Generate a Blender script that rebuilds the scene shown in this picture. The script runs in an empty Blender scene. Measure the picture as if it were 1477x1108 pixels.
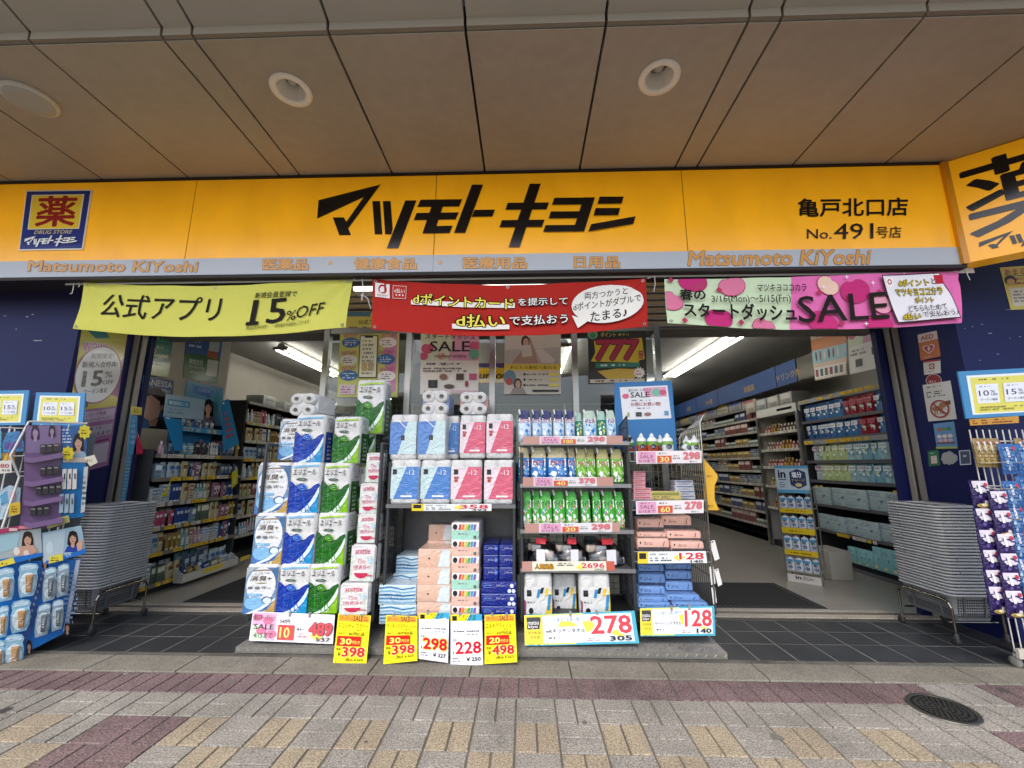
import bpy, bmesh, math, random
from mathutils import Vector
from mathutils.geometry import tessellate_polygon
C = bpy.context.scene
COL = C.collection
R = math.radians
random.seed(7)

# ------------------------------------------------------------------ camera, sky, sun, exposure
CAM_H, PITCH, YAW, FPX = 1.35, R(10.9), R(1.75), 606.0
cam = bpy.data.cameras.new('camera')
cam.sensor_width = 36.0
cam.lens = FPX / 1477.0 * 36.0
cam.clip_start, cam.clip_end = 0.05, 400.0
cam_ob = bpy.data.objects.new('camera', cam)
COL.objects.link(cam_ob)
cam_ob.location = (0, 0, CAM_H)
cam_ob.rotation_euler = (R(90) + PITCH, 0, YAW)
C.camera = cam_ob

SUN_EL, SUN_AZ = R(52), R(200)
world = bpy.data.worlds.new('World')
C.world = world
world.use_nodes = True
nt = world.node_tree
nt.nodes.clear()
sky = nt.nodes.new('ShaderNodeTexSky')
sky.sky_type = 'NISHITA'
sky.sun_disc = False
sky.sun_elevation = SUN_EL
sky.sun_rotation = SUN_AZ
sky.air_density, sky.dust_density, sky.ozone_density = 1.0, 3.0, 1.0
bg = nt.nodes.new('ShaderNodeBackground')
bg.inputs['Strength'].default_value = 0.15
wo = nt.nodes.new('ShaderNodeOutputWorld')
nt.links.new(sky.outputs[0], bg.inputs[0])
nt.links.new(bg.outputs[0], wo.inputs[0])
sun = bpy.data.lights.new('sun', 'SUN')
sun.energy, sun.angle, sun.color = 0.8, R(25), (1.0, 0.96, 0.9)
sun_ob = bpy.data.objects.new('sun', sun)
COL.objects.link(sun_ob)
# the sky's sun stands behind the camera, over the street
sun_ob.rotation_euler = (R(90) - SUN_EL, 0, R(-20))
C.view_settings.view_transform = 'Standard'
C.view_settings.look = 'None'
C.view_settings.exposure = 1.4
C.view_settings.gamma = 1.0
try:
    C.cycles.use_denoising = True
    C.cycles.max_bounces = 8
    C.cycles.diffuse_bounces = 3
    C.cycles.transparent_max_bounces = 12
    C.cycles.sample_clamp_indirect = 4.0
    C.cycles.caustics_reflective = False
    C.cycles.caustics_refractive = False
except Exception:
    pass

# ------------------------------------------------------------------ photo pixel -> point on a real plane
def ray(u, v):
    x, y = (u - 738.5) / FPX, -(v - 554.0) / FPX
    fy = math.cos(PITCH) - y * math.sin(PITCH)
    fz = math.sin(PITCH) + y * math.cos(PITCH)
    c, s = math.cos(YAW), math.sin(YAW)
    return Vector((x * c - fy * s, x * s + fy * c, fz))
CAMP = Vector((0, 0, CAM_H))
def ay(u, v, Y):
    r = ray(u, v); return CAMP + r * (Y / r.y)
def az(u, v, Z):
    r = ray(u, v); return CAMP + r * ((Z - CAM_H) / r.z)
def ax(u, v, X):
    r = ray(u, v); return CAMP + r * (X / r.x)
def ap(u, v, p, n):
    r = ray(u, v); n = Vector(n); return CAMP + r * ((Vector(p) - CAMP).dot(n) / r.dot(n))
def px2(f):
    """project back (for measuring only)"""
    return f

# ------------------------------------------------------------------ materials
_m = {}
def lin(h):
    h = h.lstrip('#')
    o = []
    for i in (0, 2, 4):
        c = int(h[i:i + 2], 16) / 255
        o.append(c / 12.92 if c <= .04045 else ((c + .055) / 1.055) ** 2.4)
    return o
def M(h, fin='paper'):
    """a procedural material: colour as an sRGB hex string, finish by name"""
    key = (h, fin)
    if key in _m: return _m[key]
    m = bpy.data.materials.new(fin + '_' + h.lstrip('#'))
    m.use_nodes = True
    n = m.node_tree.nodes; l = m.node_tree.links
    b = n['Principled BSDF']
    col = lin(h) + [1]
    S = {'paper': (.55, 0, .06, 14, .0), 'film': (.17, 0, .04, 9, .55), 'plastic': (.38, 0, .06, 10, .02),
         'gloss': (.16, 0, .05, 6, .0), 'metal': (.34, .95, .12, 12, .04), 'chrome': (.16, 1, .05, 8, .0),
         'paint': (.55, 0, .10, 3, .05), 'cloth': (.75, 0, .05, 20, .05), 'rubber': (.7, 0, .1, 20, .05),
         'wire': (.4, .3, .08, 10, .0), 'galv': (.42, .8, .25, 18, .06), 'matte': (.85, 0, .1, 5, .05)}[fin]
    ro, me, va, sc, bu = S
    b.inputs['Roughness'].default_value = ro
    b.inputs['Metallic'].default_value = me
    if fin in ('film', 'paint', 'cloth', 'gloss'): b.inputs['Specular IOR Level'].default_value = {'film': .4, 'paint': .25, 'cloth': .15, 'gloss': .4}[fin]
    tc = n.new('ShaderNodeTexCoord')
    nz = n.new('ShaderNodeTexNoise'); nz.inputs['Scale'].default_value = sc; nz.inputs['Detail'].default_value = 5
    l.new(tc.outputs['Object'], nz.inputs['Vector'])
    mx = n.new('ShaderNodeMix'); mx.data_type = 'RGBA'
    mx.inputs[6].default_value = [c * (1 - va) for c in col[:3]] + [1]
    mx.inputs[7].default_value = [min(1, c * (1 + va * .6)) for c in col[:3]] + [1]
    l.new(nz.outputs['Fac'], mx.inputs[0]); l.new(mx.outputs[2], b.inputs['Base Color'])
    if bu:
        n2 = n.new('ShaderNodeTexNoise'); n2.inputs['Scale'].default_value = 15 if fin == 'film' else sc * 3.2; n2.inputs['Detail'].default_value = 3; n2.inputs['Distortion'].default_value = 1.6 if fin == 'film' else 0
        l.new(tc.outputs['Object'], n2.inputs['Vector'])
        bm = n.new('ShaderNodeBump'); bm.inputs['Strength'].default_value = bu; bm.inputs['Distance'].default_value = .03 if fin == 'film' else .01
        l.new(n2.outputs['Fac'], bm.inputs['Height']); l.new(bm.outputs[0], b.inputs['Normal'])
    _m[key] = m
    return m
def emat(h, s):
    key = (h, 'e', s)
    if key in _m: return _m[key]
    m = bpy.data.materials.new('lamp_' + h.lstrip('#')); m.use_nodes = True
    b = m.node_tree.nodes['Principled BSDF']
    b.inputs['Base Color'].default_value = (.9, .9, .9, 1)
    b.inputs['Emission Color'].default_value = lin(h) + [1]
    b.inputs['Emission Strength'].default_value = s
    _m[key] = m; return m
def glassmat(name, refl=.9, tint=(.93, .96, .95), rough=.0):
    m = bpy.data.materials.new(name); m.use_nodes = True
    n = m.node_tree.nodes; l = m.node_tree.links; n.clear()
    o = n.new('ShaderNodeOutputMaterial'); mx = n.new('ShaderNodeMixShader')
    t = n.new('ShaderNodeBsdfTransparent'); t.inputs[0].default_value = (*tint, 1)
    g = n.new('ShaderNodeBsdfGlossy'); g.inputs['Roughness'].default_value = rough
    f = n.new('ShaderNodeFresnel'); f.inputs[0].default_value = 1.5
    mu = n.new('ShaderNodeMath'); mu.operation = 'MULTIPLY'; mu.inputs[1].default_value = refl
    l.new(f.outputs[0], mu.inputs[0]); l.new(mu.outputs[0], mx.inputs[0])
    l.new(t.outputs[0], mx.inputs[1]); l.new(g.outputs[0], mx.inputs[2]); l.new(mx.outputs[0], o.inputs[0])
    return m
def signmat(name, c):
    """translucent acrylic sign face: weathered, streaked with dust, faintly lit from inside"""
    m = M(c, 'gloss').copy(); m.name = name; n = m.node_tree.nodes; l = m.node_tree.links; b = n['Principled BSDF']
    b.inputs['Roughness'].default_value = .22
    tc = n.new('ShaderNodeTexCoord'); mp = n.new('ShaderNodeMapping'); mp.inputs['Scale'].default_value = (2.2, 2.2, 1.2); l.new(tc.outputs['Object'], mp.inputs[0])
    nz = n.new('ShaderNodeTexNoise'); nz.inputs['Scale'].default_value = 1.6; nz.inputs['Detail'].default_value = 7; l.new(mp.outputs[0], nz.inputs[0])
    rp = n.new('ShaderNodeValToRGB'); rp.color_ramp.elements[0].position = .35; rp.color_ramp.elements[1].position = .7; k = lin(c)
    rp.color_ramp.elements[0].color = [x * .93 for x in k] + [1]; rp.color_ramp.elements[1].color = [min(1, x * 1.05) for x in k] + [1]
    l.new(nz.outputs['Fac'], rp.inputs[0]); l.new(rp.outputs[0], b.inputs['Base Color']); l.new(rp.outputs[0], b.inputs['Emission Color']); b.inputs['Emission Strength'].default_value = .08
    g = n.new('ShaderNodeTexNoise'); g.inputs['Scale'].default_value = 260; l.new(tc.outputs['Object'], g.inputs[0]); bm = n.new('ShaderNodeBump'); bm.inputs['Strength'].default_value = .04; bm.inputs['Distance'].default_value = .003
    l.new(g.outputs['Fac'], bm.inputs['Height']); l.new(bm.outputs[0], b.inputs['Normal'])
    return m
def stonemat(name, c1, c2, speck=None, scale=3.0, sp_scale=160, rough=.8, bump=.15, big=.5):
    """mottled stone or concrete: large stains, fine speckle, bump"""
    m = bpy.data.materials.new(name); m.use_nodes = True
    n = m.node_tree.nodes; l = m.node_tree.links; b = n['Principled BSDF']
    b.inputs['Roughness'].default_value = rough
    tc = n.new('ShaderNodeTexCoord')
    a = n.new('ShaderNodeTexNoise'); a.inputs['Scale'].default_value = scale; a.inputs['Detail'].default_value = 8; a.inputs['Roughness'].default_value = .65
    l.new(tc.outputs['Object'], a.inputs[0])
    rp = n.new('ShaderNodeValToRGB'); rp.color_ramp.elements[0].position = .32; rp.color_ramp.elements[1].position = .68
    rp.color_ramp.elements[0].color = lin(c1) + [1]; rp.color_ramp.elements[1].color = lin(c2) + [1]
    l.new(a.outputs['Fac'], rp.inputs[0])
    s = n.new('ShaderNodeTexNoise'); s.inputs['Scale'].default_value = sp_scale; s.inputs['Detail'].default_value = 2
    l.new(tc.outputs['Object'], s.inputs[0])
    r2 = n.new('ShaderNodeValToRGB'); r2.color_ramp.elements[0].position = .35; r2.color_ramp.elements[1].position = .65
    r2.color_ramp.elements[0].color = (.42, .42, .42, 1); r2.color_ramp.elements[1].color = (1.5, 1.5, 1.5, 1)
    l.new(s.outputs['Fac'], r2.inputs[0])
    mx = n.new('ShaderNodeMix'); mx.data_type = 'RGBA'; mx.blend_type = 'MULTIPLY'; mx.inputs[0].default_value = big
    l.new(rp.outputs[0], mx.inputs[6]); l.new(r2.outputs[0], mx.inputs[7]); l.new(mx.outputs[2], b.inputs['Base Color'])
    bm = n.new('ShaderNodeBump'); bm.inputs['Strength'].default_value = bump; bm.inputs['Distance'].default_value = .01
    l.new(s.outputs['Fac'], bm.inputs['Height']); l.new(bm.outputs[0], b.inputs['Normal'])
    return m

# ------------------------------------------------------------------ mesh builder
class MB:
    def __init__(s): s.v = []; s.f = []; s.mi = []; s.sm = []; s.mats = []
    def _m(s, m):
        if isinstance(m, str): m = M(m)
        if m not in s.mats: s.mats.append(m)
        return s.mats.index(m)
    def add(s, vs, fs, m, smooth=False):
        k = len(s.v); i = s._m(m)
        s.v += [tuple(p) for p in vs]
        for f in fs:
            s.f.append([k + q for q in f]); s.mi.append(i); s.sm.append(smooth)
    def box(s, x0, y0, z0, x1, y1, z1, m):
        if x0 > x1: x0, x1 = x1, x0
        if y0 > y1: y0, y1 = y1, y0
        if z0 > z1: z0, z1 = z1, z0
        vs = [(x, y, z) for z in (z0, z1) for y in (y0, y1) for x in (x0, x1)]
        s.add(vs, [(0, 2, 3, 1), (4, 5, 7, 6), (0, 1, 5, 4), (2, 6, 7, 3), (0, 4, 6, 2), (1, 3, 7, 5)], m)
        return s
    def hexa(s, p, m):
        """8 corners: bottom ring 0-3, top ring 4-7"""
        s.add(p, [(3, 2, 1, 0), (4, 5, 6, 7), (0, 1, 5, 4), (1, 2, 6, 5), (2, 3, 7, 6), (3, 0, 4, 7)], m); return s
    def slab(s, tl, tr, br, bl, th, m):
        """a flat sheet with thickness; front faces the side from which the corners run clockwise"""
        tl, tr, br, bl = map(Vector, (tl, tr, br, bl))
        n = (tr - bl).cross(tl - br).normalized() * th
        return s.hexa([bl - n, br - n, tr - n, tl - n, bl, br, tr, tl], m)
    def tube(s, p, q, r, m, n=6, r2=None, cap=True):
        p, q = Vector(p), Vector(q); d = (q - p)
        if d.length < 1e-6: return s
        d.normalize(); a = d.orthogonal().normalized(); b = d.cross(a)
        r2 = r if r2 is None else r2
        vs = [p + (a * math.cos(t) + b * math.sin(t)) * r for t in [2 * math.pi * i / n for i in range(n)]]
        vs += [q + (a * math.cos(t) + b * math.sin(t)) * r2 for t in [2 * math.pi * i / n for i in range(n)]]
        s.add(vs, [(i, (i + 1) % n, n + (i + 1) % n, n + i) for i in range(n)], m, True)
        if cap: s.add(vs, [tuple(range(n))[::-1], tuple(range(n, 2 * n))], m)
        return s
    def path(s, pts, r, m, n=6):
        for a, b in zip(pts, pts[1:]): s.tube(a, b, r, m, n)
        return s
    def lathe(s, c, prof, m, n=14, axis='z', sx=1, sy=1):
        c = Vector(c); vs = []; fs = []
        for r, h in prof:
            for i in range(n):
                t = 2 * math.pi * i / n
                if axis == 'z': vs.append(c + Vector((r * sx * math.cos(t), r * sy * math.sin(t), h)))
                elif axis == 'y': vs.append(c + Vector((r * sx * math.cos(t), h, r * sy * math.sin(t))))
                else: vs.append(c + Vector((h, r * sx * math.cos(t), r * sy * math.sin(t))))
        k = len(prof)
        for j in range(k - 1):
            for i in range(n): fs.append((j * n + i, j * n + (i + 1) % n, (j + 1) * n + (i + 1) % n, (j + 1) * n + i))
        s.add(vs, fs, m, True)
        s.add(vs[:n], [tuple(range(n))[::-1]], m); s.add(vs[-n:], [tuple(range(n))], m)
        return s
    def ring(s, pts_rings, m, smooth=True, caps=True):
        """loft through rings of equal point counts"""
        n = len(pts_rings[0]); vs = [p for r in pts_rings for p in r]; fs = []
        for j in range(len(pts_rings) - 1):
            for i in range(n): fs.append((j * n + i, j * n + (i + 1) % n, (j + 1) * n + (i + 1) % n, (j + 1) * n + i))
        s.add(vs, fs, m, smooth)
        if caps: s.add(pts_rings[0], [tuple(range(n))[::-1]], m); s.add(pts_rings[-1], [tuple(range(n))], m)
        return s
    def rbox(s, x0, y0, z0, x1, y1, z1, m, r=.01):
        """box with rounded vertical and horizontal edges"""
        cx, cy = (x0 + x1) / 2, (y0 + y1) / 2; hx, hy = (x1 - x0) / 2, (y1 - y0) / 2
        rings = []
        for z, k in ((z0, r), (z0 + r * .3, r * .3), (z0 + r, 0), (z1 - r, 0), (z1 - r * .3, r * .3), (z1, r)):
            ring = []
            for qx, qy, a0 in ((1, 1, 0), (-1, 1, 90), (-1, -1, 180), (1, -1, 270)):
                for a in (0, 30, 60, 90):
                    t = R(a0 + a); ring.append((cx + qx * (hx - r) + (r - k) * math.cos(t), cy + qy * (hy - r) + (r - k) * math.sin(t), z))
            rings.append(ring)
        return s.ring(rings, m)
    def obj(s, name, parent=None, origin=None, **kw):
        if origin is None:
            if parent is not None: origin = tuple(WORLD.get(parent.name, parent.location))
            elif s.v:
                xs, ys, zs = zip(*s.v); origin = ((min(xs) + max(xs)) / 2, (min(ys) + max(ys)) / 2, min(zs))
            else: origin = (0, 0, 0)
        me = bpy.data.meshes.new(name)
        me.from_pydata([(a - origin[0], b - origin[1], c - origin[2]) for a, b, c in s.v], [], s.f)
        for m in s.mats: me.materials.append(m)
        me.polygons.foreach_set('material_index', s.mi)
        me.polygons.foreach_set('use_smooth', s.sm)
        me.update()
        o = bpy.data.objects.new(name, me); COL.objects.link(o)
        if parent is not None:
            o.parent = parent; pw = WORLD.get(parent.name, Vector(parent.location))
            o.location = Vector(origin) - Vector(pw)
        else: o.location = origin
        WORLD[o.name] = Vector(origin)
        for k, v in kw.items():
            if v: o[k] = v
        return o
WORLD = {}
def thing(name, label, category, loc=(0, 0, 0), group=None):
    o = bpy.data.objects.new(name, None); COL.objects.link(o); o.location = loc
    o.empty_display_size = .05
    o['label'] = label; o['category'] = category
    if group: o['group'] = group
    WORLD[o.name] = Vector(loc)
    return o
def tag(o, label, category, group=None):
    o['label'] = label; o['category'] = category
    if group: o['group'] = group
    return o
def dup(src, loc, label=None, group=None, scale=None, rotz=None):
    """a copy of a thing with its parts and sub-parts (mesh data shared)"""
    r = src.copy(); COL.objects.link(r); r.location = loc
    if label: r['label'] = label
    if group: r['group'] = group
    if scale is not None: r.scale = scale
    if rotz is not None: r.rotation_euler = (0, 0, rotz)
    for ch in src.children:
        c = ch.copy(); COL.objects.link(c); c.parent = r
        for g in ch.children:
            d = g.copy(); COL.objects.link(d); d.parent = c
    return r

# ------------------------------------------------------------------ lettering and print
_t = {}
def glyphs(s, bold=0.0, res=2):
    k = (s, bold)
    if k in _t: return _t[k]
    cu = bpy.data.curves.new('lettering', 'FONT'); cu.body = s; cu.size = 1; cu.offset = bold; cu.resolution_u = res
    ob = bpy.data.objects.new('lettering', cu)
    me = ob.to_mesh()
    vs = [(v.co.x, v.co.y) for v in me.vertices]; fs = [tuple(p.vertices) for p in me.polygons]
    ob.to_mesh_clear(); bpy.data.objects.remove(ob); bpy.data.curves.remove(cu)
    if vs:
        x0 = min(v[0] for v in vs); x1 = max(v[0] for v in vs); y0 = min(v[1] for v in vs); y1 = max(v[1] for v in vs)
        w = max(x1 - x0, 1e-6); h = max(y1 - y0, 1e-6)
        vs = [((x - x0) / w, (y1 - y) / h) for x, y in vs]
        _t[k] = (vs, fs, w / h)
    else: _t[k] = ([], [], 1)
    return _t[k]

class Pr:
    """print on a surface: f(a, b) -> world point, in the caller's own coordinates; every mark lies STEP above the last"""
    STEP = .0005
    def __init__(s, f, n, mb=None, fin='paper', base=.001):
        s.f = f; s.n = Vector(n).normalized(); s.mb = mb or MB(); s.k = base; s.fin = fin; s.sub = 0
    @staticmethod
    def quad(tl, tr, br, bl, sag=0, rip=0, **kw):
        tl, tr, br, bl = map(Vector, (tl, tr, br, bl))
        n = (tr - bl).cross(tl - br).normalized()
        def f(a, b):
            p = (tl * (1 - a) + tr * a) * (1 - b) + (bl * (1 - a) + br * a) * b
            if sag: p = p - Vector((0, 0, sag * 4 * a * (1 - a)))
            if rip: p = p + n * rip * (math.sin(a * 17 + b * 2.3) * .5 + math.sin(a * 41 + b * 5) * .25 + math.sin(b * 4 + a * 6) * .6)
            return p
        o = Pr(f, n, **kw); o.c = (tl, tr, br, bl)
        return o
    def cut(s, pts, fs):
        """break large faces up so that the print follows a rippled cloth"""
        pts = list(pts); out = []; mid = {}
        def m_(i, j):
            k = (min(i, j), max(i, j))
            if k not in mid: mid[k] = len(pts); pts.append(((pts[i][0] + pts[j][0]) / 2, (pts[i][1] + pts[j][1]) / 2))
            return mid[k]
        ln = lambda i, j: max(abs(pts[i][0] - pts[j][0]), abs(pts[i][1] - pts[j][1]) * .2)
        for q in fs:
            if max(ln(q[i], q[i - 1]) for i in range(len(q))) < s.sub: out.append(q); continue
            tris = [tuple(q[i] for i in t) for t in tessellate_polygon([[Vector((pts[i][0], pts[i][1], 0)) for i in q]])]
            while tris:
                a, b, c = tris.pop()
                l = [(ln(a, b), a, b, c), (ln(b, c), b, c, a), (ln(c, a), c, a, b)]; L, i, j, k = max(l)
                if L < s.sub: out.append((a, b, c)); continue
                m = m_(i, j); tris += [(i, m, k), (m, j, k)]
        return pts, out
    def mat(s, c): return c if not isinstance(c, str) else M(c, s.fin)
    def face(s, pts, c, fs=None):
        s.k += s.STEP
        if fs is None: fs = [tuple(range(len(pts)))]
        if s.sub: pts, fs = s.cut(pts, fs)
        P = [s.f(a, b) + s.n * s.k for a, b in pts]
        # make the faces look along the normal
        out = []
        for q in fs:
            nn = Vector()
            for i in range(len(q)):
                nn += P[q[i]].cross(P[q[(i + 1) % len(q)]])
            out.append(q if nn.dot(s.n) >= 0 else tuple(reversed(q)))
        s.mb.add(P, out, s.mat(c)); return s
    def rect(s, a0, b0, a1, b1, c, nx=1, ny=1, sk=0):
        pts = []; fs = []
        for j in range(ny + 1):
            for i in range(nx + 1):
                b = b0 + (b1 - b0) * j / ny; pts.append((a0 + (a1 - a0) * i / nx + sk * (1 - j / ny), b))
        for j in range(ny):
            for i in range(nx):
                k = j * (nx + 1) + i; fs.append((k, k + nx + 1, k + nx + 2, k + 1))
        return s.face(pts, c, fs)
    def poly(s, pts, c): return s.face(pts, c)
    def ell(s, a, b, ra, rb, c, n=20, t0=0, t1=360):
        pts = [(a + ra * math.cos(R(t0 + (t1 - t0) * i / n)), b + rb * math.sin(R(t0 + (t1 - t0) * i / n))) for i in range(n + (0 if t1 - t0 == 360 else 1))]
        return s.face(pts, c)
    def ringe(s, a, b, ra, rb, w, c, n=22):
        pts = []; fs = []
        for i in range(n):
            t = 2 * math.pi * i / n
            pts += [(a + ra * math.cos(t), b + rb * math.sin(t)), (a + ra * (1 - w) * math.cos(t), b + rb * (1 - w) * math.sin(t))]
        for i in range(n):
            j = (i + 1) % n; fs.append((2 * i, 2 * j, 2 * j + 1, 2 * i + 1))
        return s.face(pts, c, fs)
    def text(s, t, a0, b0, a1, b1, c, bold=0.0, sl=0.0, ol=None, olw=.03, dy=0.0):
        """lettering fitted to the box a0,b0 (top left) - a1,b1; sl slants, dy lifts the right end, ol a second colour round it"""
        olw = olw * 2.2
        for col, bd in ((ol, bold + olw), (c, bold)) if ol else ((c, bold),):
            bo = 0; vs, fs, asp = glyphs(t, bo)
            if not vs: continue
            w, h = a1 - a0, b1 - b0
            g = 0 if col is c else 1
            ex, ey = (olw * w / max(asp, .2), olw * h) if g else (0, 0)
            sp = (bd - bo) * 1.0                       # the rest of the weight: the glyph struck several times round its centre
            dxs = [(0, 0)] if sp <= 0 else [(0, 0)] + [(math.cos(q * math.pi / 4), math.sin(q * math.pi / 4)) for q in range(8 if sp > .02 else 4)]
            rx, ry = sp * w / max(asp, .2) / 1.0, sp * h
            for i_, (ddx, ddy) in enumerate(dxs):
                pts = [(a0 - ex + rx + x * (w + 2 * ex - 2 * rx) + sl * w * (.5 - y) + ddx * rx, b0 - ey + ry + y * (h + 2 * ey - 2 * ry) - dy * x + ddy * ry) for x, y in vs]
                if i_: s.k -= s.STEP * .93
                s.face(pts, col, fs)
        return s
    def micro(s, a0, b0, a1, b1, rows, c, dens=.75, seed=1):
        """lines too small to read in the photograph: short broken strokes"""
        r = random.Random(seed); pts = []; fs = []
        for j in range(rows):
            y = b0 + (b1 - b0) * (j + .5) / rows; hh = (b1 - b0) / rows * .26; x = a0
            end = a0 + (a1 - a0) * r.uniform(.6, 1)
            while x < end:
                w = (a1 - a0) * r.uniform(.02, .07)
                if r.random() < dens:
                    k = len(pts); pts += [(x, y - hh), (min(x + w, a1), y - hh), (min(x + w, a1), y + hh), (x, y + hh)]; fs.append((k, k + 1, k + 2, k + 3))
                x += w * 1.35
        if pts: s.face(pts, c, fs)
        return s
    def done(s, name, parent=None, **kw): return s.mb.obj(name, parent, **kw)

def sheet(name, tl, tr, br, bl, c, th=.004, fin='paper', **kw):
    """a flat sheet of real thickness and a Pr to print on its face"""
    p = Pr.quad(tl, tr, br, bl, fin=fin, **kw)
    p.mb.slab(tl, tr, br, bl, th, M(c, fin))
    return p
# ------------------------------------------------------------------ the ground
YT, YR, YG, YD, YS = 2.789, 3.028, 3.262, 4.10, 4.17      # pavers | red band | granite | dark tiles | sill
XL, XR = -4.125, 3.742                                     # the two door jambs
YB = 3.60                                                  # face of the blue walls
YW = 4.15                                                  # glazing plane
MB().box(-60, -60, -.06, 60, 60, -.03, stonemat('asphalt', '#4a4a49', '#5c5b58', rough=.9)).obj('ground', origin=(0, 0, 0), kind='structure')
grey_p = stonemat('paver_grey', '#78746c', '#9b968d', scale=2.2, sp_scale=120, big=.8)
tan_p = stonemat('paver_tan', '#897d6b', '#a3977f', scale=2.2, sp_scale=120, big=.8)
red_p = stonemat('paver_red', '#594848', '#7f6a69', scale=2.2, sp_scale=110, big=1.0)
joint = stonemat('joint_sand', '#5a554d', '#6f6a60', rough=.95)
b = MB()
b.box(-11, -2, -.03, 11, YR, -.007, joint)
CW, CD, g = .222, .240, .0028
rr = random.Random(3)
def paver(x0, y0, x1, y1, m):
    z = -.001 + rr.uniform(-.0012, .0012); e = .004
    a = (x0 + g, y0 + g, x1 - g, y1 - g)
    b.hexa([(a[0], a[1], -.012), (a[2], a[1], -.012), (a[2], a[3], -.012), (a[0], a[3], -.012),
            (a[0] + e, a[1] + e, z), (a[2] - e, a[1] + e, z), (a[2] - e, a[3] - e, z), (a[0] + e, a[3] - e, z)], m)
for j in range(13):
    y1 = YT - j * CD; y0 = y1 - CD
    for i in range(-44, 43):
        x0 = -.058 + (i) * CW; x1 = x0 + CW
        if j == 0: m, vert = grey_p, i % 2 == 1
        else:
            vert = (i + j) % 2 == 1
            m = tan_p if vert else grey_p
            if i < -10: vert = not vert; m = tan_p if not vert else grey_p
            k = (i + 9 + 300) % 30
            if i in (-10, -9) or i in (-25, -24): m = red_p; vert = (i + j) % 2 == 0
            if i >= 10 and j >= 1: m = grey_p if rr.random() < .4 else (tan_p if rr.random() < .3 else red_p)
            if j > 4: m = grey_p if j % 2 else m
        if vert:
            xm = (x0 + x1) / 2; paver(x0, y0, xm, y1, m); paver(xm, y0, x1, y1, m)
        else:
            ym = (y0 + y1) / 2; paver(x0, y0, x1, ym, m); paver(x0, ym, x1, y1, m)
n = 0
x = -10.0
while x < 10:
    paver(x, YT, x + .1185, YR, red_p if not (2.35 < x < 2.75) else grey_p); x += .1185
rg = random.Random(21)
for i in range(60):                                                          # gum and spills trodden into the paving
    x, y, r_ = rg.uniform(-4.5, 4.5), rg.uniform(1.2, 3.0), rg.choice((.008, .012, .016, .03))
    b.add([(x + r_ * rg.uniform(.7, 1.2) * math.cos(k * math.pi / 6), y + r_ * rg.uniform(.7, 1.2) * math.sin(k * math.pi / 6), .0014) for k in range(12)], [tuple(range(12))], M(rg.choice(('#4a4844', '#6a675f', '#3a3835', '#8f8c84')), 'matte'))
b.obj('pavement', origin=(0, 0, 0), kind='structure')
b = MB(); iron = M('#66655f', 'galv'); mc = (2.345, 2.745, 0)
b.lathe(mc, [(.158, .0005), (.156, .006), (.140, .006), (.138, .003)], iron, 36); b.lathe(mc, [(.135, .002), (.134, .005), (.01, .0052)], M('#2d2d2d', 'galv'), 36)
for q in range(5):
    for k in range(6 + q * 6):
        a = 2 * math.pi * k / (6 + q * 6); r_ = .018 + q * .024; x, y = mc[0] + r_ * math.cos(a), mc[1] + r_ * math.sin(a); b.box(x - .007, y - .007, .0045, x + .007, y + .007, .0075, iron)
tag(b.obj('manhole_cover'), 'small round dark iron manhole cover set in the paving', 'manhole cover')
b = MB(); granite = stonemat('granite_kerb', '#6a655a', '#8d887c', scale=1.6, sp_scale=120, big=.5, rough=.75)
x = -10.4; rr2 = random.Random(5)
while x < 10.4:
    w = rr2.uniform(.62, .7); b.hexa([(x, YR + .004, -.03), (x + w - .005, YR + .004, -.03), (x + w - .005, YG, -.03), (x, YG, -.03),
                                    (x + .003, YR + .008, .004), (x + w - .008, YR + .008, .004), (x + w - .008, YG - .003, .004), (x + .003, YG - .003, .004)], granite); x += w
b.box(-10.4, YR, -.03, 10.4, YG, -.006, stonemat('kerb_joint', '#4b473f', '#5f5a50'))
b.box(-10.4, YG, -.03, 10.4, 3.315, .002, stonemat('screed', '#46443f', '#6c6960', scale=5, rough=.9))
b.obj('kerb_strip', origin=(0, 0, 0), kind='structure')
b = MB(); tile = stonemat('dark_tile', '#2b2d30', '#3b3d40', scale=1.6, sp_scale=90, big=.35, rough=.4, bump=.05)
b.box(-10.4, 3.315, -.03, 10.4, YD, -.0008, stonemat('tile_grout', '#7f7c75', '#96928a'))
for i in range(-38, 38):
    for y0, y1 in ((3.315, 3.60), (3.60, 3.852), (3.852, YD)):
        b.box(.02 + i * .27 + .005, y0 + .0045, -.03, .02 + (i + 1) * .27 - .005, y1 - .0045, .001 + rr.uniform(-.0008, .0008), tile)
b.obj('entrance_paving', origin=(0, 0, 0), kind='structure')
b = MB(); sill = stonemat('sill_stone', '#9c9488', '#b5ada0', scale=2, rough=.5, sp_scale=80)
b.box(-6, YD, -.03, 6, YD + .065, .003, stonemat('wet_screed', '#403e3a', '#55524c', scale=6, rough=.7))
b.box(-6, YD + .065, -.03, 6, 4.37, .010, sill)
b.box(-6, 4.255, .010, 6, 4.262, .0135, M('#55524e', 'metal')); b.box(-6, 4.285, .010, 6, 4.292, .0135, M('#55524e', 'metal'))
b.obj('door_sill', origin=(0, 0, 0), kind='structure')
fl = stonemat('vinyl_floor', '#86827c', '#938f88', scale=1.2, sp_scale=30, big=.12, rough=.28, bump=.01)
b = MB().box(-6.5, 4.37, -.03, 6.5, 19, .008, fl)
b.obj('floor', origin=(0, 0, 0), kind='structure')
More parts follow.
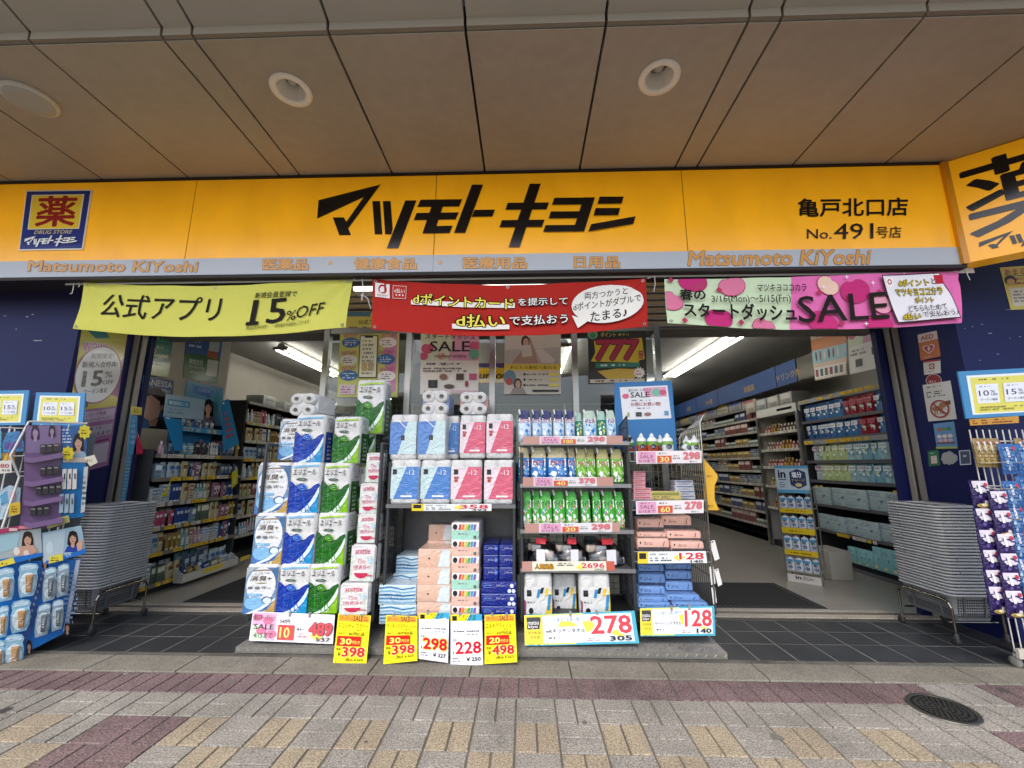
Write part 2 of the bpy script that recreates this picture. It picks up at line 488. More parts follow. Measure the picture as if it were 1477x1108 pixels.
def mat_(name, x0, x1, y0, y1, label):
    b = MB(); b.hexa([(x0, y0, .008), (x1, y0, .008), (x1, y1, .008), (x0, y1, .008), (x0 + .015, y0 + .015, .017), (x1 - .015, y0 + .015, .017), (x1 - .015, y1 - .015, .017), (x0 + .015, y1 - .015, .017)], M('#232426', 'rubber'))
    for i in range(int((x1 - x0 - .1) / .05)):
        xx = x0 + .05 + i * .05; b.box(xx, y0 + .05, .017, xx + .032, y1 - .05, .0195, M('#2c2d2f', 'cloth'))
    tag(b.obj(name), label, 'door mat')
mat_('door_mat', -3.42, -1.75, 4.41, 5.35, 'black ribbed entrance mat in the doorway beside the toilet paper cart')
mat_('door_mat', 1.55, 2.87, 4.41, 5.29, 'black ribbed entrance mat in the doorway beside the wire rack of paper towels')

# ------------------------------------------------------------------ canopy
ZC = 3.872
YST = az(757, 44, ZC).y
soff = stonemat('soffit_panel', '#a39a8c', '#b0a799', scale=.9, sp_scale=14, rough=.5, bump=.0, big=.06)
joints = [az(u, v, ZC).x for u, v in ((10, 258), (145, 257), (269, 254), (401, 252), (431, 251), (565, 249), (699, 246), (836, 244), (973.5, 242), (1005, 241), (1145, 236), (1281, 232))]
d0 = joints[1] - joints[0]
joints = [joints[0] - k * d0 for k in range(7, 0, -1)] + joints + [joints[-1] + k * d0 for k in range(1, 8)]
b = MB(); gp = .0085
for x0, x1 in zip(joints, joints[1:]):
    b.box(x0 + gp, YST, ZC, x1 - gp, 3.32, ZC + .05, soff)                       # flat soffit panel
    b.box(x0 + gp, YST, ZC + .05, x1 - gp, YST + .02, ZC + .055, soff)
    zt = ZC + .062
    b.hexa([(x0 + gp, YST - .005, zt - .055), (x1 - gp, YST - .005, zt - .055), (x1 - gp, YST, zt + .05), (x0 + gp, YST, zt + .05),
            (x0 + gp, YST - .03, zt - .052), (x1 - gp, YST - .03, zt - .052), (x1 - gp, YST - .035, zt + .05), (x0 + gp, YST - .035, zt + .05)], M('#8d8374', 'paint'))
    for k in range(13):                                                         # the curved nose, rising to the street; steepened for light, extended unseen for shade
        y1 = YST - .03 - k * .2; y0 = y1 - .2; za = zt + .05 * k + .011 * k * k; zb = zt + .05 * (k + 1) + .011 * (k + 1) ** 2
        b.hexa([(x0 + gp, y0, zb), (x1 - gp, y0, zb), (x1 - gp, y1, za), (x0 + gp, y1, za), (x0 + gp, y0, zb + .05), (x1 - gp, y0, zb + .05), (x1 - gp, y1, za + .05), (x0 + gp, y1, za + .05)], M('#b0a89c', 'paint'))
ceil = b.obj('ceiling', origin=(0, 0, 0), kind='structure')
LIGHTS = [az(420, 130, ZC), az(951, 112, ZC)]
k_ = MB()
for p in LIGHTS: k_.lathe((p.x, p.y, ZC), [(.090, -.03), (.090, .12)], soff, 32)
cut = k_.obj('cutter'); md = ceil.modifiers.new('hole', 'BOOLEAN'); md.operation = 'DIFFERENCE'; md.object = cut; md.solver = 'EXACT'
dg = bpy.context.evaluated_depsgraph_get(); me_ = bpy.data.meshes.new_from_object(ceil.evaluated_get(dg)); ceil.modifiers.clear(); ceil.data = me_; bpy.data.objects.remove(cut)
b = MB(); b.box(joints[0], -1.2, ZC + 2.7, joints[-1], 3.4, ZC + 2.8, M('#1b1917', 'matte')); b.box(joints[0], YST, ZC + .19, joints[-1], 3.4, ZC + .36, M('#171513', 'matte'))  # upper slab reaches past the view over the street to shade the paving
b.box(joints[0], 3.25, ZC - .004, joints[-1], 3.5, ZC + .03, M('#2c2520', 'paint'))
b.box(joints[0], 3.44, ZC - .02, joints[-1], 3.5, ZC + 2.75, M('#1b1917', 'matte'))
b.obj('roof_slab', origin=(0, 0, 0), kind='structure')
def downlight(u, v, label):
    p = az(u, v, ZC); t = thing('downlight', label, 'ceiling light', (p.x, p.y, ZC), 'round downlights in the canopy')
    mb = MB(); c = (p.x, p.y, ZC); ivory = M('#f3eee2', 'plastic')
    def open_lathe(mb, prof, m, n=36):
        vs = []; fs = []
        for r_, h_ in prof: vs += [(c[0] + r_ * math.cos(2 * math.pi * i / n), c[1] + r_ * math.sin(2 * math.pi * i / n), c[2] + h_) for i in range(n)]
        for j in range(len(prof) - 1): fs += [(j * n + i, j * n + (i + 1) % n, (j + 1) * n + (i + 1) % n, (j + 1) * n + i) for i in range(n)]
        mb.add(vs, fs, m, True)
    open_lathe(mb, [(.135, -.0015), (.132, -.011), (.098, -.012), (.090, -.006), (.088, .004)], ivory); mb.obj('rim', t)
    mb = MB(); pr = [(.0885, .0)]
    for q in range(9): pr += [(.086 - .0033 * q, .006 + .011 * q), (.0873 - .0033 * q, .012 + .011 * q)]
    open_lathe(mb, pr, M('#f2efe6', 'gloss')); open_lathe(mb, [(.062, .104), (.02, .106), (.001, .106)], M('#8f8a80', 'gloss')); mb.obj('reflector', t)
    mb = MB(); mb.lathe((c[0], c[1], c[2]), [(.035, .104), (.033, .07), (.02, .058), (.004, .055)], M('#b9b4a8', 'gloss'), 16); mb.obj('lamp', t)
downlight(420, 130, 'round cream downlight in the brown canopy, nearer the grey speaker')
downlight(951, 112, 'round cream downlight in the brown canopy, farther from the grey speaker')
p = az(44, 142, ZC); t = thing('ceiling_speaker', 'round grey flush speaker in the brown canopy panel', 'speaker', (p.x, p.y, ZC))
mb = MB(); mb.lathe((p.x, p.y, ZC), [(.150, -.002), (.148, -.02), (.132, -.026)], M('#cdc9c0', 'plastic'), 28); mb.obj('rim', t)
mb = MB(); mb.lathe((p.x, p.y, ZC), [(.131, -.025), (.130, -.027), (.08, -.032)], M('#b5b2aa', 'cloth'), 28); mb.obj('grille', t)

# ------------------------------------------------------------------ yellow fascia sign
YF = 3.25
zt, zy, zs = ZC - .03, ay(757, 366, YF).z, ay(757, 391, YF).z
xr = ay(1371, 300, YF).x
t = thing('shop_sign', 'long yellow illuminated fascia sign with black slanted lettering under the canopy', 'sign', (-.5, YF, zs))
b = MB(); yel = signmat('sign_acrylic', '#f4ab14'); sx = [-12.5, -9.4, -6.3] + [ay(u, v, YF).x for u, v in ((278, 300), (628, 300), (987, 300))] + [xr]
for x0, x1 in zip(sx, sx[1:]): b.box(x0 + .0035, YF, zy, x1 - .0035, YF + .18, zt, yel)
b.box(sx[0], YF + .003, zy, xr, YF + .17, zt - .002, M('#7a4f08', 'matte')); b.obj('panel', t)
b = MB()
for x0, x1 in zip(sx, sx[1:]): b.box(x0 + .001, YF - .004, zs, x1 - .001, YF + .18, zy - .0015, M('#b3b8bf', 'plastic'))
b.box(sx[0], YF - .012, zs - .028, xr + .02, YF + .2, zs, M('#2d2826', 'paint')); b.obj('trim_strip', t)
b = MB(); b.box(sx[0], YF - .008, zt, xr + .02, YF + .2, zt + .026, M('#3a2f27', 'paint')); b.obj('top_trim', t)
fz = lambda u, v: ay(u, v, YF)
P = Pr(fz, (0, -1, 0), fin='gloss', base=.001)
A = lambda pts: [(370 + x / 3.957, 240 + y / 3.957) for x, y in pts]
B = lambda pts: [(740 + x / 3.957, 240 + y / 3.957) for x, y in pts]
LOGO = [A(q) for q in ([(355, 195), (710, 105), (525, 355), (540, 394), (474, 395), (436, 293), (500, 293), (514, 318), (612, 178), (347, 300)],
    [(662, 200), (706, 200), (719, 390), (676, 390)], [(722, 200), (766, 200), (778, 358), (770, 390), (735, 390)], [(850, 197), (914, 197), (810, 470), (744, 470)],
    [(938, 193), (1175, 190), (1157, 232), (918, 235)], [(914, 269), (1155, 265), (1137, 306), (898, 310)], [(1000, 230), (1065, 230), (1014, 386), (948, 386)], [(1015, 344), (1120, 341), (1103, 384), (990, 386)],
    [(1230, 108), (1294, 108), (1192, 383), (1128, 383)], [(1245, 252), (1362, 250), (1346, 290), (1228, 292)])] + \
    [B(q) for q in ([(95, 103), (158, 103), (38, 465), (-25, 465)], [(-30, 212), (205, 210), (191, 250), (-44, 252)], [(-63, 311), (180, 308), (165, 350), (-77, 352)],
    [(235, 184), (466, 182), (452, 222), (222, 224)], [(215, 262), (440, 260), (426, 300), (203, 302)], [(185, 340), (415, 338), (403, 376), (172, 379)], [(402, 182), (466, 182), (405, 376), (340, 378)],
    [(493, 178), (630, 178), (618, 218), (480, 220)], [(470, 243), (610, 243), (598, 284), (458, 286)], [(445, 335), (698, 290), (684, 334), (428, 377)])]
P.k = .004
for q in LOGO: P.poly(q, '#17110f')
P.done('lettering', t)
P = Pr(fz, (0, -1, 0), fin='gloss', base=.005)
P.text('亀戸北口店', 1150, 287, 1309, 314, '#17110f', bold=.022, dy=2)
P.text('No.', 1163, 331, 1199, 345, '#17110f', bold=.012); P.text('491', 1202, 323, 1259, 346, '#17110f', bold=.012, dy=1); P.text('号店', 1263, 327, 1299, 344, '#17110f', bold=.015)
P.done('lettering', t)
P = Pr(lambda u, v: ay(u, v, YF - .004), (0, -1, 0), fin='gloss', base=.002)
oc = dict(ol='#6b4a2a', olw=.012)
P.text('Matsumoto KiYoshi', 41, 376, 286, 392, '#cf8f26', bold=.03, sl=.012, dy=-1, **oc)
P.done('strip_lettering', t); P = Pr(lambda u, v: ay(u, v, YF - .004), (0, -1, 0), fin='gloss', base=.002)
P.text('Matsumoto KiYoshi', 993, 362, 1255, 384, '#cf8f26', bold=.03, sl=.012, dy=2, **oc)
P.done('strip_lettering', t)
for s, u0, u1, v0 in (('医薬品', 379, 445, 373), ('健康食品', 511, 601, 372), ('医療用品', 668, 760, 371), ('日用品', 828, 894, 370)):
    P = Pr(lambda u, v: ay(u, v, YF - .004), (0, -1, 0), fin='gloss', base=.002); P.text(s, u0, v0, u1, v0 + 17, '#cf8f26', bold=.03, **oc); P.done('strip_lettering', t)
P = Pr(lambda u, v: ay(u, v, YF - .004), (0, -1, 0), fin='gloss', base=.002); P.ell(476, 380, 2.6, 2.6, '#cf8f26'); P.ell(635, 379, 2.6, 2.6, '#cf8f26')
P.done('strip_dot', t)
# square blue emblem plate: tilted as it is fixed
t2 = thing('emblem_plate', 'square blue and yellow drugstore emblem plate with a red character on the yellow sign', 'sign', tuple(fz(80, 318)))
P = Pr(lambda u, v: ay(u, v, YF), (0, -1, 0), fin='gloss', base=.001)
q = [(38, 275), (132.5, 273.5), (119, 360), (27, 361.5)]
P.mb.slab(*[ay(u, v, YF - .012) for u, v in q], .011, M('#e8e6e0', 'gloss')); P.done('plate', t2)
P = Pr.quad(*[ay(u, v, YF - .012) for u, v in q], fin='gloss')
P.rect(.015, .02, .985, .98, '#24327c'); P.rect(.10, .08, .90, .66, '#efe7c8'); P.rect(.115, .095, .885, .65, '#efc93c')
P.text('薬', .20, .10, .82, .62, '#98201d', bold=.022)
P.text('DRUG STORE', .22, .68, .80, .74, '#d8c88c', bold=.02, sl=.03)
us = [p_[0] for q_ in LOGO for p_ in q_]; vs_ = [p_[1] for q_ in LOGO for p_ in q_]
mu, Mu, mv, Mv = min(us), max(us), min(vs_), max(vs_)
P.k += .0005
for q_ in LOGO: P.poly([(.08 + .84 * (a - mu) / (Mu - mu), .77 + .18 * (c - mv) / (Mv - mv)) for a, c in q_], '#f2f2f0')
P.done('emblem', t2)
# corner sign that comes forward to the street
pa = ay(1371, 238, YF + .02); zt2 = ZC - .02
ang = R(-36); dx, dy = math.cos(ang), math.sin(ang)
pb = Vector((xr + 1.25 * dx, YF - .01 + 1.25 * dy, 0)); p0 = Vector((xr + .012, YF - .01, 0)); zb = zs + .01
n3 = (pb - p0).cross(Vector((0, 0, 1))).normalized()
t = thing('corner_sign', 'yellow angled corner sign with one huge black character beside the long fascia', 'sign', (p0.x, p0.y, zb))
th = -n3 * .16
b = MB(); b.hexa([p0 + Vector((0, 0, zb)), pb + Vector((0, 0, zb)), pb + th + Vector((0, 0, zb)), p0 + th * 1 + Vector((0, 0, zb)),
                  p0 + Vector((0, 0, zt2)), pb + Vector((0, 0, zt2)), pb + th + Vector((0, 0, zt2)), p0 + th + Vector((0, 0, zt2))], yel); b.obj('panel', t)
f3 = lambda u, v: ap(u, v, p0, n3)
P = Pr(f3, n3, fin='gloss')
# the character fills the panel's height and runs on past the picture
q = [f3(1378, 245), f3(1378, 340)]
L = 1.25
def fpan(a, bb): return p0 + (pb - p0).normalized() * a + Vector((0, 0, zt2 - bb))
P = Pr(fpan, n3, fin='gloss'); P.k = .003
H_ = zt2 - zb
P.text('薬', .05, .07, .82, H_ * .80, '#17110f', bold=.017)
for q_ in LOGO: P.poly([(.09 + .95 * (a - mu) / (Mu - mu), H_ * .80 + .14 * (c - mv) / (Mv - mv)) for a, c in q_], '#17110f')
P.done('lettering', t)
b = MB(); b.box(xr - .02, YF - .03, zs, xr + .03, YF + .01, zt2, M('#d58f18', 'gloss')); b.obj('corner_post', t)

# ------------------------------------------------------------------ walls and jambs
blue = M('#10174a', 'paint')
def scratches(P, pts, seed):
    r = random.Random(seed)
    for a, bb, w, h in pts:
        n_ = 7; up = [(a + w * i / n_, bb - h * r.uniform(.2, 1)) for i in range(n_ + 1)]; dn = [(a + w * i / n_, bb + h * r.uniform(.2, 1)) for i in range(n_ + 1)][::-1]
        P.poly(up + dn, '#a9a8ad')
    for i in range(14):
        a = r.uniform(.03, .9); bb = r.uniform(.05, .95); w = r.uniform(.03, .25)
        P.poly([(a, bb), (a + w, bb + r.uniform(-.006, .006)), (a + w, bb + .0012), (a, bb + .0012)], '#2c3a80')
    return P
b = MB(); b.box(-13, YB, -.02, XL, YB + .6, 3.3, blue)
wl = b.obj('blue_wall'); tag(wl, 'scuffed dark blue pillar wall behind the white wire racks and the tall yellow coupon poster', 'wall')
P = Pr.quad((-6.2, YB, 3.1), (XL, YB, 3.1), (XL, YB, 1.0), (-6.2, YB, 1.0), fin='paint')
def pix(P, u, v):
    p_ = ay(u, v, YB); return ((p_.x - P.c[0].x) / (P.c[1].x - P.c[0].x), (P.c[0].z - p_.z) / (P.c[0].z - P.c[3].z))
scratches(P, [(*pix(P, 48, 491.5), .04, .003), (*pix(P, 5, 456), .016, .002), (*pix(P, 38, 457), .01, .004), (*pix(P, 46, 454), .01, .003), (*pix(P, 23, 475), .006, .003)], 1).done('scuff', wl)
b = MB(); b.box(XR, YB, -.02, 13, YB + .6, 3.3, blue); b.box(xr + .1, YB + .05, 3.3, 13, YB + .5, ZC + .5, M('#4a4640', 'paint'))
wr = b.obj('blue_wall'); tag(wr, 'scuffed dark blue pillar wall with notices and stickers down its narrow side', 'wall')
P = Pr.quad((XR, YB, 3.1), (6.2, YB, 3.1), (6.2, YB, 1.0), (XR, YB, 1.0), fin='paint')
scratches(P, [(*pix(P, u, v), w * .6, .0016) for u, v, w in ((1401, 471, .01), (1415, 468, .01), (1425, 481, .022), (1437, 511, .014), (1455, 488, .006), (1412, 520, .008), (1449, 447, .04), (1469, 486, .008), (1390, 474, .006))], 4).done('scuff', wr)
for X, s, lab in ((XL, 1, 'dull aluminium door jamb beside the tall yellow coupon poster'), (XR, -1, 'dull aluminium door jamb beside the wall of notices and stickers')):
    b = MB(); b.box(X, YW + .0, 0, X + s * .045, YW + .09, 3.2, M('#857f76', 'plastic')); b.box(X + s * .045, YW + .02, 0, X + s * .06, YW + .085, 3.2, M('#141414', 'matte'))
    b.box(X + s * .06, YW + .03, 0, X + s * .075, YW + .08, 3.2, M('#8d877d', 'plastic'))
    tag(b.obj('door_jamb'), lab, 'door jamb')
    b = MB(); b.box(X + s * .0, YW + .1, 0, (-4.03 if s > 0 else 3.60), YW + .16, 3.2, blue)
    tag(b.obj('door_panel'), 'narrow blue folded door panel beside the ' + ('left entrance shelf unit' if s > 0 else 'shelves of refill pouches'), 'door')

# ------------------------------------------------------------------ shutter housing over the doors
b = MB(); sh = M('#9c9b97', 'galv')
b.box(XL, YW + .10, 2.74, XR, YW + .40, 3.3, M('#77746e', 'paint'))
z = 2.76
for i in range(7):
    pr = []
    for k in range(7):
        t_ = R(-90 + 180 * k / 6); pr.append((YW + .09 - .022 * math.cos(t_), z + .036 + .034 * math.sin(t_)))
    vs = [(x_, y_, z_) for y_, z_ in pr for x_ in (XL + .01, XR - .01)]
    b.add(vs, [(2 * k, 2 * k + 1, 2 * k + 3, 2 * k + 2) for k in range(6)], sh, True); z += .075
so = b.obj('roller_shutter'); tag(so, 'grey rolled metal shutter slats above the glazed front, behind the banners', 'shutter')

# ------------------------------------------------------------------ shop shell
wall_m = M('#a8a296', 'matte')
ZI = 3.02
b = MB(); b.box(-5.2, 4.6, 0, -5.1, 19, 3.3, wall_m); b.obj('left_wall', origin=(0, 0, 0), kind='structure')
b = MB(); b.box(5.0, 4.6, 0, 5.1, 19, 3.3, wall_m); b.obj('right_wall', origin=(0, 0, 0), kind='structure')
b = MB(); b.box(-5.1, 18.6, 0, 5.0, 18.7, 3.3, wall_m); b.obj('back_wall', origin=(0, 0, 0), kind='structure')
b = MB(); b.box(-5.2, 4.5, ZI + .25, 5.1, 19, ZI + .35, M('#94918b', 'matte')); b.box(-5.1, YW + .4, ZI + .25, 5.0, 4.6, 3.31, M('#94918b', 'matte'))
b.obj('shop_ceiling', origin=(0, 0, 0), kind='structure')
# ------------------------------------------------------------------ banner rail, lamps under the sign, banners
YBN = 3.30
zr = ay(757, 399, YBN).z
x0, x1 = ay(95, 400, YBN).x, ay(1406, 388, YBN).x
b = MB(); al = M('#c9cacb', 'plastic')
b.box(x0, YBN + .006, zr - .018, x1, YBN + .010, zr + .028, al); b.box(x0, YBN + .010, zr + .024, x1, YBN + .05, zr + .028, al)
ro = b.obj('banner_rail'); tag(ro, 'thin aluminium angle rail under the yellow sign that carries the banners', 'rail')
P = Pr.quad((x0, YBN + .006, zr + .028), (x1, YBN + .006, zr + .028), (x1, YBN + .006, zr - .018), (x0, YBN + .006, zr - .018))
for i in range(26): P.ell(.02 + i * .0385, .35 + .1 * (i % 3), .0007, .09, '#3a3a3a', 8)
P.done('screw_holes', ro)
def under_lamp(u0, u1, lab):
    xa, xb = ay(u0, 408, 3.52).x, ay(u1, 408, 3.52).x; um = (u0 + u1) / 2; za, zb_ = ay(um, 402, 3.52).z, ay(um, 417, 3.52).z
    t = thing('strip_light', lab, 'strip light', ((xa + xb) / 2, 3.52, zb_), 'strip lights behind the banners')
    MB().box(xa - .02, 3.535, zb_ + .004, xb + .02, 3.66, za + .02, M('#d5d3cc', 'plastic')).obj('housing', t)
    MB().box(xa, 3.50, zb_, xb, 3.534, za, emat('#fff6e6', 1.6)).obj('diffuser', t)
under_lamp(212, 412, 'white strip light glowing behind the yellow banner')
under_lamp(512, 880, 'white strip light glowing behind the red banner')

def banner(q, c, sagt, sagb, rip, lab, cat='banner'):
    tl, tr, br, bl = [ay(u, v, YBN) for u, v in q]
    n = Vector((0, -1, 0))
    def f(a, bb):
        p = (tl * (1 - a) + tr * a) * (1 - bb) + (bl * (1 - a) + br * a) * bb
        s_ = sagt * (1 - bb) + sagb * bb
        dy = rip * (math.sin(a * 15 + bb * 3) * .4 + math.sin(a * 33 - bb * 6) * .25 + math.sin(bb * 5 + a * 7) * .5)
        for ca, cb, sg in ((0, 0, 1), (1, 0, -1)):           # tension creases from the upper corners
            aa, b2 = (a - ca) * sg * 5, bb; rr_ = math.hypot(aa, b2) + .02
            if rr_ < 1.6: dy += rip * .8 * math.sin(math.atan2(b2, aa) * 9) * max(0, 1 - rr_ / 1.6) * min(1, rr_ / .6)
        return p + Vector((0, dy - .004 - .012 * bb, -s_ * 4 * a * (1 - a)))
    P = Pr(f, n, fin='cloth', base=0)
    P.STEP = .0009
    P.rect(0, 0, 1, 1, c, 140, 24)
    P.n = -P.n; P.k = .002; P.rect(0, 0, 1, 1, c, 140, 24); P.n = -P.n     # the back of the cloth
    o = P.done('cloth_sheet'); bpy.data.objects[o.name].name = 'banner'
    tag(o, lab, cat)
    P2 = Pr(f, n, fin='cloth', base=.0025); P2.STEP = .0008; P2.sub = .016
    for a in (.012, .5, .988): P2.ringe(a, .05, .006, .03, .5, '#b5b5b0', 12)
    for a in (.012, .988): P2.ringe(a, .95, .006, .03, .5, '#8f8f8a', 12)
    return o, P2
ink = '#211f1b'
o, P = banner([(122, 407), (508, 402), (500, 473), (108, 475)], '#d3d062', .052, .075, .014, 'long yellow cloth banner with black Japanese lettering and 15 percent off')
P.text('公式アプリ', .088, .20, .535, .70, ink, bold=.012, sl=.01, dy=-.02)
P.text('新規会員登録で', .655, .17, .805, .29, ink, bold=.005, sl=.02, dy=.01)
P.text('15', .65, .31, .775, .80, ink, bold=.016, sl=.03, dy=.02); P.poly([(.638, .745), (.682, .735), (.682, .80), (.636, .81)], ink); P.text('%', .778, .56, .815, .76, ink, dy=.01, sl=.05); P.text('OFF', .815, .49, .91, .73, ink, dy=.06, sl=.06)
P.text('商品は5%OFF', .642, .82, .715, .90, ink, dy=.02); P.text('一部対象外の商品もございます', .735, .80, .868, .88, ink, dy=.03)
P.done('print', o)
o, P = banner([(537, 402), (932, 401), (933, 472), (537, 476)], '#b02a22', .062, .066, .013, 'long red cloth banner with yellow lettering and a white speech bubble')
P.rect(.012, .08, .065, .36, '#f0eeea'); P.ringe(.039, .19, .016, .09, .4, '#b8282e'); P.rect(.045, .08, .052, .22, '#b8282e'); P.text('dPOINT', .02, .30, .058, .335, '#b8282e')
P.rect(.077, .09, .128, .36, '#e9c9c2'); P.rect(.079, .10, .126, .35, '#b8382e'); P.text('d払い', .083, .15, .122, .245, '#f4ece4', bold=.02)
for i in range(3): P.ell(.092 + i * .012, .29, .003, .018, '#f4ece4', 8)
P.rect(.148, .375, .525, .47, '#efe9e2', sk=.0)
P.text('dポイントカード', .155, .22, .52, .45, '#f2e25a', bold=.02, ol='#1c1815', olw=.03, dy=-.05)
P.text('を提示して', .537, .29, .715, .44, '#f4f0ea', bold=.015, ol='#1c1815', olw=.03)
P.rect(.298, .80, .505, .89, '#efe9e2'); P.text('d払い', .312, .60, .49, .85, '#f2e25a', bold=.02, ol='#1c1815', olw=.03)
P.text('で支払おう', .505, .63, .715, .82, '#f4f0ea', bold=.015, ol='#1c1815', olw=.03, dy=.01)
P.poly([(.73, .66), (.79, .78), (.75, .92)], '#ece8e0'); P.ell(.857, .48, .128, .385, '#ece8e0', 30)
P.text('両方つかうと', .775, .22, .93, .37, ink, bold=.01, dy=.05); P.text('dポイントがダブルで', .735, .42, .975, .58, ink, bold=.008, dy=.08); P.text('たまる♪', .795, .62, .925, .82, ink, bold=.015, dy=.04)
P.done('print', o)
o, P = banner([(958, 403), (1369, 392), (1383, 467), (962, 467)], '#cfe0bc', .012, .055, .012, 'long pink and mint cloth banner with petals and the word SALE')
P.rect(.42, 0, 1, 1, '#e874b4', 34, 6, sk=.03)
pk, pk2, pk3 = '#dc7c9c', '#c8357a', '#e5a0c6'
def petal(P, a, bb, r, c, asp=5.2, rot=0, ol='#b8406e'):
    for k, cc in ((1.06, ol), (1, c)):
        pts = []
        for i in range(26):
            t_ = 2 * math.pi * i / 26; rr_ = r * k * (1 - .22 * math.exp(-((t_ - math.pi * 1.5) / .28) ** 2)) * (1 + .10 * math.cos(t_ * 2))
            x_, y_ = rr_ * math.cos(t_), rr_ * math.sin(t_); c_, s_ = math.cos(rot), math.sin(rot)
            pts.append((a + x_ * c_ - y_ * s_, bb + (x_ * s_ + y_ * c_) * asp))
        P.poly([(min(max(x_, .001), .999), min(max(y_, .002), .998)) for x_, y_ in pts], cc)
for a, bb, r, c, ro in ((.10, .06, .045, pk2, .3), (.235, .17, .042, pk, -.4), (.015, .50, .04, pk, .6), (.175, .86, .042, pk2, 0), (.33, .98, .035, pk, .4), (.565, .20, .034, '#eec9b5', .8), (.655, .32, .045, pk2, -.2), (.53, .9, .045, pk2, .5), (.74, .55, .035, '#e9a2b9', .9), (.72, .95, .04, pk2, .2)): petal(P, a, bb, r, c, rot=ro)
for a, bb in ((.02, .04), (.185, .26), (.25, .91), (.055, .94), (.53, .33), (.735, .36), (.59, .91), (.93, .06)): P.poly([(a, bb - .06), (a + .011, bb), (a, bb + .06), (a - .011, bb)], '#b83a62')
for a, bb in ((.545, .24), (.63, .06), (.715, .19), (.67, .93), (.83, .06)): P.poly([(a, bb - .05), (a + .002, bb - .01), (a + .009, bb), (a + .002, bb + .01), (a, bb + .05), (a - .002, bb + .01), (a - .009, bb), (a - .002, bb - .01)], '#f6e8ee')
P.text('マツキヨココカラ', .315, .16, .487, .31, ink, bold=.02, sl=.02); P.text('春の', .045, .25, .135, .50, ink, bold=.03, dy=.0)
P.text('3/16(Mon)～5/15(Fri)', .152, .40, .425, .58, ink, bold=.008, dy=.03); P.text('スタートダッシュ', .052, .56, .44, .88, ink, bold=.03, dy=.01)
P.text('SALE', .445, .40, .755, .90, ink, bold=.012, sl=.01, dy=.05)
P.poly([(.745, .06), (.95, .035), (.985, .93), (.775, .945)], '#3d2a33'); P.poly([(.748, .08), (.947, .055), (.981, .91), (.778, .925)], '#ece9ee')
P.rect(.755, .11, .785, .28, '#f6f2f2'); P.ringe(.77, .19, .008, .05, .4, '#b8282e'); P.rect(.926, .09, .955, .26, '#c02a3c')
y_ = '#e6cf3c'
P.text('dポイント', .80, .15, .905, .28, y_, bold=.02, ol=ink, olw=.025); P.text('と', .912, .15, .927, .26, ink); P.text('マツキヨココカラ', .785, .32, .945, .46, y_, bold=.02, ol=ink, olw=.025)
P.text('ポイント', .845, .49, .91, .60, y_, bold=.02, ol=ink, olw=.025); P.text('どちらもためて', .815, .64, .94, .76, ink, bold=.01); P.text('d払い', .792, .78, .85, .90, y_, bold=.02, ol=ink, olw=.025); P.text('で支払おう♪', .855, .77, .972, .88, ink, bold=.01)
P.done('print', o)
def cord(pts, lab):
    tag(MB().path([ay(u, v, YBN + d) for u, v, d in pts], .0035, M('#d8d6d0', 'cloth'), 5).obj('cord'), lab, 'cord')
cord([(107, 404, .0), (106, 415, -.004), (104, 423, -.002), (101, 424, 0)], 'loose white tie cord hanging from the rail end beside the yellow banner')
cord([(122, 408, -.004), (112, 405, -.006), (115, 412, -.004), (113, 414, -.002)], 'short white knotted cord at the corner of the yellow banner')
cord([(509, 403, -.006), (522, 399, -.008), (524, 420, -.008), (522, 434, -.008), (521, 425, -.006), (530, 430, -.006), (535, 446, -.006)], 'long loose white cord dangling between the yellow and red banners')
cord([(934, 402, -.006), (944, 398, -.008), (945, 410, -.008), (943, 421, -.008)], 'white cord dangling between the red and pink banners')
cord([(1370, 393, -.004), (1393, 388, -.004), (1395, 396, -.004), (1399, 404, -.004)], 'white tie cord pulled to the rail end beside the pink banner')

# ------------------------------------------------------------------ glazed front
mull = [ay(u, 560, YW).x for u in (467, 588, 710, 830, 951)]
alm = M('#8f8e8b', 'metal'); gl = glassmat('window_glass', .85)
def stile(t, x): MB().box(x - .028, YW - .03, .012, x + .028, YW + .045, 2.755, alm).obj('stile', t)
names = ('behind the yellow phone poster', 'behind the pink SALE poster', 'behind the beauty poster', 'behind the black 777 poster')
for i, (xa, xb) in enumerate(zip(mull, mull[1:])):
    t = thing('window_panel', 'tall aluminium framed window panel ' + names[i], 'window', ((xa + xb) / 2, YW, .01), 'window panels of the glazed front')
    stile(t, xa)
    if i == 3: stile(t, xb)
    MB().box(xa + .0285, YW - .02, .012, xb - .0285, YW + .035, .16, alm).obj('bottom_rail', t)
    MB().box(xa + .0285, YW - .02, 2.69, xb - .0285, YW + .035, 2.752, alm).obj('top_rail', t)
    MB().box(xa + .0285, YW + .004, .161, xb - .0285, YW + .012, 2.689, gl).obj('pane', t)
for u, lab in ((383, 'grey aluminium post of the open doorway on the toilet paper side'),):
    x = ay(375, 560, YW).x; 
YP = YW - .012
def poster(q, c, lab, Y=YP, name='poster', fin='paper'):
    p = sheet(name, *[ay(u, v, Y) for u, v in q], c, .0015, fin); return p
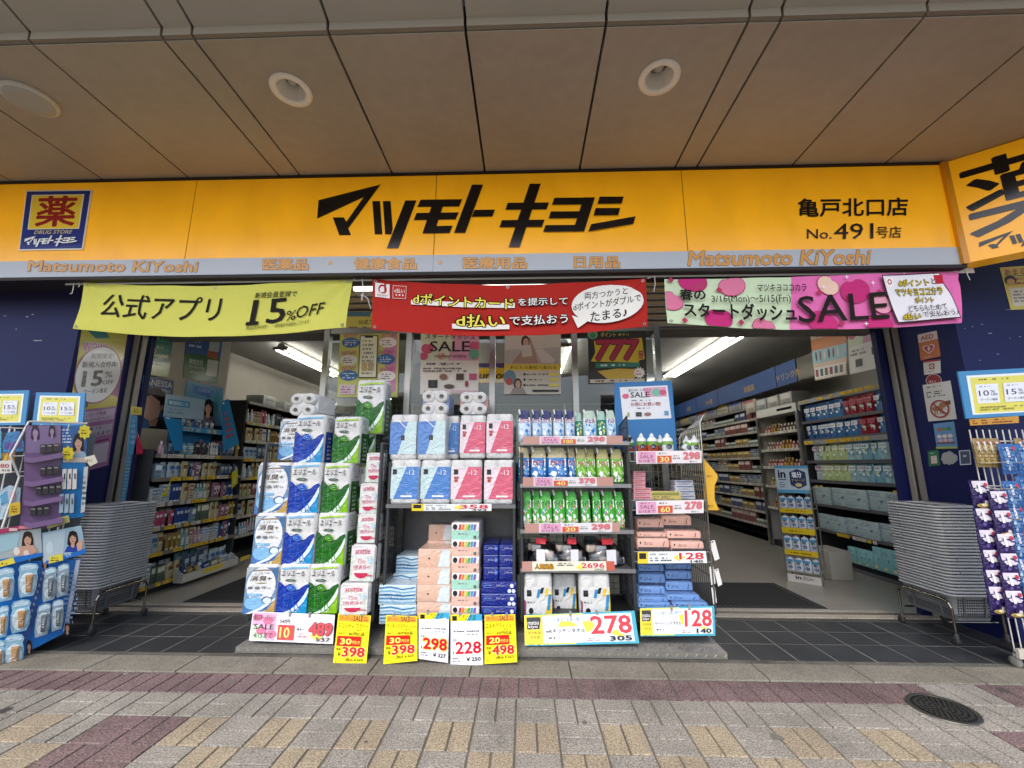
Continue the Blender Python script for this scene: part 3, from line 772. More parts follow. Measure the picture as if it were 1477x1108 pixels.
# app poster
P = poster([(492, 452), (577, 452), (573, 573), (486, 573)], '#cfd179', '')
P.rect(.02, -.02, .5, .04, '#4a7fb2')
P.poly([(.97, .15), (.97, .93), (.72, .97), (.80, .55), (.74, .45), (.86, .33)], '#d48fb4')
P.text('公式アプリ', .30, .08, .72, .14, '#26251f', bold=.01); P.text('新しくなってひとつに！', .28, .20, .73, .245, '#26251f', bold=.008); P.micro(.08, .16, .92, .19, 1, '#4b4a3c')
for k, (a, bb, c) in enumerate(((.19, .36, '#3a6ea8'), (.17, .57, '#e6e3df'), (.18, .75, '#3a6ea8'), (.82, .36, '#ece7e6'), (.80, .56, '#3a6ea8'), (.82, .76, '#ece7e6'))):
    P.text('WOW!', a - .13, bb - .105, a + .12, bb - .05, '#c05a8c', bold=.015, dy=.01); P.ell(a, bb, .15, .062, c); P.micro(a - .1, bb - .035, a + .1, bb + .04, 3, '#dfe8f2' if c == '#3a6ea8' else '#55514c', seed=k)
P.rect(.345, .275, .655, .78, '#26282b'); P.rect(.36, .285, .64, .77, '#e9ead2'); P.rect(.43, .28, .57, .305, '#26282b'); P.micro(.40, .32, .60, .75, 9, '#7d7b60', seed=4); P.rect(.40, .60, .49, .70, '#c9b07a'); P.rect(.51, .60, .60, .70, '#b9a683')
P.rect(.05, .86, .30, .97, '#e0c6d0'); P.micro(.07, .87, .28, .96, 3, '#8a3a5a')
tag(P.done('poster'), 'yellow app poster with a drawn phone and WOW bubbles on the window', 'poster')
# sale poster
P = poster([(607, 478), (691, 478), (690, 569), (606, 569)], '#e6e2dc', '')
P.poly([(0, 0), (.60, 0), (.48, .47), (0, .47)], '#d5ddc2'); P.poly([(.60, 0), (1, 0), (1, .47), (.48, .47)], '#e0a3c0')
for a, bb, r, c in ((.12, .28, .09, '#cf5478'), (.05, .40, .07, '#cf5478'), (.93, .24, .08, '#d05a7c'), (.36, .40, .06, '#dfb09a')): petal(P, a, bb, r, c, asp=.95)
P.ell(.92, .37, .09, .085, '#6fb295'); P.text('スタートダッシュ', .08, .04, .93, .13, ink, bold=.02); P.text('SALE', .16, .16, .85, .33, ink, bold=.018); P.text('3/16(Mon)～5/15(Fri)', .24, .38, .78, .44, '#4a3038', bold=.01)
P.micro(.03, .50, .97, .55, 1, '#5d5a58'); P.text('プレゼント！', .32, .50, .55, .55, ink); P.rect(.14, .78, .30, .90, '#1f1f22'); P.ell(.22, .84, .045, .045, '#3b3b3f'); P.rect(.62, .68, .75, .78, '#4d3b30'); P.ell(.40, .73, .07, .05, '#8d6a55'); P.rect(.84, .68, .97, .78, '#c05a80'); P.ell(.50, .88, .09, .035, '#5a4840'); P.ell(.80, .84, .03, .05, '#9c2f4a'); P.micro(.05, .58, .95, .66, 2, '#6a6765', seed=8)
P.rect(.52, .94, .97, .985, '#d9b5bb'); P.micro(.03, .93, .5, .99, 1, '#8d8a88')
tag(P.done('poster'), 'pink and mint SALE poster with small prize pictures on the window', 'poster')
# beauty poster
P = poster([(728, 478), (809, 478), (809, 569), (727, 569)], '#c9c3b6', '')
P.rect(.01, .0, .99, .52, '#d0cbc0'); P.poly([(.01, .30), (.6, .28), (.99, .25), (.99, .52), (.01, .52)], '#b9b6ad')
P.poly([(.36, .10), (.46, .10), (.54, .30), (.60, .52), (.12, .52), (.30, .32)], '#b18f80'); P.ell(.37, .17, .075, .10, '#33261f'); P.ell(.38, .185, .05, .072, '#c39c88'); P.poly([(.30, .23), (.46, .22), (.50, .40), (.32, .42)], '#cfcac2'); P.poly([(.55, .30), (.66, .28), (.9, .46), (.86, .52), (.66, .50)], '#d5cdc4')
P.rect(0, .53, 1, .63, '#d3b93c'); P.text('あなたの素肌で変わる', .10, .555, .92, .61, '#2c2618', bold=.01)
P.rect(0, .63, 1, 1, '#bdb8ad'); P.ell(.10, .74, .11, .12, '#5d7f94'); P.ell(.09, .80, .06, .06, '#a8463f'); P.ell(.24, .84, .075, .09, '#3a2b24'); P.ell(.245, .845, .045, .06, '#b78e7b'); P.poly([(.10, 1), (.16, .9), (.34, .9), (.40, 1)], '#8b7f78')
for i in range(3): P.ell(.36, .69 + i * .085, .022, .022, '#222'.replace('#222', '#222222'), 10); P.micro(.40, .67 + i * .085, .78, .71 + i * .085, 1, '#3f3c36', seed=i); P.rect(.80, .665 + i * .085, .96, .715 + i * .085, '#d3c25a')
P.rect(.50, .93, .96, .965, '#2b2825')
tag(P.done('poster'), 'pale beauty poster of a woman with a yellow middle band on the window', 'poster')
# 777 poster
P = poster([(848, 470), (931, 470), (933, 551), (849, 553)], '#2a2724', '')
P.rect(.22, -.02, .7, .12, '#2c6e4c'); P.text('全員もらえる', .25, .0, .68, .10, '#d8d05a', bold=.02); P.ell(.08, .16, .09, .08, '#6fa79a'); P.ell(.08, .17, .05, .05, '#3f8a52'); P.poly([(.74, .0), (.83, -.01), (.86, .07), (.76, .08)], '#c46a24')
P.text('ポイント', .22, .12, .48, .20, '#d8cf6a', bold=.015); P.micro(.5, .13, .8, .19, 1, '#c9b95a')
P.poly([(.10, .27), (.93, .22), (.97, .60), (.88, .62), (.86, .66), (.04, .63), (.12, .48)], '#d9c233')
P.text('777', .12, .25, .86, .62, '#b02a4a', bold=.05, sl=.06, ol='#5a1426', olw=.02); P.text('倍', .86, .44, .95, .60, '#b02a4a', bold=.03)
P.rect(.12, .66, .88, .74, '#2f7a6a'); P.micro(.15, .67, .85, .73, 1, '#c9dfcf'); P.poly([(.15, .80), (.5, .76), (.92, .78), (.75, .96), (.35, .96)], '#c9a63a')
pts = []
for i in range(24): r_ = .105 if i % 2 else .075; pts.append((.87 + r_ * math.cos(i * math.pi / 12), .84 + r_ * math.sin(i * math.pi / 12)))
P.poly(pts, '#e8e2dc'); P.micro(.81, .79, .93, .89, 2, '#b02a3a'); P.rect(.02, .94, .96, 1, '#bfb9ab'); P.micro(.04, .945, .95, .995, 1, '#7a3030')
tag(P.done('poster'), 'black and yellow 777 points poster on the window', 'poster')
# ------------------------------------------------------------------ loading plate under the carts
ORD = ['top', 'second', 'third', 'fourth', 'fifth', 'sixth', 'seventh', 'eighth', 'ninth', 'tenth', 'eleventh', 'twelfth']
galv = M('#8b8b88', 'galv')
xa, xb = ay(341, 945, 3.33).x, ay(1048, 948, 3.33).x
b = MB(); zt_ = .052
b.hexa([(xa, 3.318, .0035), (xb, 3.318, .0035), (xb, 4.08, .0035), (xa, 4.08, .0035), (xa, 3.318, zt_ - .006), (xb, 3.318, zt_ - .006), (xb, 4.08, zt_ + .01), (xa, 4.08, zt_ + .01)], stonemat('worn_galvanised', '#6e6d69', '#9a9892', scale=4, rough=.5))
for i in range(int((xb - xa) / .034)):
    x = xa + .01 + i * .034; s_ = 1 if i % 2 else -1
    b.tube((x + .004, 3.3115, .028 - s_ * .009), (x + .02, 3.3115, .028 + s_ * .009), .0032, M('#b0aea8', 'galv'), 4)
b.box(xa, 3.3125, .006, xb, 3.3175, .046, M('#a5a29a', 'galv'))
r_ = random.Random(2)
for i in range(70):
    for j in range(5):
        x = xa + .02 + i * (xb - xa - .04) / 70; y = 3.345 + j * .042; s_ = 1 if (i + j) % 2 else -1
        b.tube((x, y - s_ * .009, zt_ - .004 + j * .0003), (x + .018, y + s_ * .009, zt_ - .004 + j * .0003), .0028, M('#a3a19b', 'galv'), 4)
tag(b.obj('floor_plate'), 'long worn steel tread plate ramp lying on the dark tiles under the carts', 'ramp')
ZP = zt_

# ------------------------------------------------------------------ carts and racks
dark = M('#3f4143', 'wire'); chrome = M('#a8a6a0', 'chrome')
def caster(t, x, y, z0, r=.055, hub='#8d8c88'):
    c = MB(); c.box(x - .018, y - .03, z0 + r * 1.1, x - .014, y + .03, z0 + 2.25 * r, dark); c.box(x + .014, y - .03, z0 + r * 1.1, x + .018, y + .03, z0 + 2.25 * r, dark); c.box(x - .03, y - .04, z0 + 2.25 * r, x + .03, y + .04, z0 + 2.33 * r, dark)
    c.box(x - .014, y - .008, z0 + r * 1.5, x + .014, y + .03, z0 + 2.2 * r, dark)
    o = c.obj('caster', t)
    w = MB(); w.lathe((x, y - .0, z0 + r), [(r * .5, -.012), (r * .96, -.0125), (r, -.008), (r, .008), (r * .96, .0125), (r * .5, .012)], M('#232323', 'rubber'), 20, axis='x')
    w.lathe((x, y, z0 + r), [(r * .2, -.0135), (r * .55, -.0128), (r * .55, .0128), (r * .2, .0135)], M(hub, 'galv'), 14, axis='x')
    w.obj('wheel', o)
def grid(t, name, p0, ux, uz, w, h, nx, nz, m, r=.0022, rf=.006):
    """a welded wire panel in the plane of ux and uz"""
    b = MB(); p0, ux, uz = Vector(p0), Vector(ux), Vector(uz)
    for i in range(nx + 1):
        b.tube(p0 + ux * w * i / nx, p0 + ux * w * i / nx + uz * h, rf if i in (0, nx) else r, m, 6 if i in (0, nx) else 4, cap=False)
    for j in range(nz + 1):
        b.tube(p0 + uz * h * j / nz, p0 + uz * h * j / nz + ux * w, rf if j in (0, nz) else r, m, 6 if j in (0, nz) else 4, cap=False)
    return b.obj(name, t)
def cart(label, x0, x1, y0, y1, zb, zt, sides='LR', back=True, post=.014, wheels=True, m=dark, backp=False):
    t = thing('display_cart', label, 'display cart', ((x0 + x1) / 2, (y0 + y1) / 2, ZP))
    b = MB()
    for x in (x0 + post, x1 - post):
        for y in (y0 + post, y1 - post): b.tube((x, y, zb - .02), (x, y, zt), post, m, 8)
    for x in (x0 + post, x1 - post): b.tube((x, y0 + post, zt), (x, y1 - post, zt), post, m, 8)
    b.tube((x0 + post, y1 - post, zt), (x1 - post, y1 - post, zt), post, m, 8); b.obj('frame', t)
    MB().box(x0, y0 + .004, zb, x1, y1, zb + .03, M('#4b4c4d', 'galv')).obj('base', t)
    for s, x in (('L', x0 + post), ('R', x1 - post)):
        if s in sides: grid(t, 'side_grid', (x, y0 + post, zb + .04), (0, 1, 0), (0, 0, 1), y1 - y0 - 2 * post, zt - zb - .05, 10, int((zt - zb) / .05), m)
    if back: grid(t, 'back_grid', (x0 + post, y1 - post, zb + .04), (1, 0, 0), (0, 0, 1), x1 - x0 - 2 * post, zt - zb - .05, 14, int((zt - zb) / .05), m)
    if backp: MB().box(x0 + .03, y1 - .05, zb + .04, x1 - .03, y1 - .045, zt - .05, M('#56575a', 'galv')).obj('back_sheet', t)
    if wheels:
        for x in (x0 + .07, x1 - .07):
            for y in (y0 + .08, y1 - .08): caster(t, x, y, ZP, min(.055, (zb - ZP) / 2.35))
    return t
XC = [ay(364, 760, 3.42).x, ay(546, 760, 3.46).x, ay(554, 760, 3.48).x, ay(744, 760, 3.48).x, ay(750, 760, 3.48).x, ay(914, 760, 3.5).x]
zb_ = .19
c1 = cart('dark wire cart heaped with white, blue and green toilet roll packs', XC[0], XC[1], 3.46, 4.0, zb_, 1.52)
c2 = cart('dark wire cart with blue and pink toilet rolls above tissue boxes', XC[2], XC[3], 3.50, 4.02, zb_, 1.36, backp=True)
c3 = cart('dark wire cart with four shelves of detergent refill pouches', XC[4], XC[5], 3.50, 4.02, zb_, 1.44)
def shelf(t, x0, x1, y0, y1, z, lip=.0, m=None):
    b = MB(); b.box(x0 + .03, y0 + .005, z - .018, x1 - .03, y1 - .03, z, m or M('#6f7072', 'galv'))
    b.box(x0 + .002, y0 - .004, z - .03, x1 - .002, y0 + .0045, z + lip, m or M('#77787a', 'galv')); return b.obj('shelf', t)

# ------------------------------------------------------------------ goods: one of each kind, then copies
JIT = random.Random(31)
class Kind:
    """the first of a kind and its copies; built front-bottom-centre at the origin, w wide, d deep, h high"""
    def __init__(s, root, w, d, h): s.root, s.w, s.d, s.h, s.used = root, w, d, h, False
    def put(s, x, y, z, label, group, w=None, h=None, d=None, rotz=0, tilt=0, roll=0):
        sc = ((w or s.w) / s.w, (d or s.d) / s.d, (h or s.h) / s.h)
        if not s.used: o = s.root; s.used = True
        else: o = dup(s.root, (0, 0, 0))
        if s.h > .19 and s.w < .3: rotz += R(JIT.uniform(-2.2, 2.2)); roll += R(JIT.uniform(-.5, .5)); y += JIT.uniform(-.004, .006)
        o.location = (x, y, z); o.scale = sc; o.rotation_euler = (tilt, roll, rotz); o['label'] = label
        if group: o['group'] = group
        elif 'group' in o: del o['group']
        return o
    def at(s, u0, v0, u1, v1, Y, label, group, d=None, tilt=0, rotz=0, roll=0, z0=None):
        um, vm = (u0 + u1) / 2, (v0 + v1) / 2
        xa, xb = ay(u0, vm, Y).x, ay(u1, vm, Y).x; zt, zb = ay(um, v0, Y).z, ay(um, v1, Y).z
        return s.put((xa + xb) / 2, Y, zb if z0 is None else z0, label, group, xb - xa, zt - zb, d, rotz, tilt, roll)
def fpr(w, h, y=-.0012, fin='film', inset=0.0):
    return Pr.quad((-w / 2 + inset, y, h), (w / 2 - inset, y, h), (w / 2 - inset, y, 0), (-w / 2 + inset, y, 0), fin=fin)
def pack_mesh(w, d, h, m, lobes=2, rows=3, groove=.010):
    b = MB(); r = .035; rings = []
    zs_ = [0, .006, .02]
    for k in range(1, rows): zs_ += [h * k / rows - .012, h * k / rows, h * k / rows + .012]
    zs_ += [h - .02, h - .006, h]
    for z in zs_:
        ins = .012 if z in (0, h) else (.004 if z in (.006, h - .006) else (.0025 if any(abs(z - h * k / rows) < 1e-6 for k in range(1, rows)) else 0))
        ring = []
        for qx, qy, a0 in ((1, 1, 0), (-1, 1, 90), (-1, -1, 180), (1, -1, 270)):
            for a in (0, 22, 45, 68, 90):
                t_ = R(a0 + a); ring.append([qx * (w / 2 - r) + (r - ins) * math.cos(t_), d / 2 + qy * (d / 2 - r) + (r - ins) * math.sin(t_), z])
            if qy == 1 and qx == 1 or (qx == -1 and qy == -1):
                s_ = 1 if qy == 1 else -1
                for f in (.55, .25, .1, .04, 0, -.04, -.1, -.25, -.55):
                    x = f * (w - 2 * r) * .9 * s_; g_ = groove * math.exp(-(x / .011) ** 2)
                    ring.append([x, d / 2 + s_ * (d / 2 - ins - g_), z])
        rings.append([tuple(p) for p in ring])
    b.ring(rings, m); return b
white = '#d3d3d1'
def elle(name, dk, lt, sw, badge):
    w, d, h = .222, .215, .365
    root = pack_mesh(w, d, h, M(white, 'film')).obj(name, origin=(0, 0, 0)); tag(root, name, 'toilet rolls')
    P = fpr(w, h); cs = .02
    L_, R_ = .025, .975
    wave = [(L_, .36), (.10, .37), (.17, .41), (.21, .44), (.30, .43), (.38, .40), (.48, .41), (.55, .46), (.60, .52), (.70, .50), (.80, .44), (.90, .41), (R_, .40)]
    P.poly(wave + [(R_, .985), (L_, .985)], dk)
    for k in range(5): P.poly([(.12 + .1 * k, .5), (.16 + .1 * k, .5), (.12 + .16 * k, .96), (.09 + .16 * k, .96)], sw) if k % 2 else None
    P.poly([(R_, .46), (R_, .60), (.86, .75), (.66, .90), (.42, .985), (.20, .985), (.45, .92), (.66, .80), (.84, .63)], '#d7e8d8' if 'green' in name else '#cfe4f2')
    for k in range(6): P.poly([(.44 + .012 * k, .52), (.45 + .012 * k, .52), (.10 + .13 * k, .94), (.075 + .13 * k, .94)], sw)
    P.poly([(R_, .58), (R_, .985), (.46, .985), (.68, .92), (.86, .77)], lt)
    P.poly([(.08, .08), (.45, .055), (.92, .045), (.88, .085), (.45, .085), (.15, .115)], badge); P.text('エリエール', .12, .13, .84, .245, '#2a2a38', bold=.016, sl=.03)
    P.poly([(.22, .325), (.32, .30), (.5, .30), (.60, .325), (.5, .35), (.32, .35)], '#2e3d8f' if 'blue' in name else '#37553c'); P.text('シングル', .33, .313, .50, .337, '#e9e9e4')
    P.ell(.46, .475, .13, .05, badge); P.ell(.46, .475, .115, .042, sw); P.micro(.4, .46, .53, .49, 1, '#e5f2f2')
    P.text('12', .62, .87, .74, .91, '#e8efe4'); P.micro(.5, .925, .92, .95, 1, '#dfe9ef')
    P.done('wrapper_print', root)
    P = Pr.quad((w / 2 + .0012, .02, h), (w / 2 + .0012, d - .02, h), (w / 2 + .0012, d - .02, 0), (w / 2 + .0012, .02, 0), fin='film')
    P.rect(.0, .36, 1, .985, dk); P.micro(.25, .45, .75, .95, 6, '#cfd8cf', seed=3); P.ringe(.4, .12, .2, .06, .25, '#8d9a9f'); P.micro(.3, .2, .8, .3, 2, '#7a8488')
    P.done('side_print', root)
    return Kind(root, w, d, h)
KB = elle('toilet_roll_pack', '#0b3296', '#1689be', '#1450bc', '#6fb0d6'); KB.root['category'] = 'toilet rolls'
_nm = 'green'
def elle_green():
    k = elle('toilet_roll_pack_green', '#155a16', '#7cb412', '#28801f', '#98be2e'); k.root.name = 'toilet_roll_pack'; return k
KG = elle_green()
def elle_deo():
    w, d, h = .222, .215, .365
    root = pack_mesh(w, d, h, M(white, 'film')).obj('toilet_roll_pack', origin=(0, 0, 0)); tag(root, '', 'toilet rolls')
    P = fpr(w, h)
    P.rect(.03, .06, .97, .985, '#6f8fae'); P.poly([(.03, .07), (.3, .06), (.12, .16), (.03, .3)], '#a3adb2'); P.poly([(.60, .06), (.97, .06), (.97, .5), (.86, .2)], '#416b9a')
    P.ell(.5, .42, .43, .365, '#dcdedf', 30); P.poly([(.03, .75), (.3, .78), (.7, .80), (.97, .66), (.97, .985), (.03, .985)], '#3d6ea6'); P.ell(.36, .78, .30, .13, '#7fb3da'); P.poly([(.97, .70), (.97, .985), (.45, .985), (.75, .9)], '#b59455'); P.poly([(.97, .66), (.97, .71), (.6, .9), (.25, .985), (.12, .985), (.5, .88)], '#e8f0f4')
    P.ell(.72, .72, .16, .075, '#2c4f80'); P.ell(.73, .725, .13, .06, '#d7e8f2')
    P.poly([(.2, .115), (.5, .10), (.85, .10), (.8, .125), (.5, .125), (.25, .14)], '#8a7a66'); P.text('エリエール', .28, .155, .72, .195, '#5b5450', bold=.01); P.text('消臭+', .16, .225, .80, .335, '#5a4636', bold=.012, sl=.05)
    P.poly([(.3, .375), (.5, .36), (.7, .375), (.5, .39)], '#8d8357'); P.ell(.2, .47, .08, .03, '#707478'); P.ell(.4, .47, .08, .03, '#707478'); P.text('W', .52, .435, .68, .495, '#3e3a3a', sl=.1); P.text('消臭', .70, .46, .82, .49, '#3e3a3a')
    P.rect(.12, .58, .56, .63, '#6fa9d6'); P.micro(.15, .59, .52, .62, 1, '#e7f1f8'); P.text('12', .55, .93, .72, .97, '#f0ead8')
    P.done('wrapper_print', root); return Kind(root, w, d, h)
KD = elle_deo()
def scot():
    w, d, h = .155, .15, .225
    root = pack_mesh(w, d, h, M(white, 'film'), rows=2, groove=.006).obj('toilet_roll_pack', origin=(0, 0, 0)); tag(root, '', 'toilet rolls')
    P = fpr(w, h)
    P.rect(.04, .03, .96, .97, '#dad5d5')
    for i in range(6): P.rect(.05 + i * .155, .30, .11 + i * .155, .96, '#bcd6c4')
    P.ell(.48, .62, .36, .30, '#dad5d5'); P.text('scottie', .2, .09, .78, .24, '#c43a5c', bold=.012); P.text('75m', .32, .38, .62, .50, '#c84a68'); P.text('3倍長持ち', .15, .54, .82, .66, '#c84a68', bold=.008)
    P.ell(.48, .75, .27, .14, '#bb2a50', 16, 0, 180); P.ell(.86, .4, .06, .06, '#9fc6de'); P.ell(.78, .45, .05, .05, '#b5d5e6'); P.rect(.72, .80, .94, .83, '#c04a68')
    P.done('wrapper_print', root); return Kind(root, w, d, h)
KS = scot()
GE = None
def lab(colour, row, col): return f'{colour} toilet roll pack, {row} in the {col} column of the wire cart'
R4 = ['topmost', 'second from the top', 'second from the bottom', 'lowest']
for i, (q, Y) in enumerate((((402, 604, 441, 664), 3.62), ((370, 667, 418, 743), 3.50), ((365, 740, 410, 815), 3.455), ((353, 814, 400, 886), 3.43))):
    KD.at(*q, Y, f'white and gold oval label toilet roll pack, {R4[i]} of the heaped cart', None, d=.2, rotz=R(2))
for i, (q, Y) in enumerate((((424, 598, 468, 668), 3.50), ((417, 667, 462, 743), 3.47), ((409, 740, 454, 816), 3.44), ((399, 814, 446, 886), 3.41))):
    KB.at(*q, Y, f'white topped blue toilet roll pack, {R4[i]} of its front column', None, d=.2)
for i, (q, Y) in enumerate((((479, 601, 520, 669), 3.55), ((463, 668, 504, 743), 3.48), ((455, 740, 499, 817), 3.45), ((444, 814, 489, 886), 3.42))):
    KG.at(*q, Y, f'white topped green toilet roll pack, {R4[i]} of its front column', None, d=.2)
gb = 'toilet roll packs in the rear rows of the heaped cart'
KB.at(449, 604, 484, 668, 3.74, 'blue toilet roll pack standing behind the front blue column', None, d=.2)
for q, Y, l in (((508, 604, 541, 666), 3.77, 'green toilet roll pack behind the topmost front green one'), ((495, 668, 530, 735), 3.70, 'green toilet roll pack behind the second green one'), ((491, 742, 526, 806), 3.68, 'green toilet roll pack behind the third green one')):
    KG.at(*q, Y, l, None, d=.2)
KG.at(512, 548, 554, 626, 3.72, 'lone green toilet roll pack standing highest against the window poster', None, d=.2)
z_ = ay(530, 628, 3.72).z
for i, (q, Y) in enumerate((((527, 653, 552, 697), 3.52), ((518, 697, 546, 742), 3.50), ((515, 741, 545, 784), 3.49), ((504, 786, 541, 840), 3.44), ((489, 842, 532, 888), 3.40))):
    KS.at(*q, Y, f'small pink and white toilet roll pack, {["topmost", "second", "middle", "fourth", "lowest"][i]} of its narrow column', None, d=.15)
# packs laid down so that their roll ends show
def ends(side_c, name='toilet_roll_pack'):
    w, h, d = .205, .205, .34
    root = MB(); mm = M('#d0cfcd', 'film')
    for x in (-1, 1):
        for z in (0, 1): root.lathe((x * w * .25, 0, w * .25 + z * w * .5), [(.016, .004), (w * .22, 0), (w * .25, .008), (w * .25, d - .01), (w * .2, d)], mm, 18, axis='y')
    root.box(-w * .24, .012, w * .02, w * .24, d - .012, h - w * .02, mm)
    root.box(w * .24, .05, .03, w * .504, d - .03, h - .03, M(side_c, 'film')); root.box(-w * .504, .05, .03, -w * .24, d - .03, h - .03, M(side_c, 'film'))
    o = root.obj(name, origin=(0, 0, 0)); tag(o, '', 'toilet rolls')
    P = Pr.quad((-w / 2, -.002, h), (w / 2, -.002, h), (w / 2, -.002, 0), (-w / 2, -.002, 0), fin='paper')
    for x in (.25, .75):
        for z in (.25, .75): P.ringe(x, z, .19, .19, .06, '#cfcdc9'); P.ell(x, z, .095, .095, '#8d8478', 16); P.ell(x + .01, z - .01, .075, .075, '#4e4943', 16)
    P.done('core', o); return Kind(o, w, d, h)
KE1 = ends('#7f97c4'); KE2 = ends('#cf9a98'); KE3 = ends('#d8d8d4')
KE3.at(415, 567, 456, 599, 3.60, 'toilet roll pack on its side atop the heaped cart, roll ends forward', None, d=.3, rotz=R(-12))
KE1.at(608, 563, 646, 598, 3.58, 'toilet roll pack on its side atop the blue packs, roll ends forward', None, d=.3)
KE2.at(663, 565, 702, 598, 3.58, 'toilet roll pack on its side atop the pink packs, roll ends forward', None, d=.3)

def mk(main, pale, front=True, red=False):
    w, d, h = .222, .215, .36
    root = pack_mesh(w, d, h, M('#d0d0ce', 'film')).obj('toilet_roll_pack', origin=(0, 0, 0)); tag(root, '', 'toilet rolls')
    P = fpr(w, h)
    P.rect(.012, .165, .988, .885, pale)
    if front:
        P.poly([(.56, .165), (.988, .165), (.988, .885), (.15, .885)], main); P.rect(.10, .22, .24, .335, '#1f1f22'); P.text('12', .66, .235, .84, .345, '#ece8ea', bold=.006); P.micro(.55, .28, .66, .33, 2, '#e8e4e6')
        P.micro(.58, .74, .80, .775, 2, '#ece8ea'); P.rect(.40, .805, .78, .845, '#e9e6e6')
        if red: P.text('薄型', .10, .38, .26, .44, '#b5302f', bold=.03); P.ell(.18, .475, .06, .035, '#b5482f')
    else:
        P.poly([(.012, .165), (.66, .165), (.32, .885), (.012, .885)], main); P.rect(.42, .47, .56, .58, '#1f1f22'); P.micro(.45, .49, .53, .55, 2, '#8d8c90')
        P.poly([(.25, .12), (.27, .11), (.62, .30), (.60, .31)], '#f0f0f0')
    P.done('wrapper_print', root); return Kind(root, w, d, h)
KMB, KMR, KMP = mk('#4f82c4', '#c0d8da'), mk('#5d87c6', '#c3dadb', False), mk('#d4647c', '#e5d3da', red=True)
sh_z = ay(650, 727.5, 3.5).z
shelf(c2, XC[2], XC[3], 3.495, 4.02, sh_z)
KMR.at(562, 598, 601, 663, 3.52, 'blue toilet roll pack with its plain back forward, outermost of the upper tier', None, d=.2)
KMR.at(602, 597, 643, 663, 3.51, 'blue toilet roll pack with its plain back forward, beside the blue twelve pack', None, d=.2)
KMB.at(636, 600, 662, 662, 3.64, 'blue twelve roll pack tucked behind between blue and pink packs of the upper tier', None, d=.2)
KMP.at(663, 599, 700, 661, 3.53, 'pink twelve roll pack in the middle of the upper tier', None, d=.2)
KMP.at(701, 597, 740, 661, 3.53, 'pink twelve roll pack at the end of the upper tier', None, d=.2)
KMB.at(562, 663, 605, 727, 3.51, 'blue twelve roll pack at the outer end of the shelf tier', None, d=.2, z0=sh_z)
KMB.at(606, 663, 650, 727, 3.52, 'blue twelve roll pack next to the pink ones on the shelf tier', None, d=.2, z0=sh_z)
KMP.at(650, 663, 695, 727, 3.51, 'pink twelve roll pack next to the blue ones on the shelf tier', None, d=.2, z0=sh_z)
KMP.at(698, 663, 742, 727, 3.51, 'pink twelve roll pack at the end of the shelf tier by the pouches', None, d=.2, z0=sh_z)

# tissue boxes
def tbox(w, d, h, c, cat, name):
    b = MB(); b.rbox(-w / 2, 0, 0, w / 2, d, h, M(c, 'film'), .006); o = b.obj(name, origin=(0, 0, 0)); tag(o, '', cat); return o, fpr(w, h, -.001, inset=.004)
w, d, h = .235, .34, .115
o, P = tbox(w, d, h, '#c3d6e0', 'tissue boxes', 'tissue_pack')
for a in range(5): P.poly([(0, .12 + a * .17), (.3, .05 + a * .19), (.65, .18 + a * .16), (1, .08 + a * .18), (1, .15 + a * .18), (.65, .26 + a * .16), (.3, .14 + a * .19), (0, .2 + a * .17)], ['#4a86b0', '#7aaac8', '#2f70a0'][a % 3])
P.text('クリネックス', .15, .42, .62, .56, '#3a5688', bold=.02); P.text('ティシュー', .3, .60, .75, .72, '#3a5688', bold=.02); P.done('box_print', o); KW = Kind(o, w, d, h)
o, P = tbox(w, d, h, '#d9b49e', 'tissue boxes', 'tissue_pack')
P.poly([(.72, .04), (.98, .04), (.98, .96), (.60, .96)], '#cfdadb'); P.ell(.33, .5, .035, .06, '#6a4a3e', 10); P.rect(0, .0, 1, .03, '#e6d6cc'); P.done('box_print', o); KP = Kind(o, w, d, h)
rain = ['#c94f4f', '#e08a3a', '#d9c83c', '#5fae56', '#4a9fc4', '#7a62b0']
def rbx(c):
    o, P = tbox(w, d, h, '#e4e0dc', 'tissue boxes', 'tissue_pack'); P.rect(0, .62, 1, 1, c); P.rect(0, .45, 1, .62, c)
    P.ell(.12, .25, .085, .17, '#2b2b2d', 16)
    for i, cc in enumerate(rain): P.poly([(.28 + i * .11, .1), (.36 + i * .11, .08), (.335 + i * .11, .42), (.25 + i * .11, .42)], cc)
    P.text('SOFT TISSUE', .2, .60, .78, .70, '#8a8580') if False else P.micro(.2, .58, .75, .72, 1, '#8a6f66'); P.rect(.82, .74, .92, .92, '#5f6a66'); P.done('box_print', o); return Kind(o, w, d, h)
KRG, KRP = rbx('#9fd0bd'), rbx('#e3b8a6')
o, P = tbox(w, d, h, '#17267e', 'tissue boxes', 'tissue_pack')
P.text('ティシュー', .42, .22, .66, .38, '#d8dff0', bold=.02); P.micro(.05, .1, .35, .5, 3, '#5f86cc'); P.rect(0, .93, 1, .98, '#8f9fd4')
for a, bb in ((.88, .3), (.81, .7), (.93, .7)): P.ell(a, bb, .055, .16, '#d5dcec', 14)
P.done('box_print', o); KN = Kind(o, w, d, h)
o, P = tbox(.12, d, h, '#17267e', 'tissue boxes', 'tissue_pack'); P.text('ティシュー', .3, .22, .75, .40, '#d8dff0', bold=.02); P.rect(0, .93, 1, .98, '#8f9fd4'); P.ell(.85, .3, .1, .2, '#4f78c8'); P.done('box_print', o); KNS = Kind(o, .12, d, h)
zb0 = zb_ + .03
def stack(K, rows, Y, labs):
    for (q, yy), l in zip(rows, labs): K_ = K if not isinstance(K, list) else K[labs.index(l)]; K_.at(*q, yy, l, None)
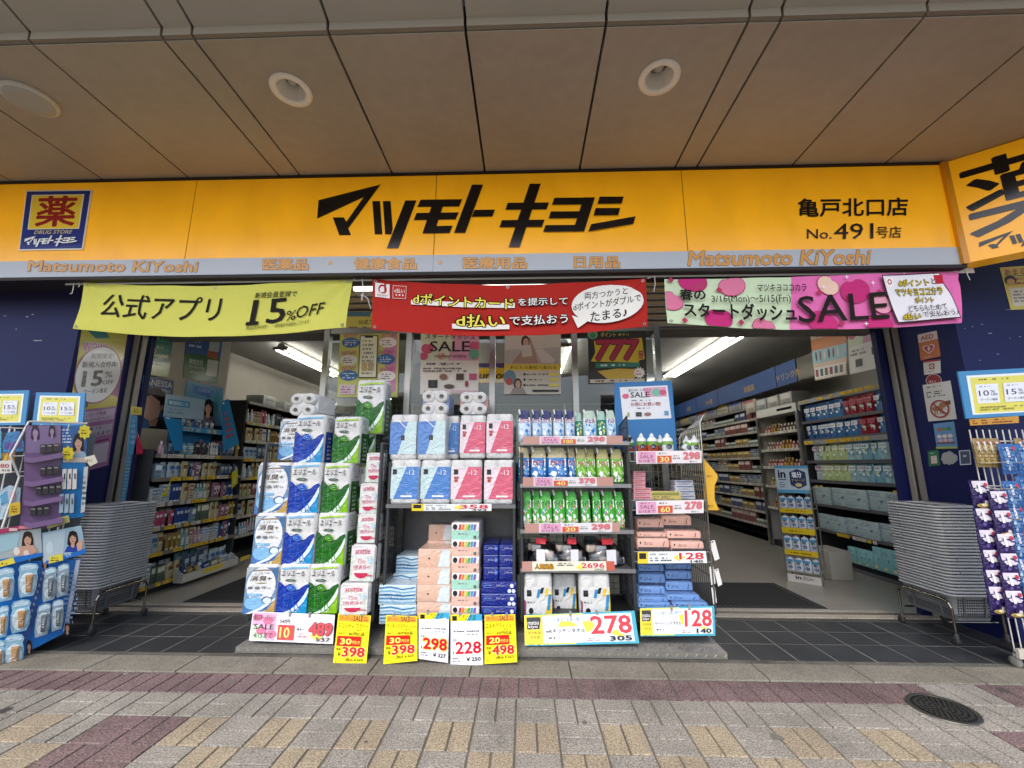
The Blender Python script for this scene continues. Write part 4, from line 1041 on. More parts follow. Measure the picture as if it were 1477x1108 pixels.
stack(KW, [((547, 873, 600, 901), 3.50), ((546, 844, 600, 873), 3.50), ((571, 802, 606, 828), 3.72)], 0, ['wave patterned tissue pack, lowest of its pair at the cart front', 'wave patterned tissue pack, upper of its pair at the cart front', 'wave patterned tissue pack set back and higher by the cart side'])
KW.at(566, 828, 606, 852, 3.70, 'wave patterned tissue pack set back under the high one', None)
peach = ['lowest', 'third', 'second', 'front top']
for i, (q, yy) in enumerate((((601, 869, 651, 893), 3.50), ((601, 844, 650, 869), 3.50), ((602, 819, 650, 844), 3.51), ((603, 792, 651, 819), 3.52))): KP.at(*q, yy, f'peach coloured tissue pack, {peach[i]} of the peach stack', None, rotz=R(180) if False else 0)
KP.at(618, 757, 652, 780, 3.78, 'peach coloured tissue pack set back on top of the peach stack', None); KP.at(616, 780, 652, 804, 3.77, 'peach coloured tissue pack set back beneath the highest peach one', None)
for i, (K, v0, v1) in enumerate(((KRG, 754, 779), (KRP, 779, 802), (KRP, 802, 826), (KRG, 826, 850), (KRP, 850, 874), (KRP, 874, 897))): K.at(651, v0, 691, v1, 3.48 if i else 3.50, f'rainbow striped tissue pack, {ORD[i]} of the tall rainbow stack counted from above', None, d=.4)
for i, (v0, v1) in enumerate(((786, 802), (802, 820), (820, 838))):
    for j, (u0, u1) in enumerate(((697, 719), (720, 744))): KNS.at(u0, v0, u1, v1, 3.55, f'small navy tissue box, {["top", "middle", "bottom"][i]} of the {["inner", "outer"][j]} column of six', None)
for i, (v0, v1) in enumerate(((839, 858), (858, 876), (876, 895))): KN.at(694, v0, 745, v1, 3.50, f'wide navy tissue pack, {["highest", "middle", "lowest"][i]} of the three under the small navy boxes', None)

# ------------------------------------------------------------------ refill pouches
def pouch(top, mid, low, mark, cap='#e6e6e2', w=.15, h=.26, logo='', lc='#c22', lobe=None):
    d = .085; b = MB(); rings = []
    for z, wx, dp in ((0, .92, .75), (.01, .97, .95), (.06, 1, 1), (.13, 1, .85), (.185, .96, .5), (.225, .84, .22), (.255, .66, .08), (h, .6, .05)):
        ring = []
        for i in range(18):
            t_ = 2 * math.pi * i / 18; cx, sy = math.cos(t_), math.sin(t_)
            ring.append((w / 2 * wx * math.copysign(abs(cx) ** .7, cx), d * .5 + d * .5 * dp * math.copysign(abs(sy) ** .9, sy) + (z / h) * .012, z))
        rings.append(ring)
    # colour the film in bands: each band its own faces
    n = 18
    for j in range(len(rings) - 1):
        m = low if rings[j][0][2] < .06 else (mid if rings[j][0][2] < .185 else top)
        b.ring([rings[j], rings[j + 1]], M(m, 'film'), caps=False)
    b.add(rings[-1], [tuple(range(n))], M(top, 'film')); b.add(rings[0], [tuple(range(n))[::-1]], M(low, 'film'))
    o = b.obj('refill_pouch', origin=(0, 0, 0)); tag(o, '', 'refill pouch')
    def f(a, bb):
        z = (1 - bb) * h; x = (a - .5) * w
        zz = [r_[0][2] for r_ in rings]; j = max(k for k in range(len(zz) - 1) if zz[k] <= z + 1e-9); t_ = (z - zz[j]) / (zz[j + 1] - zz[j])
        def fr(r_): q = min(r_, key=lambda p: abs(p[0] - x) + (9 if p[1] > d * .5 + .02 else 0)); return q[1]
        wx = abs(rings[j][0][0]) * (1 - t_) + abs(rings[j + 1][0][0]) * t_; dp = lambda r_: min(p[1] for p in r_)
        yc = d * .5 + (z / h) * .012; ym = dp(rings[j]) * (1 - t_) + dp(rings[j + 1]) * t_
        k = max(0, 1 - min(1, abs(x) / wx) ** 2.86) ** .45
        return Vector((x, yc - (yc - ym) * k, z))
    P = Pr(f, (0, -1, 0), fin='film', base=.0022)
    r_ = random.Random(hash(top + mid) % 99 if False else len(top + mid + logo) * 7 + int(mid[1:3], 16))
    for i in range(26):                                   # the busy artwork of the film: splashes, petals and blobs
        a, bb, q = r_.uniform(.12, .88), r_.uniform(.34, .93), r_.uniform(.03, .09); t0 = r_.uniform(0, 6); P.k = .0022 + .00004 * i
        P.poly([(min(max(a + q * (1 + .5 * math.sin(3 * t_ + t0)) * math.cos(t_ * .9), .06), .94), bb + q * .55 * (1 + .4 * math.cos(2 * t_ + t0)) * math.sin(t_ * .9)) for t_ in [k * .7 for k in range(9)]], (list(mark) + ['#e9edee'])[i % (len(mark) + 1)])
    P.k = .004
    if logo:
        y0 = .27 if lobe is None else .36; P.poly([(.10, y0 - .02), (.9, y0 - .05), (.9, y0 + .16), (.10, y0 + .19)], '#eceae8' if lc != '#1f4a2a' else '#e6efe0'); P.text(logo, .14, y0, .86, y0 + .15, lc, bold=.035, dy=.02)
    P.ell(.3, .72, .14, .07, '#f0f2f2', 12); P.ell(.66, .66, .11, .06, mark[0], 12)
    for i in range(3): P.ell(.25 + .25 * i, .92, .08, .03, mark[(i + 1) % len(mark)], 8)
    P.micro(.25, .80, .75, .88, 2, '#f0f0ee'); P.done('pouch_print', o)
    MB().tube((-w * .33, .05, h - .03), (-w * .42, .05, h + .008), .011, M(cap, 'plastic'), 10).obj('cap', o)
    return Kind(o, w, d, h)
KA1 = pouch('#2b3466', '#c3d8e8', '#aebccc', ['#3f7cc0', '#7fb2dc', '#e8eef2'], logo='アリエール', lc='#b3202f')
KA2 = pouch('#b5c9b8', '#b5d4e4', '#b9bfc0', ['#2f7cc4', '#69aadf', '#e0ecf2'], logo='ジェル', lc='#b3202f')
KA3 = pouch('#9fc2b4', '#1f7a5a', '#115a40', ['#d8d04a', '#2f9c74', '#bcdccf'])
KT1 = pouch('#b5ab88', '#2f74b8', '#1d5a9c', ['#5fa0d8', '#dfe8ee', '#e8e4da'], logo='アタック', lc='#a8262f', lobe=1)
KT2 = pouch('#a8a06a', '#6fae3a', '#4c9230', ['#9fd05a', '#dce8cc', '#e9e6da'], logo='アタック', lc='#a8262f', lobe=1)
KH = pouch('#3da032', '#48a838', '#86b05a', ['#e5ece8', '#5f9fc0', '#e0c04a', '#c04a6a'], logo='ワイド', lc='#1f4a2a')
rails = [((754, 629, 898, 641), 1), ((754, 689, 900, 702), 2), ((757, 754, 906, 768), 3), ((753, 809, 912, 824), 4)]
zs3 = [ay(830, q[3] - 4, 3.5).z for q, _ in rails]
for z in zs3: shelf(c3, XC[4], XC[5], 3.495, 4.02, z, m=M('#8f8f90', 'galv'))
X6 = lambda x: 740 + x / 6.922
gp1 = 'white and blue spouted pouches along the top shelf'
for i, (a, c_) in enumerate(((48, 182), (188, 284), (280, 392), (400, 512), (518, 618), (700, 842), (936, 1034))):
    K = KA1 if i in (0, 1, 2, 3, 4) else KA2
    K.at(X6(a), 586, X6(c_), 632, 3.53 + .02 * (i % 3), f'white and blue spouted detergent pouch, {["first", "second", "third", "fourth", "fifth", "sixth", "last"][i]} along the top shelf from the tissue cart', None, z0=zs3[0], d=.08)
KA3.at(X6(625), 588, X6(698), 631, 3.58, 'dark green spouted pouch half hidden in the middle of the top shelf', None, z0=zs3[0], d=.08)
KA3.at(X6(842), 586, X6(935), 631, 3.54, 'teal green spouted pouch with a yellow spot on the top shelf', None, z0=zs3[0], d=.08)
for i, (a, c_) in enumerate(((50, 168), (172, 338), (342, 552), (548, 634))): KT1.at(X6(a), 641, X6(c_), 693, 3.53 + .03 * (i == 3), f'blue pouch with a gold top on the second shelf, {["first", "second", "third and widest", "last and half hidden"][i]}', None, z0=zs3[1], d=.09)
for i, (a, c_) in enumerate(((632, 748), (722, 832), (836, 972), (980, 1112))): KT2.at(X6(a), 642, X6(c_), 692, 3.53 + .03 * (i == 1), f'lime green pouch with a gold top on the second shelf, {["first", "second", "third", "last"][i]} after the blue ones', None, z0=zs3[1], d=.09)
for i, (a, c_) in enumerate(((78, 188), (190, 280), (268, 395), (393, 528), (528, 655), (678, 780), (798, 888), (892, 1028), (1026, 1124))): KH.at(X6(a), 704, X6(c_), 757, 3.53 + .025 * (i % 2), f'bright green bleach pouch on the third shelf, {["first", "second", "third", "fourth", "fifth", "sixth", "seventh", "eighth", "ninth"][i]} from the tissue cart', None, z0=zs3[2], d=.08)
KA3b = None
# clear bags on the fourth shelf
def clearbag():
    b = MB(); rings = []; w, d, h = .3, .22, .2; r_ = random.Random(4)
    for z, s_ in ((0, .95), (.03, 1), (.08, .92), (.13, .62), (.165, .22), (.185, .16), (.205, .3)):
        rings.append([(w / 2 * s_ * math.cos(2 * math.pi * i / 16) * (1 + r_.uniform(-.06, .06)), d / 2 + d / 2 * s_ * math.sin(2 * math.pi * i / 16) * (1 + r_.uniform(-.06, .06)), z) for i in range(16)])
    m = glassmat('clear_film', 2.2, (.95, .95, .95), .12); b.ring(rings, m)
    o = b.obj('gift_bag', origin=(0, 0, 0)); tag(o, '', 'gift bag')
    k = MB(); r_ = random.Random(9)
    for i in range(9): x, y = r_.uniform(-.10, .10), r_.uniform(.05, .17); k.rbox(x - .04, y - .025, .012 + .04 * (i % 3), x + .04, y + .025, .06 + .04 * (i % 3), M(['#a89a8a', '#b5b5b8', '#c9b8a8', '#8d8f92', '#6a6a6c'][i % 5], 'plastic'), .01)
    k.obj('contents', o)
    MB().box(-.035, -.008, .02, .035, -.004, .12, M('#dedee2', 'paper')).obj('card', o)
    t_ = MB(); t_.lathe((0, d / 2, .168), [(.03, -.008), (.04, 0), (.03, .008)], M('#c4323e', 'film'), 10); t_.box(-.05, .03, .15, .03, .036, .19, M('#c4323e', 'film')); t_.obj('ribbon', o)
    return Kind(o, w, d, h)
KC = clearbag()
X7 = lambda x: 740 + x / 6.922
for i, (a, c_, l) in enumerate(((88, 470, 'clear gift bag with a red ribbon, nearest the tissue cart'), (440, 780, 'clear gift bag with a red ribbon, in the middle of the fourth shelf'), (760, 1190, 'clear gift bag with a red ribbon, nearest the wire rack'))): KC.at(X7(a), 769, X7(c_), 812, 3.53, l, None, z0=zs3[3], rotz=R((-18, 8, 14)[i]))
# kitchen towels on the base
def towel():
    w, d, h = .21, .12, .235
    root = pack_mesh(w, d, h, M('#d0d0cd', 'film'), rows=1).obj('kitchen_towel_pack', origin=(0, 0, 0)); tag(root, '', 'kitchen towels')
    P = fpr(w, h); P.rect(.03, .30, .97, .99, '#d3d3d0'); P.poly([(.97, .32), (.97, .99), (.72, .99)], '#e2c62c'); P.rect(.12, .38, .28, .53, '#222225')
    for x, c, y0, y1 in ((.50, '#3a86b8', .36, .56), (.62, '#2b2b33', .32, .46), (.78, '#d9b93a', .34, .52), (.86, '#3a86b8', .48, .85)): P.poly([(x, y0), (x + .10, y0), (x + .04, y1), (x - .06, y1)], c)
    P.poly([(.03, .6), (.1, .65), (.08, .99), (.03, .99)], '#8d4a62'); P.ell(.26, .86, .08, .07, '#1d1d1f'); P.micro(.1, .62, .5, .7, 1, '#55524e'); P.done('wrapper_print', root); return Kind(root, w, d, h)
KTW = towel()
KTW.at(755, 828, 797, 890, 3.52, 'white kitchen towel pack with a yellow corner, nearest the tissue boxes', None)
KTW.at(796, 829, 832, 886, 3.66, 'white kitchen towel pack set back between the two front ones', None)
KTW.at(836, 828, 881, 890, 3.52, 'white kitchen towel pack with a yellow corner, nearest the wire rack', None)
# ------------------------------------------------------------------ price cards and shelf labels
RED, YEL = '#c2281f', '#f0e02a'
def card(q, Yt, Yb, c, label, fin='gloss', clips=(.25, .72), name='price_card'):
    tl, tr, br, bl = ay(*q[0], Yt), ay(*q[1], Yt), ay(*q[2], Yb), ay(*q[3], Yb)
    P = Pr.quad(tl, tr, br, bl, fin=fin); P.mb.slab(tl, tr, br, bl, .004, M(c, fin)); o = P.done(name)
    tag(o, label, 'price card')
    for a in clips:
        p = tl.lerp(tr, a); k = MB(); k.box(p.x - .008, p.y - .012, p.z - .022, p.x + .008, p.y + .014, p.z + .012, M('#8d8f8f', 'plastic')); k.obj('clip', o)
    P = Pr.quad(tl, tr, br, bl, fin=fin); return o, P
def yellow(q, name, old, off, price, tax, label, Yt=3.41, Yb=3.17):
    o, P = card(q, Yt, Yb, YEL, label)
    P.rect(.03, .02, .97, .155, '#e3a23c'); P.text('スタートダッシュ', .05, .045, .46, .135, '#4a2a16', bold=.01); P.text('SALE', .48, .03, .78, .14, '#5a2418', bold=.015); P.micro(.8, .03, .96, .14, 2, '#a83a2c')
    P.text(name, .04, .20, .97, .30, '#6b5a14'); P.micro(.6, .31, .95, .35, 1, '#6b5a14'); P.text(old + '円の品', .38, .37, .86, .44, '#2a2414', bold=.01); P.micro(.06, .38, .34, .43, 1, '#5a5018')
    P.rect(.05, .455, .78, .645, RED); P.text(off, .15, .50, .50, .62, '#f2e86a', bold=.04); P.text('円引き', .52, .54, .75, .61, '#f2e86a', bold=.01)
    P.text('本体', .05, .68, .20, .74, '#2a1a10', bold=.01); P.text('￥', .11, .76, .21, .84, '#2a1a10', bold=.02)
    P.text(price, .235, .665, .93, .855, RED, bold=.04, ol='#f4ead0', olw=.014); P.text('(税込￥' + tax + ')', .36, .87, .90, .945, '#241a10', bold=.012); P.micro(.05, .93, .25, .97, 1, '#3a3014'); P.done('print', o)
yellow([(488, 885), (535, 888), (528, 961), (480, 960)], 'スコッティ フラワー', '467', '30', '398', '437', 'yellow hanging price card marked 398 under the pink and white toilet rolls')
yellow([(557, 887), (602, 889), (602, 953), (553, 958)], 'クリネックスティシュー', '467', '30', '398', '437', 'yellow hanging price card marked 398 under the wave patterned tissue packs')
yellow([(699, 887), (743, 886), (746, 955), (699, 958)], 'エルモアティシュー', '547', '20', '498', '547', 'yellow hanging price card marked 498 under the navy tissue boxes')
def whitecard(q, price, tax, name, label, two=True):
    o, P = card(q, 3.41, 3.18, '#e6e8ec', label, clips=(.3,))
    P.rect(0, 0, .62, .14, YEL); P.poly([(.62, 0), (1, 0), (1, .14), (.50, .14)], '#3f9fc0'); P.rect(.05, .03, .2, .13, '#26262a'); P.text('マツキヨ', .36, .015, .80, .075, '#2a2a1a', bold=.02); P.text('イイヨ', .42, .08, .78, .13, '#2a2a1a', bold=.02)
    P.text(name, .08, .19, .94, .29, '#7f94b4', ol='#eef0f2', olw=.0) ; P.micro(.1, .33, .92, .38, 1, '#4a4a55', seed=2); P.micro(.5, .40, .92, .44, 1, '#4a4a55', seed=5); P.text('本体', .06, .50, .2, .56, '#222222')
    P.poly([(.1, .62), (.25, .5), (.3, .66)], '#e8c83a') if two else None
    P.text('￥', .05, .72, .13, .80, '#333333'); P.text(price, .15, .56, .96, .80, '#c0182f', bold=.04, ol='#e8c84a' if two else '#f4f2f0', olw=.03); P.text('￥' + tax, .48, .855, .93, .935, '#1f1f22', bold=.025); P.micro(.06, .85, .4, .95, 2, '#666a70', seed=6)
    P.done('print', o)
whitecard([(604, 885), (648, 884), (646, 956), (604, 950)], '298', '327', 'ふんわりティシュー', 'white and blue hanging price card marked 298 under the peach tissue packs')
whitecard([(650, 887), (695, 886), (697, 959), (650, 961)], '228', '250', 'ソフトティシュー', 'white and yellow hanging price card marked 228 under the rainbow tissue packs', False)
# the wide cards
o, P = card([(365, 882), (483, 887), (480, 929), (359, 924)], 3.40, 3.34, '#e9e2e6', 'wide pink and white price card marked 489 under the blue and green toilet rolls', clips=(.46, .70))
P.rect(.01, .03, .30, .97, '#dba0bd'); P.poly([(.01, .5), (.12, .45), (.2, .97), (.01, .97)], '#c3dcb8')
for a, bb in ((.07, .2), (.2, .3), (.13, .65), (.26, .75)): petal(P, a, bb, .05, '#d06a8c', asp=2.6)
P.text('春のスタートダッシュ', .03, .08, .28, .30, '#5a2c3c', bold=.012); P.text('SALE', .04, .42, .28, .60, '#3a2a2e', bold=.015); P.text('4/15まで', .05, .70, .28, .90, '#2e2a2c')
P.text('547円', .35, .22, .47, .38, '#2a2624', bold=.02)
P.rect(.335, .42, .53, .93, '#c4382a'); P.text('10', .36, .50, .48, .86, '#f0e46a', bold=.02); P.micro(.55, .48, .70, .62, 1, '#3a3a3a'); P.micro(.58, .66, .72, .84, 2, '#b04a4a'); P.poly([(.72, .75), (.8, .6), (.88, .8), (.8, .9)], '#ecd24a')
P.text('489', .71, .30, .985, .74, '#d0343a', bold=.03, ol='#8a1a22', olw=.03); P.text('537', .80, .80, .97, .94, '#26241f', bold=.03); P.done('print', o)
def wide(q, price, tax, name, label, Yt=3.42, Yb=3.36, clips=(.42, .66)):
    o, P = card(q, Yt, Yb, '#3fa3b8', label, clips=clips)
    P.poly([(.0, .02), (.53, .02), (.45, .97), (.0, .97)], '#e8d640'); P.rect(.165, .06, .965, .93, '#e6eaee'); P.poly([(.012, .06), (.155, .06), (.155, .93), (.012, .93)], '#e8d02c')
    P.poly([(.02, .09), (.14, .09), (.15, .15), (.135, .48), (.025, .48)], '#29292b'); P.text('matsu', .03, .22, .13, .33, '#e8e8e6', bold=.01); P.text('kiyo', .035, .34, .12, .47, '#e8e8e6', bold=.01); P.text('マツキヨ', .03, .54, .14, .64, '#3a3212', bold=.02); P.text('イイヨ', .05, .68, .13, .78, '#3a3212', bold=.02)
    P.text('たっぷり使えてお買い得です', .18, .13, .55, .27, '#8da0c8', bold=.012); P.text(name, .19, .48, .54, .62, '#1f1f24', bold=.012); P.micro(.2, .72, .36, .82, 1, '#1f1f24'); P.micro(.55, .78, .7, .9, 2, '#8a6a7a')
    P.poly([(.52, .30), (.6, .22), (.64, .5), (.55, .62)], '#ecd93c'); P.poly([(.74, .66), (.86, .5), (.93, .7), (.85, .78)], '#ecd93c')
    P.text(price, .59, .11, .955, .69, '#d8404a', bold=.035, ol='#f4f0f0', olw=.03); P.text(price, .59, .11, .955, .69, '#cc2f3c', bold=.02); P.text(tax, .745, .75, .945, .90, '#1f1f20', bold=.04); P.micro(.01, .945, .3, .975, 1, '#3a3a20'); P.done('print', o)
wide([(756, 887), (915, 881), (922, 928), (757, 932)], '278', '305', 'mKキッチンタオル', 'wide yellow and teal price card marked 278 under the kitchen towels')
wide([(923, 877), (1030, 874), (1032, 917), (924, 918)], '128', '140', 'ペーパーハンドタオル', 'wide yellow and teal price card marked 128 under the blue paper towels', 3.44, 3.40)
def label_strip(q, Y, label, base, kind='sale', a='298', b='20', ends=None):
    tl, tr, br, bl = [ay(u, v, Y) for u, v in q]
    P = Pr.quad(tl, tr, br, bl, fin='gloss'); P.mb.slab(tl, tr, br, bl, .003, M(base, 'gloss')); o = P.done('shelf_label'); tag(o, label, 'shelf label'); P = Pr.quad(tl, tr, br, bl, fin='gloss')
    if ends:
        P.rect(0, 0, ends[0], 1, '#b98d82'); P.rect(ends[1], 0, 1, 1, '#b98d82'); x0, x1 = ends
    else: x0, x1 = 0, 1
    X = lambda f: x0 + (x1 - x0) * f
    if kind == 'sale':
        P.rect(X(.02), .06, X(.30), .94, '#dba2c0'); P.text('SALE', X(.06), .30, X(.26), .58, '#7a3c54', bold=.01); P.micro(X(.05), .08, X(.28), .26, 1, '#8a4a64'); P.text('5/15まで', X(.04), .66, X(.28), .90, '#5a3a44')
        P.micro(X(.33), .08, X(.52), .30, 1, '#4a4644'); P.rect(X(.32), .38, X(.54), .94, '#cc5a44'); P.text(b, X(.36), .46, X(.50), .88, '#f4e48a', bold=.02); P.micro(X(.56), .3, X(.7), .7, 2, '#7a7674'); P.text(a, X(.72), .12, X(.97), .68, '#d87a84', bold=.02, ol='#c4545c', olw=.02); P.micro(X(.8), .78, X(.97), .95, 1, '#2a2a28')
    else:
        P.rect(X(0), 0, X(.15), 1, '#e2c936'); P.rect(X(.02), .12, X(.12), .62, '#2b2b2c'); P.micro(X(.18), .12, X(.55), .34, 1, '#8a8d98', seed=3); P.micro(X(.18), .45, X(.52), .85, 2, '#222226', seed=4); P.poly([(X(.52), .5), (X(.6), .2), (X(.7), .5), (X(.6), .8)], '#ecd93c'); P.text(a, X(.60), .10, X(.96), .68, '#cc3a44', bold=.03, ol='#f2eeee', olw=.02); P.text(b, X(.76), .74, X(.94), .95, '#1f1f20', bold=.03)
    P.done('print', o)
label_strip([(594, 727), (709, 727), (709, 737), (594, 737)], 3.485, 'thin shelf price label below the blue and pink toilet rolls', '#e4e8e8', 'mk', '358', '393')
label_strip([(754, 629.5), (898, 628.5), (898, 640.5), (754, 641)], 3.488, 'pink ended shelf label below the white spouted pouches', '#dcdadb', 'sale', '298', '100', (.17, .84))
label_strip([(754, 688.5), (884, 688), (885, 701), (754, 702)], 3.488, 'pink ended shelf label below the gold topped pouches', '#dcdadb', 'sale', '378', '40', (.12, .82))
label_strip([(757, 755), (894, 754), (894, 767.5), (757, 768.5)], 3.488, 'pink ended shelf label below the bright green pouches', '#dcdadb', 'sale', '298', '20', (.15, .92))
o = None
tl, tr, br, bl = [ay(u, v, 3.488) for u, v in ((753, 810), (886, 809.5), (887, 823), (753, 824))]
P = Pr.quad(tl, tr, br, bl, fin='gloss'); P.mb.slab(tl, tr, br, bl, .003, M('#e2dfca', 'gloss')); o = P.done('shelf_label'); tag(o, 'cream shelf label marked 2696 below the clear gift bags', 'shelf label')
P = Pr.quad(tl, tr, br, bl, fin='gloss'); P.rect(0, 0, .11, 1, '#b98d82'); P.rect(.91, 0, 1, 1, '#c0604c'); P.text('人気商品', .14, .25, .34, .8, '#c98f1c', bold=.03, ol='#3a2a10', olw=.03); P.micro(.38, .1, .6, .5, 2, '#4a4644'); P.poly([(.58, .6), (.64, .3), (.7, .6), (.64, .9)], '#ecdc5a'); P.text('2696', .64, .15, .89, .70, '#cc3a44', bold=.03, ol='#f2eeee', olw=.02); P.text('2965', .78, .76, .88, .95, '#1f1f20'); P.done('print', o)

# ------------------------------------------------------------------ chrome wire rack with paper towels
xr0, xr1 = ay(911, 760, 3.5).x + .006, ay(1022, 760, 3.5).x
yr0, yr1, ztop = 3.50, 4.0, ay(1012, 600, 3.5).z
t = thing('wire_rack', 'chrome wire display rack on black casters with bottles and paper towels', 'display rack', ((xr0 + xr1) / 2, 3.75, ZP))
for x, m in ((xr0, dark), (xr1, chrome)):
    b = MB()
    for i in range(13):
        y = yr0 + (yr1 - yr0) * i / 12; tp = ztop - .05 * (i % 2 == 5) - .10 * i / 12
        b.path([(x, y, .24), (x, y, tp - .06), (x + (.03 if m is chrome else -.0), y, tp)], .0035 if i not in (0, 12) else .007, m, 5)
    for z in (.24, .5, .75, 1.0, 1.25, 1.45, ztop - .09): b.tube((x, yr0, z), (x, yr1, z), .004, m, 5)
    b.tube((x + (.03 if m is chrome else 0), yr0, ztop), (x + (.03 if m is chrome else 0), yr1, ztop - .1), .006, m, 6); b.obj('side_grid', t)
grid(t, 'back_grid', (xr0, yr1, .24), (1, 0, 0), (0, 0, 1), xr1 - xr0, 1.2, 14, 8, chrome, .003)
zr4 = [ay(960, v, 3.5).z for v in (652, 722, 796, 880)]
for z in zr4:
    b = MB()
    for i in range(16): x = xr0 + .01 + (xr1 - xr0 - .02) * i / 15; b.path([(x, yr1, z), (x, yr0 + .0, z), (x, yr0, z - .075)], .003, chrome, 5)
    for zz in (z, z - .075): b.tube((xr0, yr0, zz), (xr1, yr0, zz), .005, chrome, 6)
    b.tube((xr0, yr1, z), (xr1, yr1, z), .005, chrome, 6); b.obj('shelf', t)
MB().box(xr0, yr0 + .01, .215, xr1, yr1, .235, M('#6d6e70', 'galv')).obj('base', t)
for x in (xr0 + .07, xr1 - .05):
    for y in (yr0 + .10, yr1 - .08): caster(t, x, y, ZP, .066, '#5a5a58')
b = MB(); p_ = ay(902, 634, 3.5); b.path([p_ + Vector((-.06, 0, 0)), p_ + Vector((-.02, .0, .012)), p_ + Vector((.05, .02, .012)), p_ + Vector((.06, .1, 0))], .013, M('#2c2d2f', 'plastic'), 8); b.obj('handle', t)
# blue board with a sale notice, standing behind the bottles
tl, tr, br, bl = [ay(u, v, 3.80) for u, v in ((886, 552), (969, 549), (977, 655), (888, 655))]
P = Pr.quad(tl, tr, br, bl); P.mb.slab(tl, tr, br, bl, .008, M('#2f74ac', 'paper')); o = P.done('notice_board'); tag(o, 'tall blue board with a small SALE notice standing behind the bottles', 'notice board')
P = Pr.quad(tl, tr, br, bl, fin='gloss'); P.poly([(.09, .07), (.915, .065), (.945, .52), (.135, .53)], '#dfe0e4')
P.poly([(.50, .09), (.89, .085), (.895, .22), (.52, .22)], '#d894b4'); P.ell(.72, .16, .08, .055, '#6fb295'); petal(P, .19, .2, .05, '#d0587a', asp=.8); petal(P, .83, .16, .05, '#c84a6e', asp=.8)
P.text('春のスタートダッシュ', .24, .10, .62, .14, '#4a2c34', bold=.01); P.text('SALE', .27, .145, .60, .225, '#33292b', bold=.02); P.micro(.24, .25, .78, .28, 1, '#7a5a62'); P.text('お得にお買い物!', .27, .29, .78, .345, '#a04448', bold=.015); P.micro(.35, .36, .7, .39, 1, '#8a6a7a')
P.rect(.35, .43, .45, .49, '#2a2a2c'); P.ell(.55, .46, .06, .025, '#8a5f50'); P.rect(.21, .43, .24, .49, '#8a9a3a'); P.rect(.83, .42, .9, .48, '#5f8fb4'); P.done('notice', o)
# bottles
def bottle(body, low, capc, name='detergent_bottle', w=.085, h=.17, d=.06):
    b = MB(); pr = [(.45, 0), (.5, .01), (.5, .06), (.49, .095), (.42, .118), (.22, .135), (.16, .14)]
    b.lathe((0, d / 2, 0), [(r * w, z) for r, z in pr[:3]], M(low, 'film'), 16, sy=d / w); b.lathe((0, d / 2, 0), [(r * w, z) for r, z in pr[2:4]], M(body, 'film'), 16, sy=d / w); b.lathe((0, d / 2, 0), [(r * w, z) for r, z in pr[3:]], M('#e4e6e2', 'plastic'), 16, sy=d / w)
    o = b.obj(name, origin=(0, 0, 0)); tag(o, '', 'bottle')
    MB().lathe((0, d / 2, 0), [(.017, .138), (.017, .155), (.008, .158), (.007, h)], M(capc, 'plastic'), 12).obj('cap', o)
    P = Pr.quad((-w * .3, -.002, .075), (w * .3, -.002, .075), (w * .3, -.002, .02), (-w * .3, -.002, .02), fin='film'); P.ell(.5, .5, .42, .42, '#2a2c48', 16); P.micro(.2, .35, .8, .7, 2, '#e0e0e4'); P.done('sticker', o)
    return Kind(o, w, d, h)
KBO, KBW = bottle('#6c9f3a', '#b24a24', '#dfe4e0'), bottle('#79a84a', '#d9dcda', '#e8e8e6')
for i, (a, c_, v0) in enumerate(((919, 934, 625), (934, 950, 625))): KBO.at(a, v0, c_, 652, 3.56, f'orange and green dish soap bottle, {["nearer the pouches", "nearer the white bottle"][i]}', None, z0=zr4[0] + .004)
KBO.at(948, 626, 960, 651, 3.68, 'orange and green dish soap bottle standing farther back by the blue board', None, z0=zr4[0] + .004)
KBW.at(956, 625, 973, 652, 3.55, 'white capped dish soap bottle standing beside the orange ones', None, z0=zr4[0] + .004)
KBW.at(997, 628, 1011, 652, 3.56, 'white and green dish soap bottle upright at the wire side', None, z0=zr4[0] + .004)
KBW.at(986, 624, 998, 648, 3.72, 'white and green dish soap bottle at the back of the rack', None, z0=zr4[0] + .004)
o = KBW.at(982, 630, 997, 652, 3.58, 'white dish soap bottle leaning over at an angle', None, z0=zr4[0] + .012); o.rotation_euler = (0, R(38), 0)
KBO.at(903, 628, 916, 652, 3.62, 'orange dish soap bottle half hidden behind the dark handle', None, z0=zr4[0] + .004).location.x = xr0 + .05
label_strip([(917, 651), (1012, 650), (1012, 668), (918, 669)], 3.488, 'wide shelf label marked 30 under the dish soap bottles', '#e6dfe0', 'sale', '298', '30')
label_strip([(917, 723), (1015, 721), (1015, 740), (918, 742)], 3.488, 'wide shelf label marked 60 in the middle of the wire rack', '#e6dfe0', 'sale', '278', '60')
label_strip([(920, 796), (1018, 795), (1020, 812), (920, 813)], 3.488, 'shelf label marked 128 under the pink paper towels', '#e4e8e8', 'mk', '128', '140')
def towelpack(c, band, name='paper_towel_pack'):
    w, d, h = .24, .2, .075; b = MB(); b.rbox(-w / 2, 0, 0, w / 2, d, h, M(c, 'film'), .014); o = b.obj(name, origin=(0, 0, 0)); tag(o, '', 'paper towels')
    MB().box(-w / 2 + .006, -.0015, .002, w / 2 - .006, .01, h * .32, M(band, 'film')).obj('end_band', o); P = fpr(w, h, -.002); P.micro(.2, .25, .55, .5, 2, '#8a5a54' if 'd' in c[1:3] else '#3f4f74'); P.rect(.08, .25, .12, .42, '#2a2a2c'); P.poly([(.83, .2), (.85, .2), (.80, .6), (.78, .6)], band); P.done('print', o); return Kind(o, w, d, h)
KPP, KPB = towelpack('#dcae9e', '#4a4446'), towelpack('#6a8fc4', '#2c3a5c')
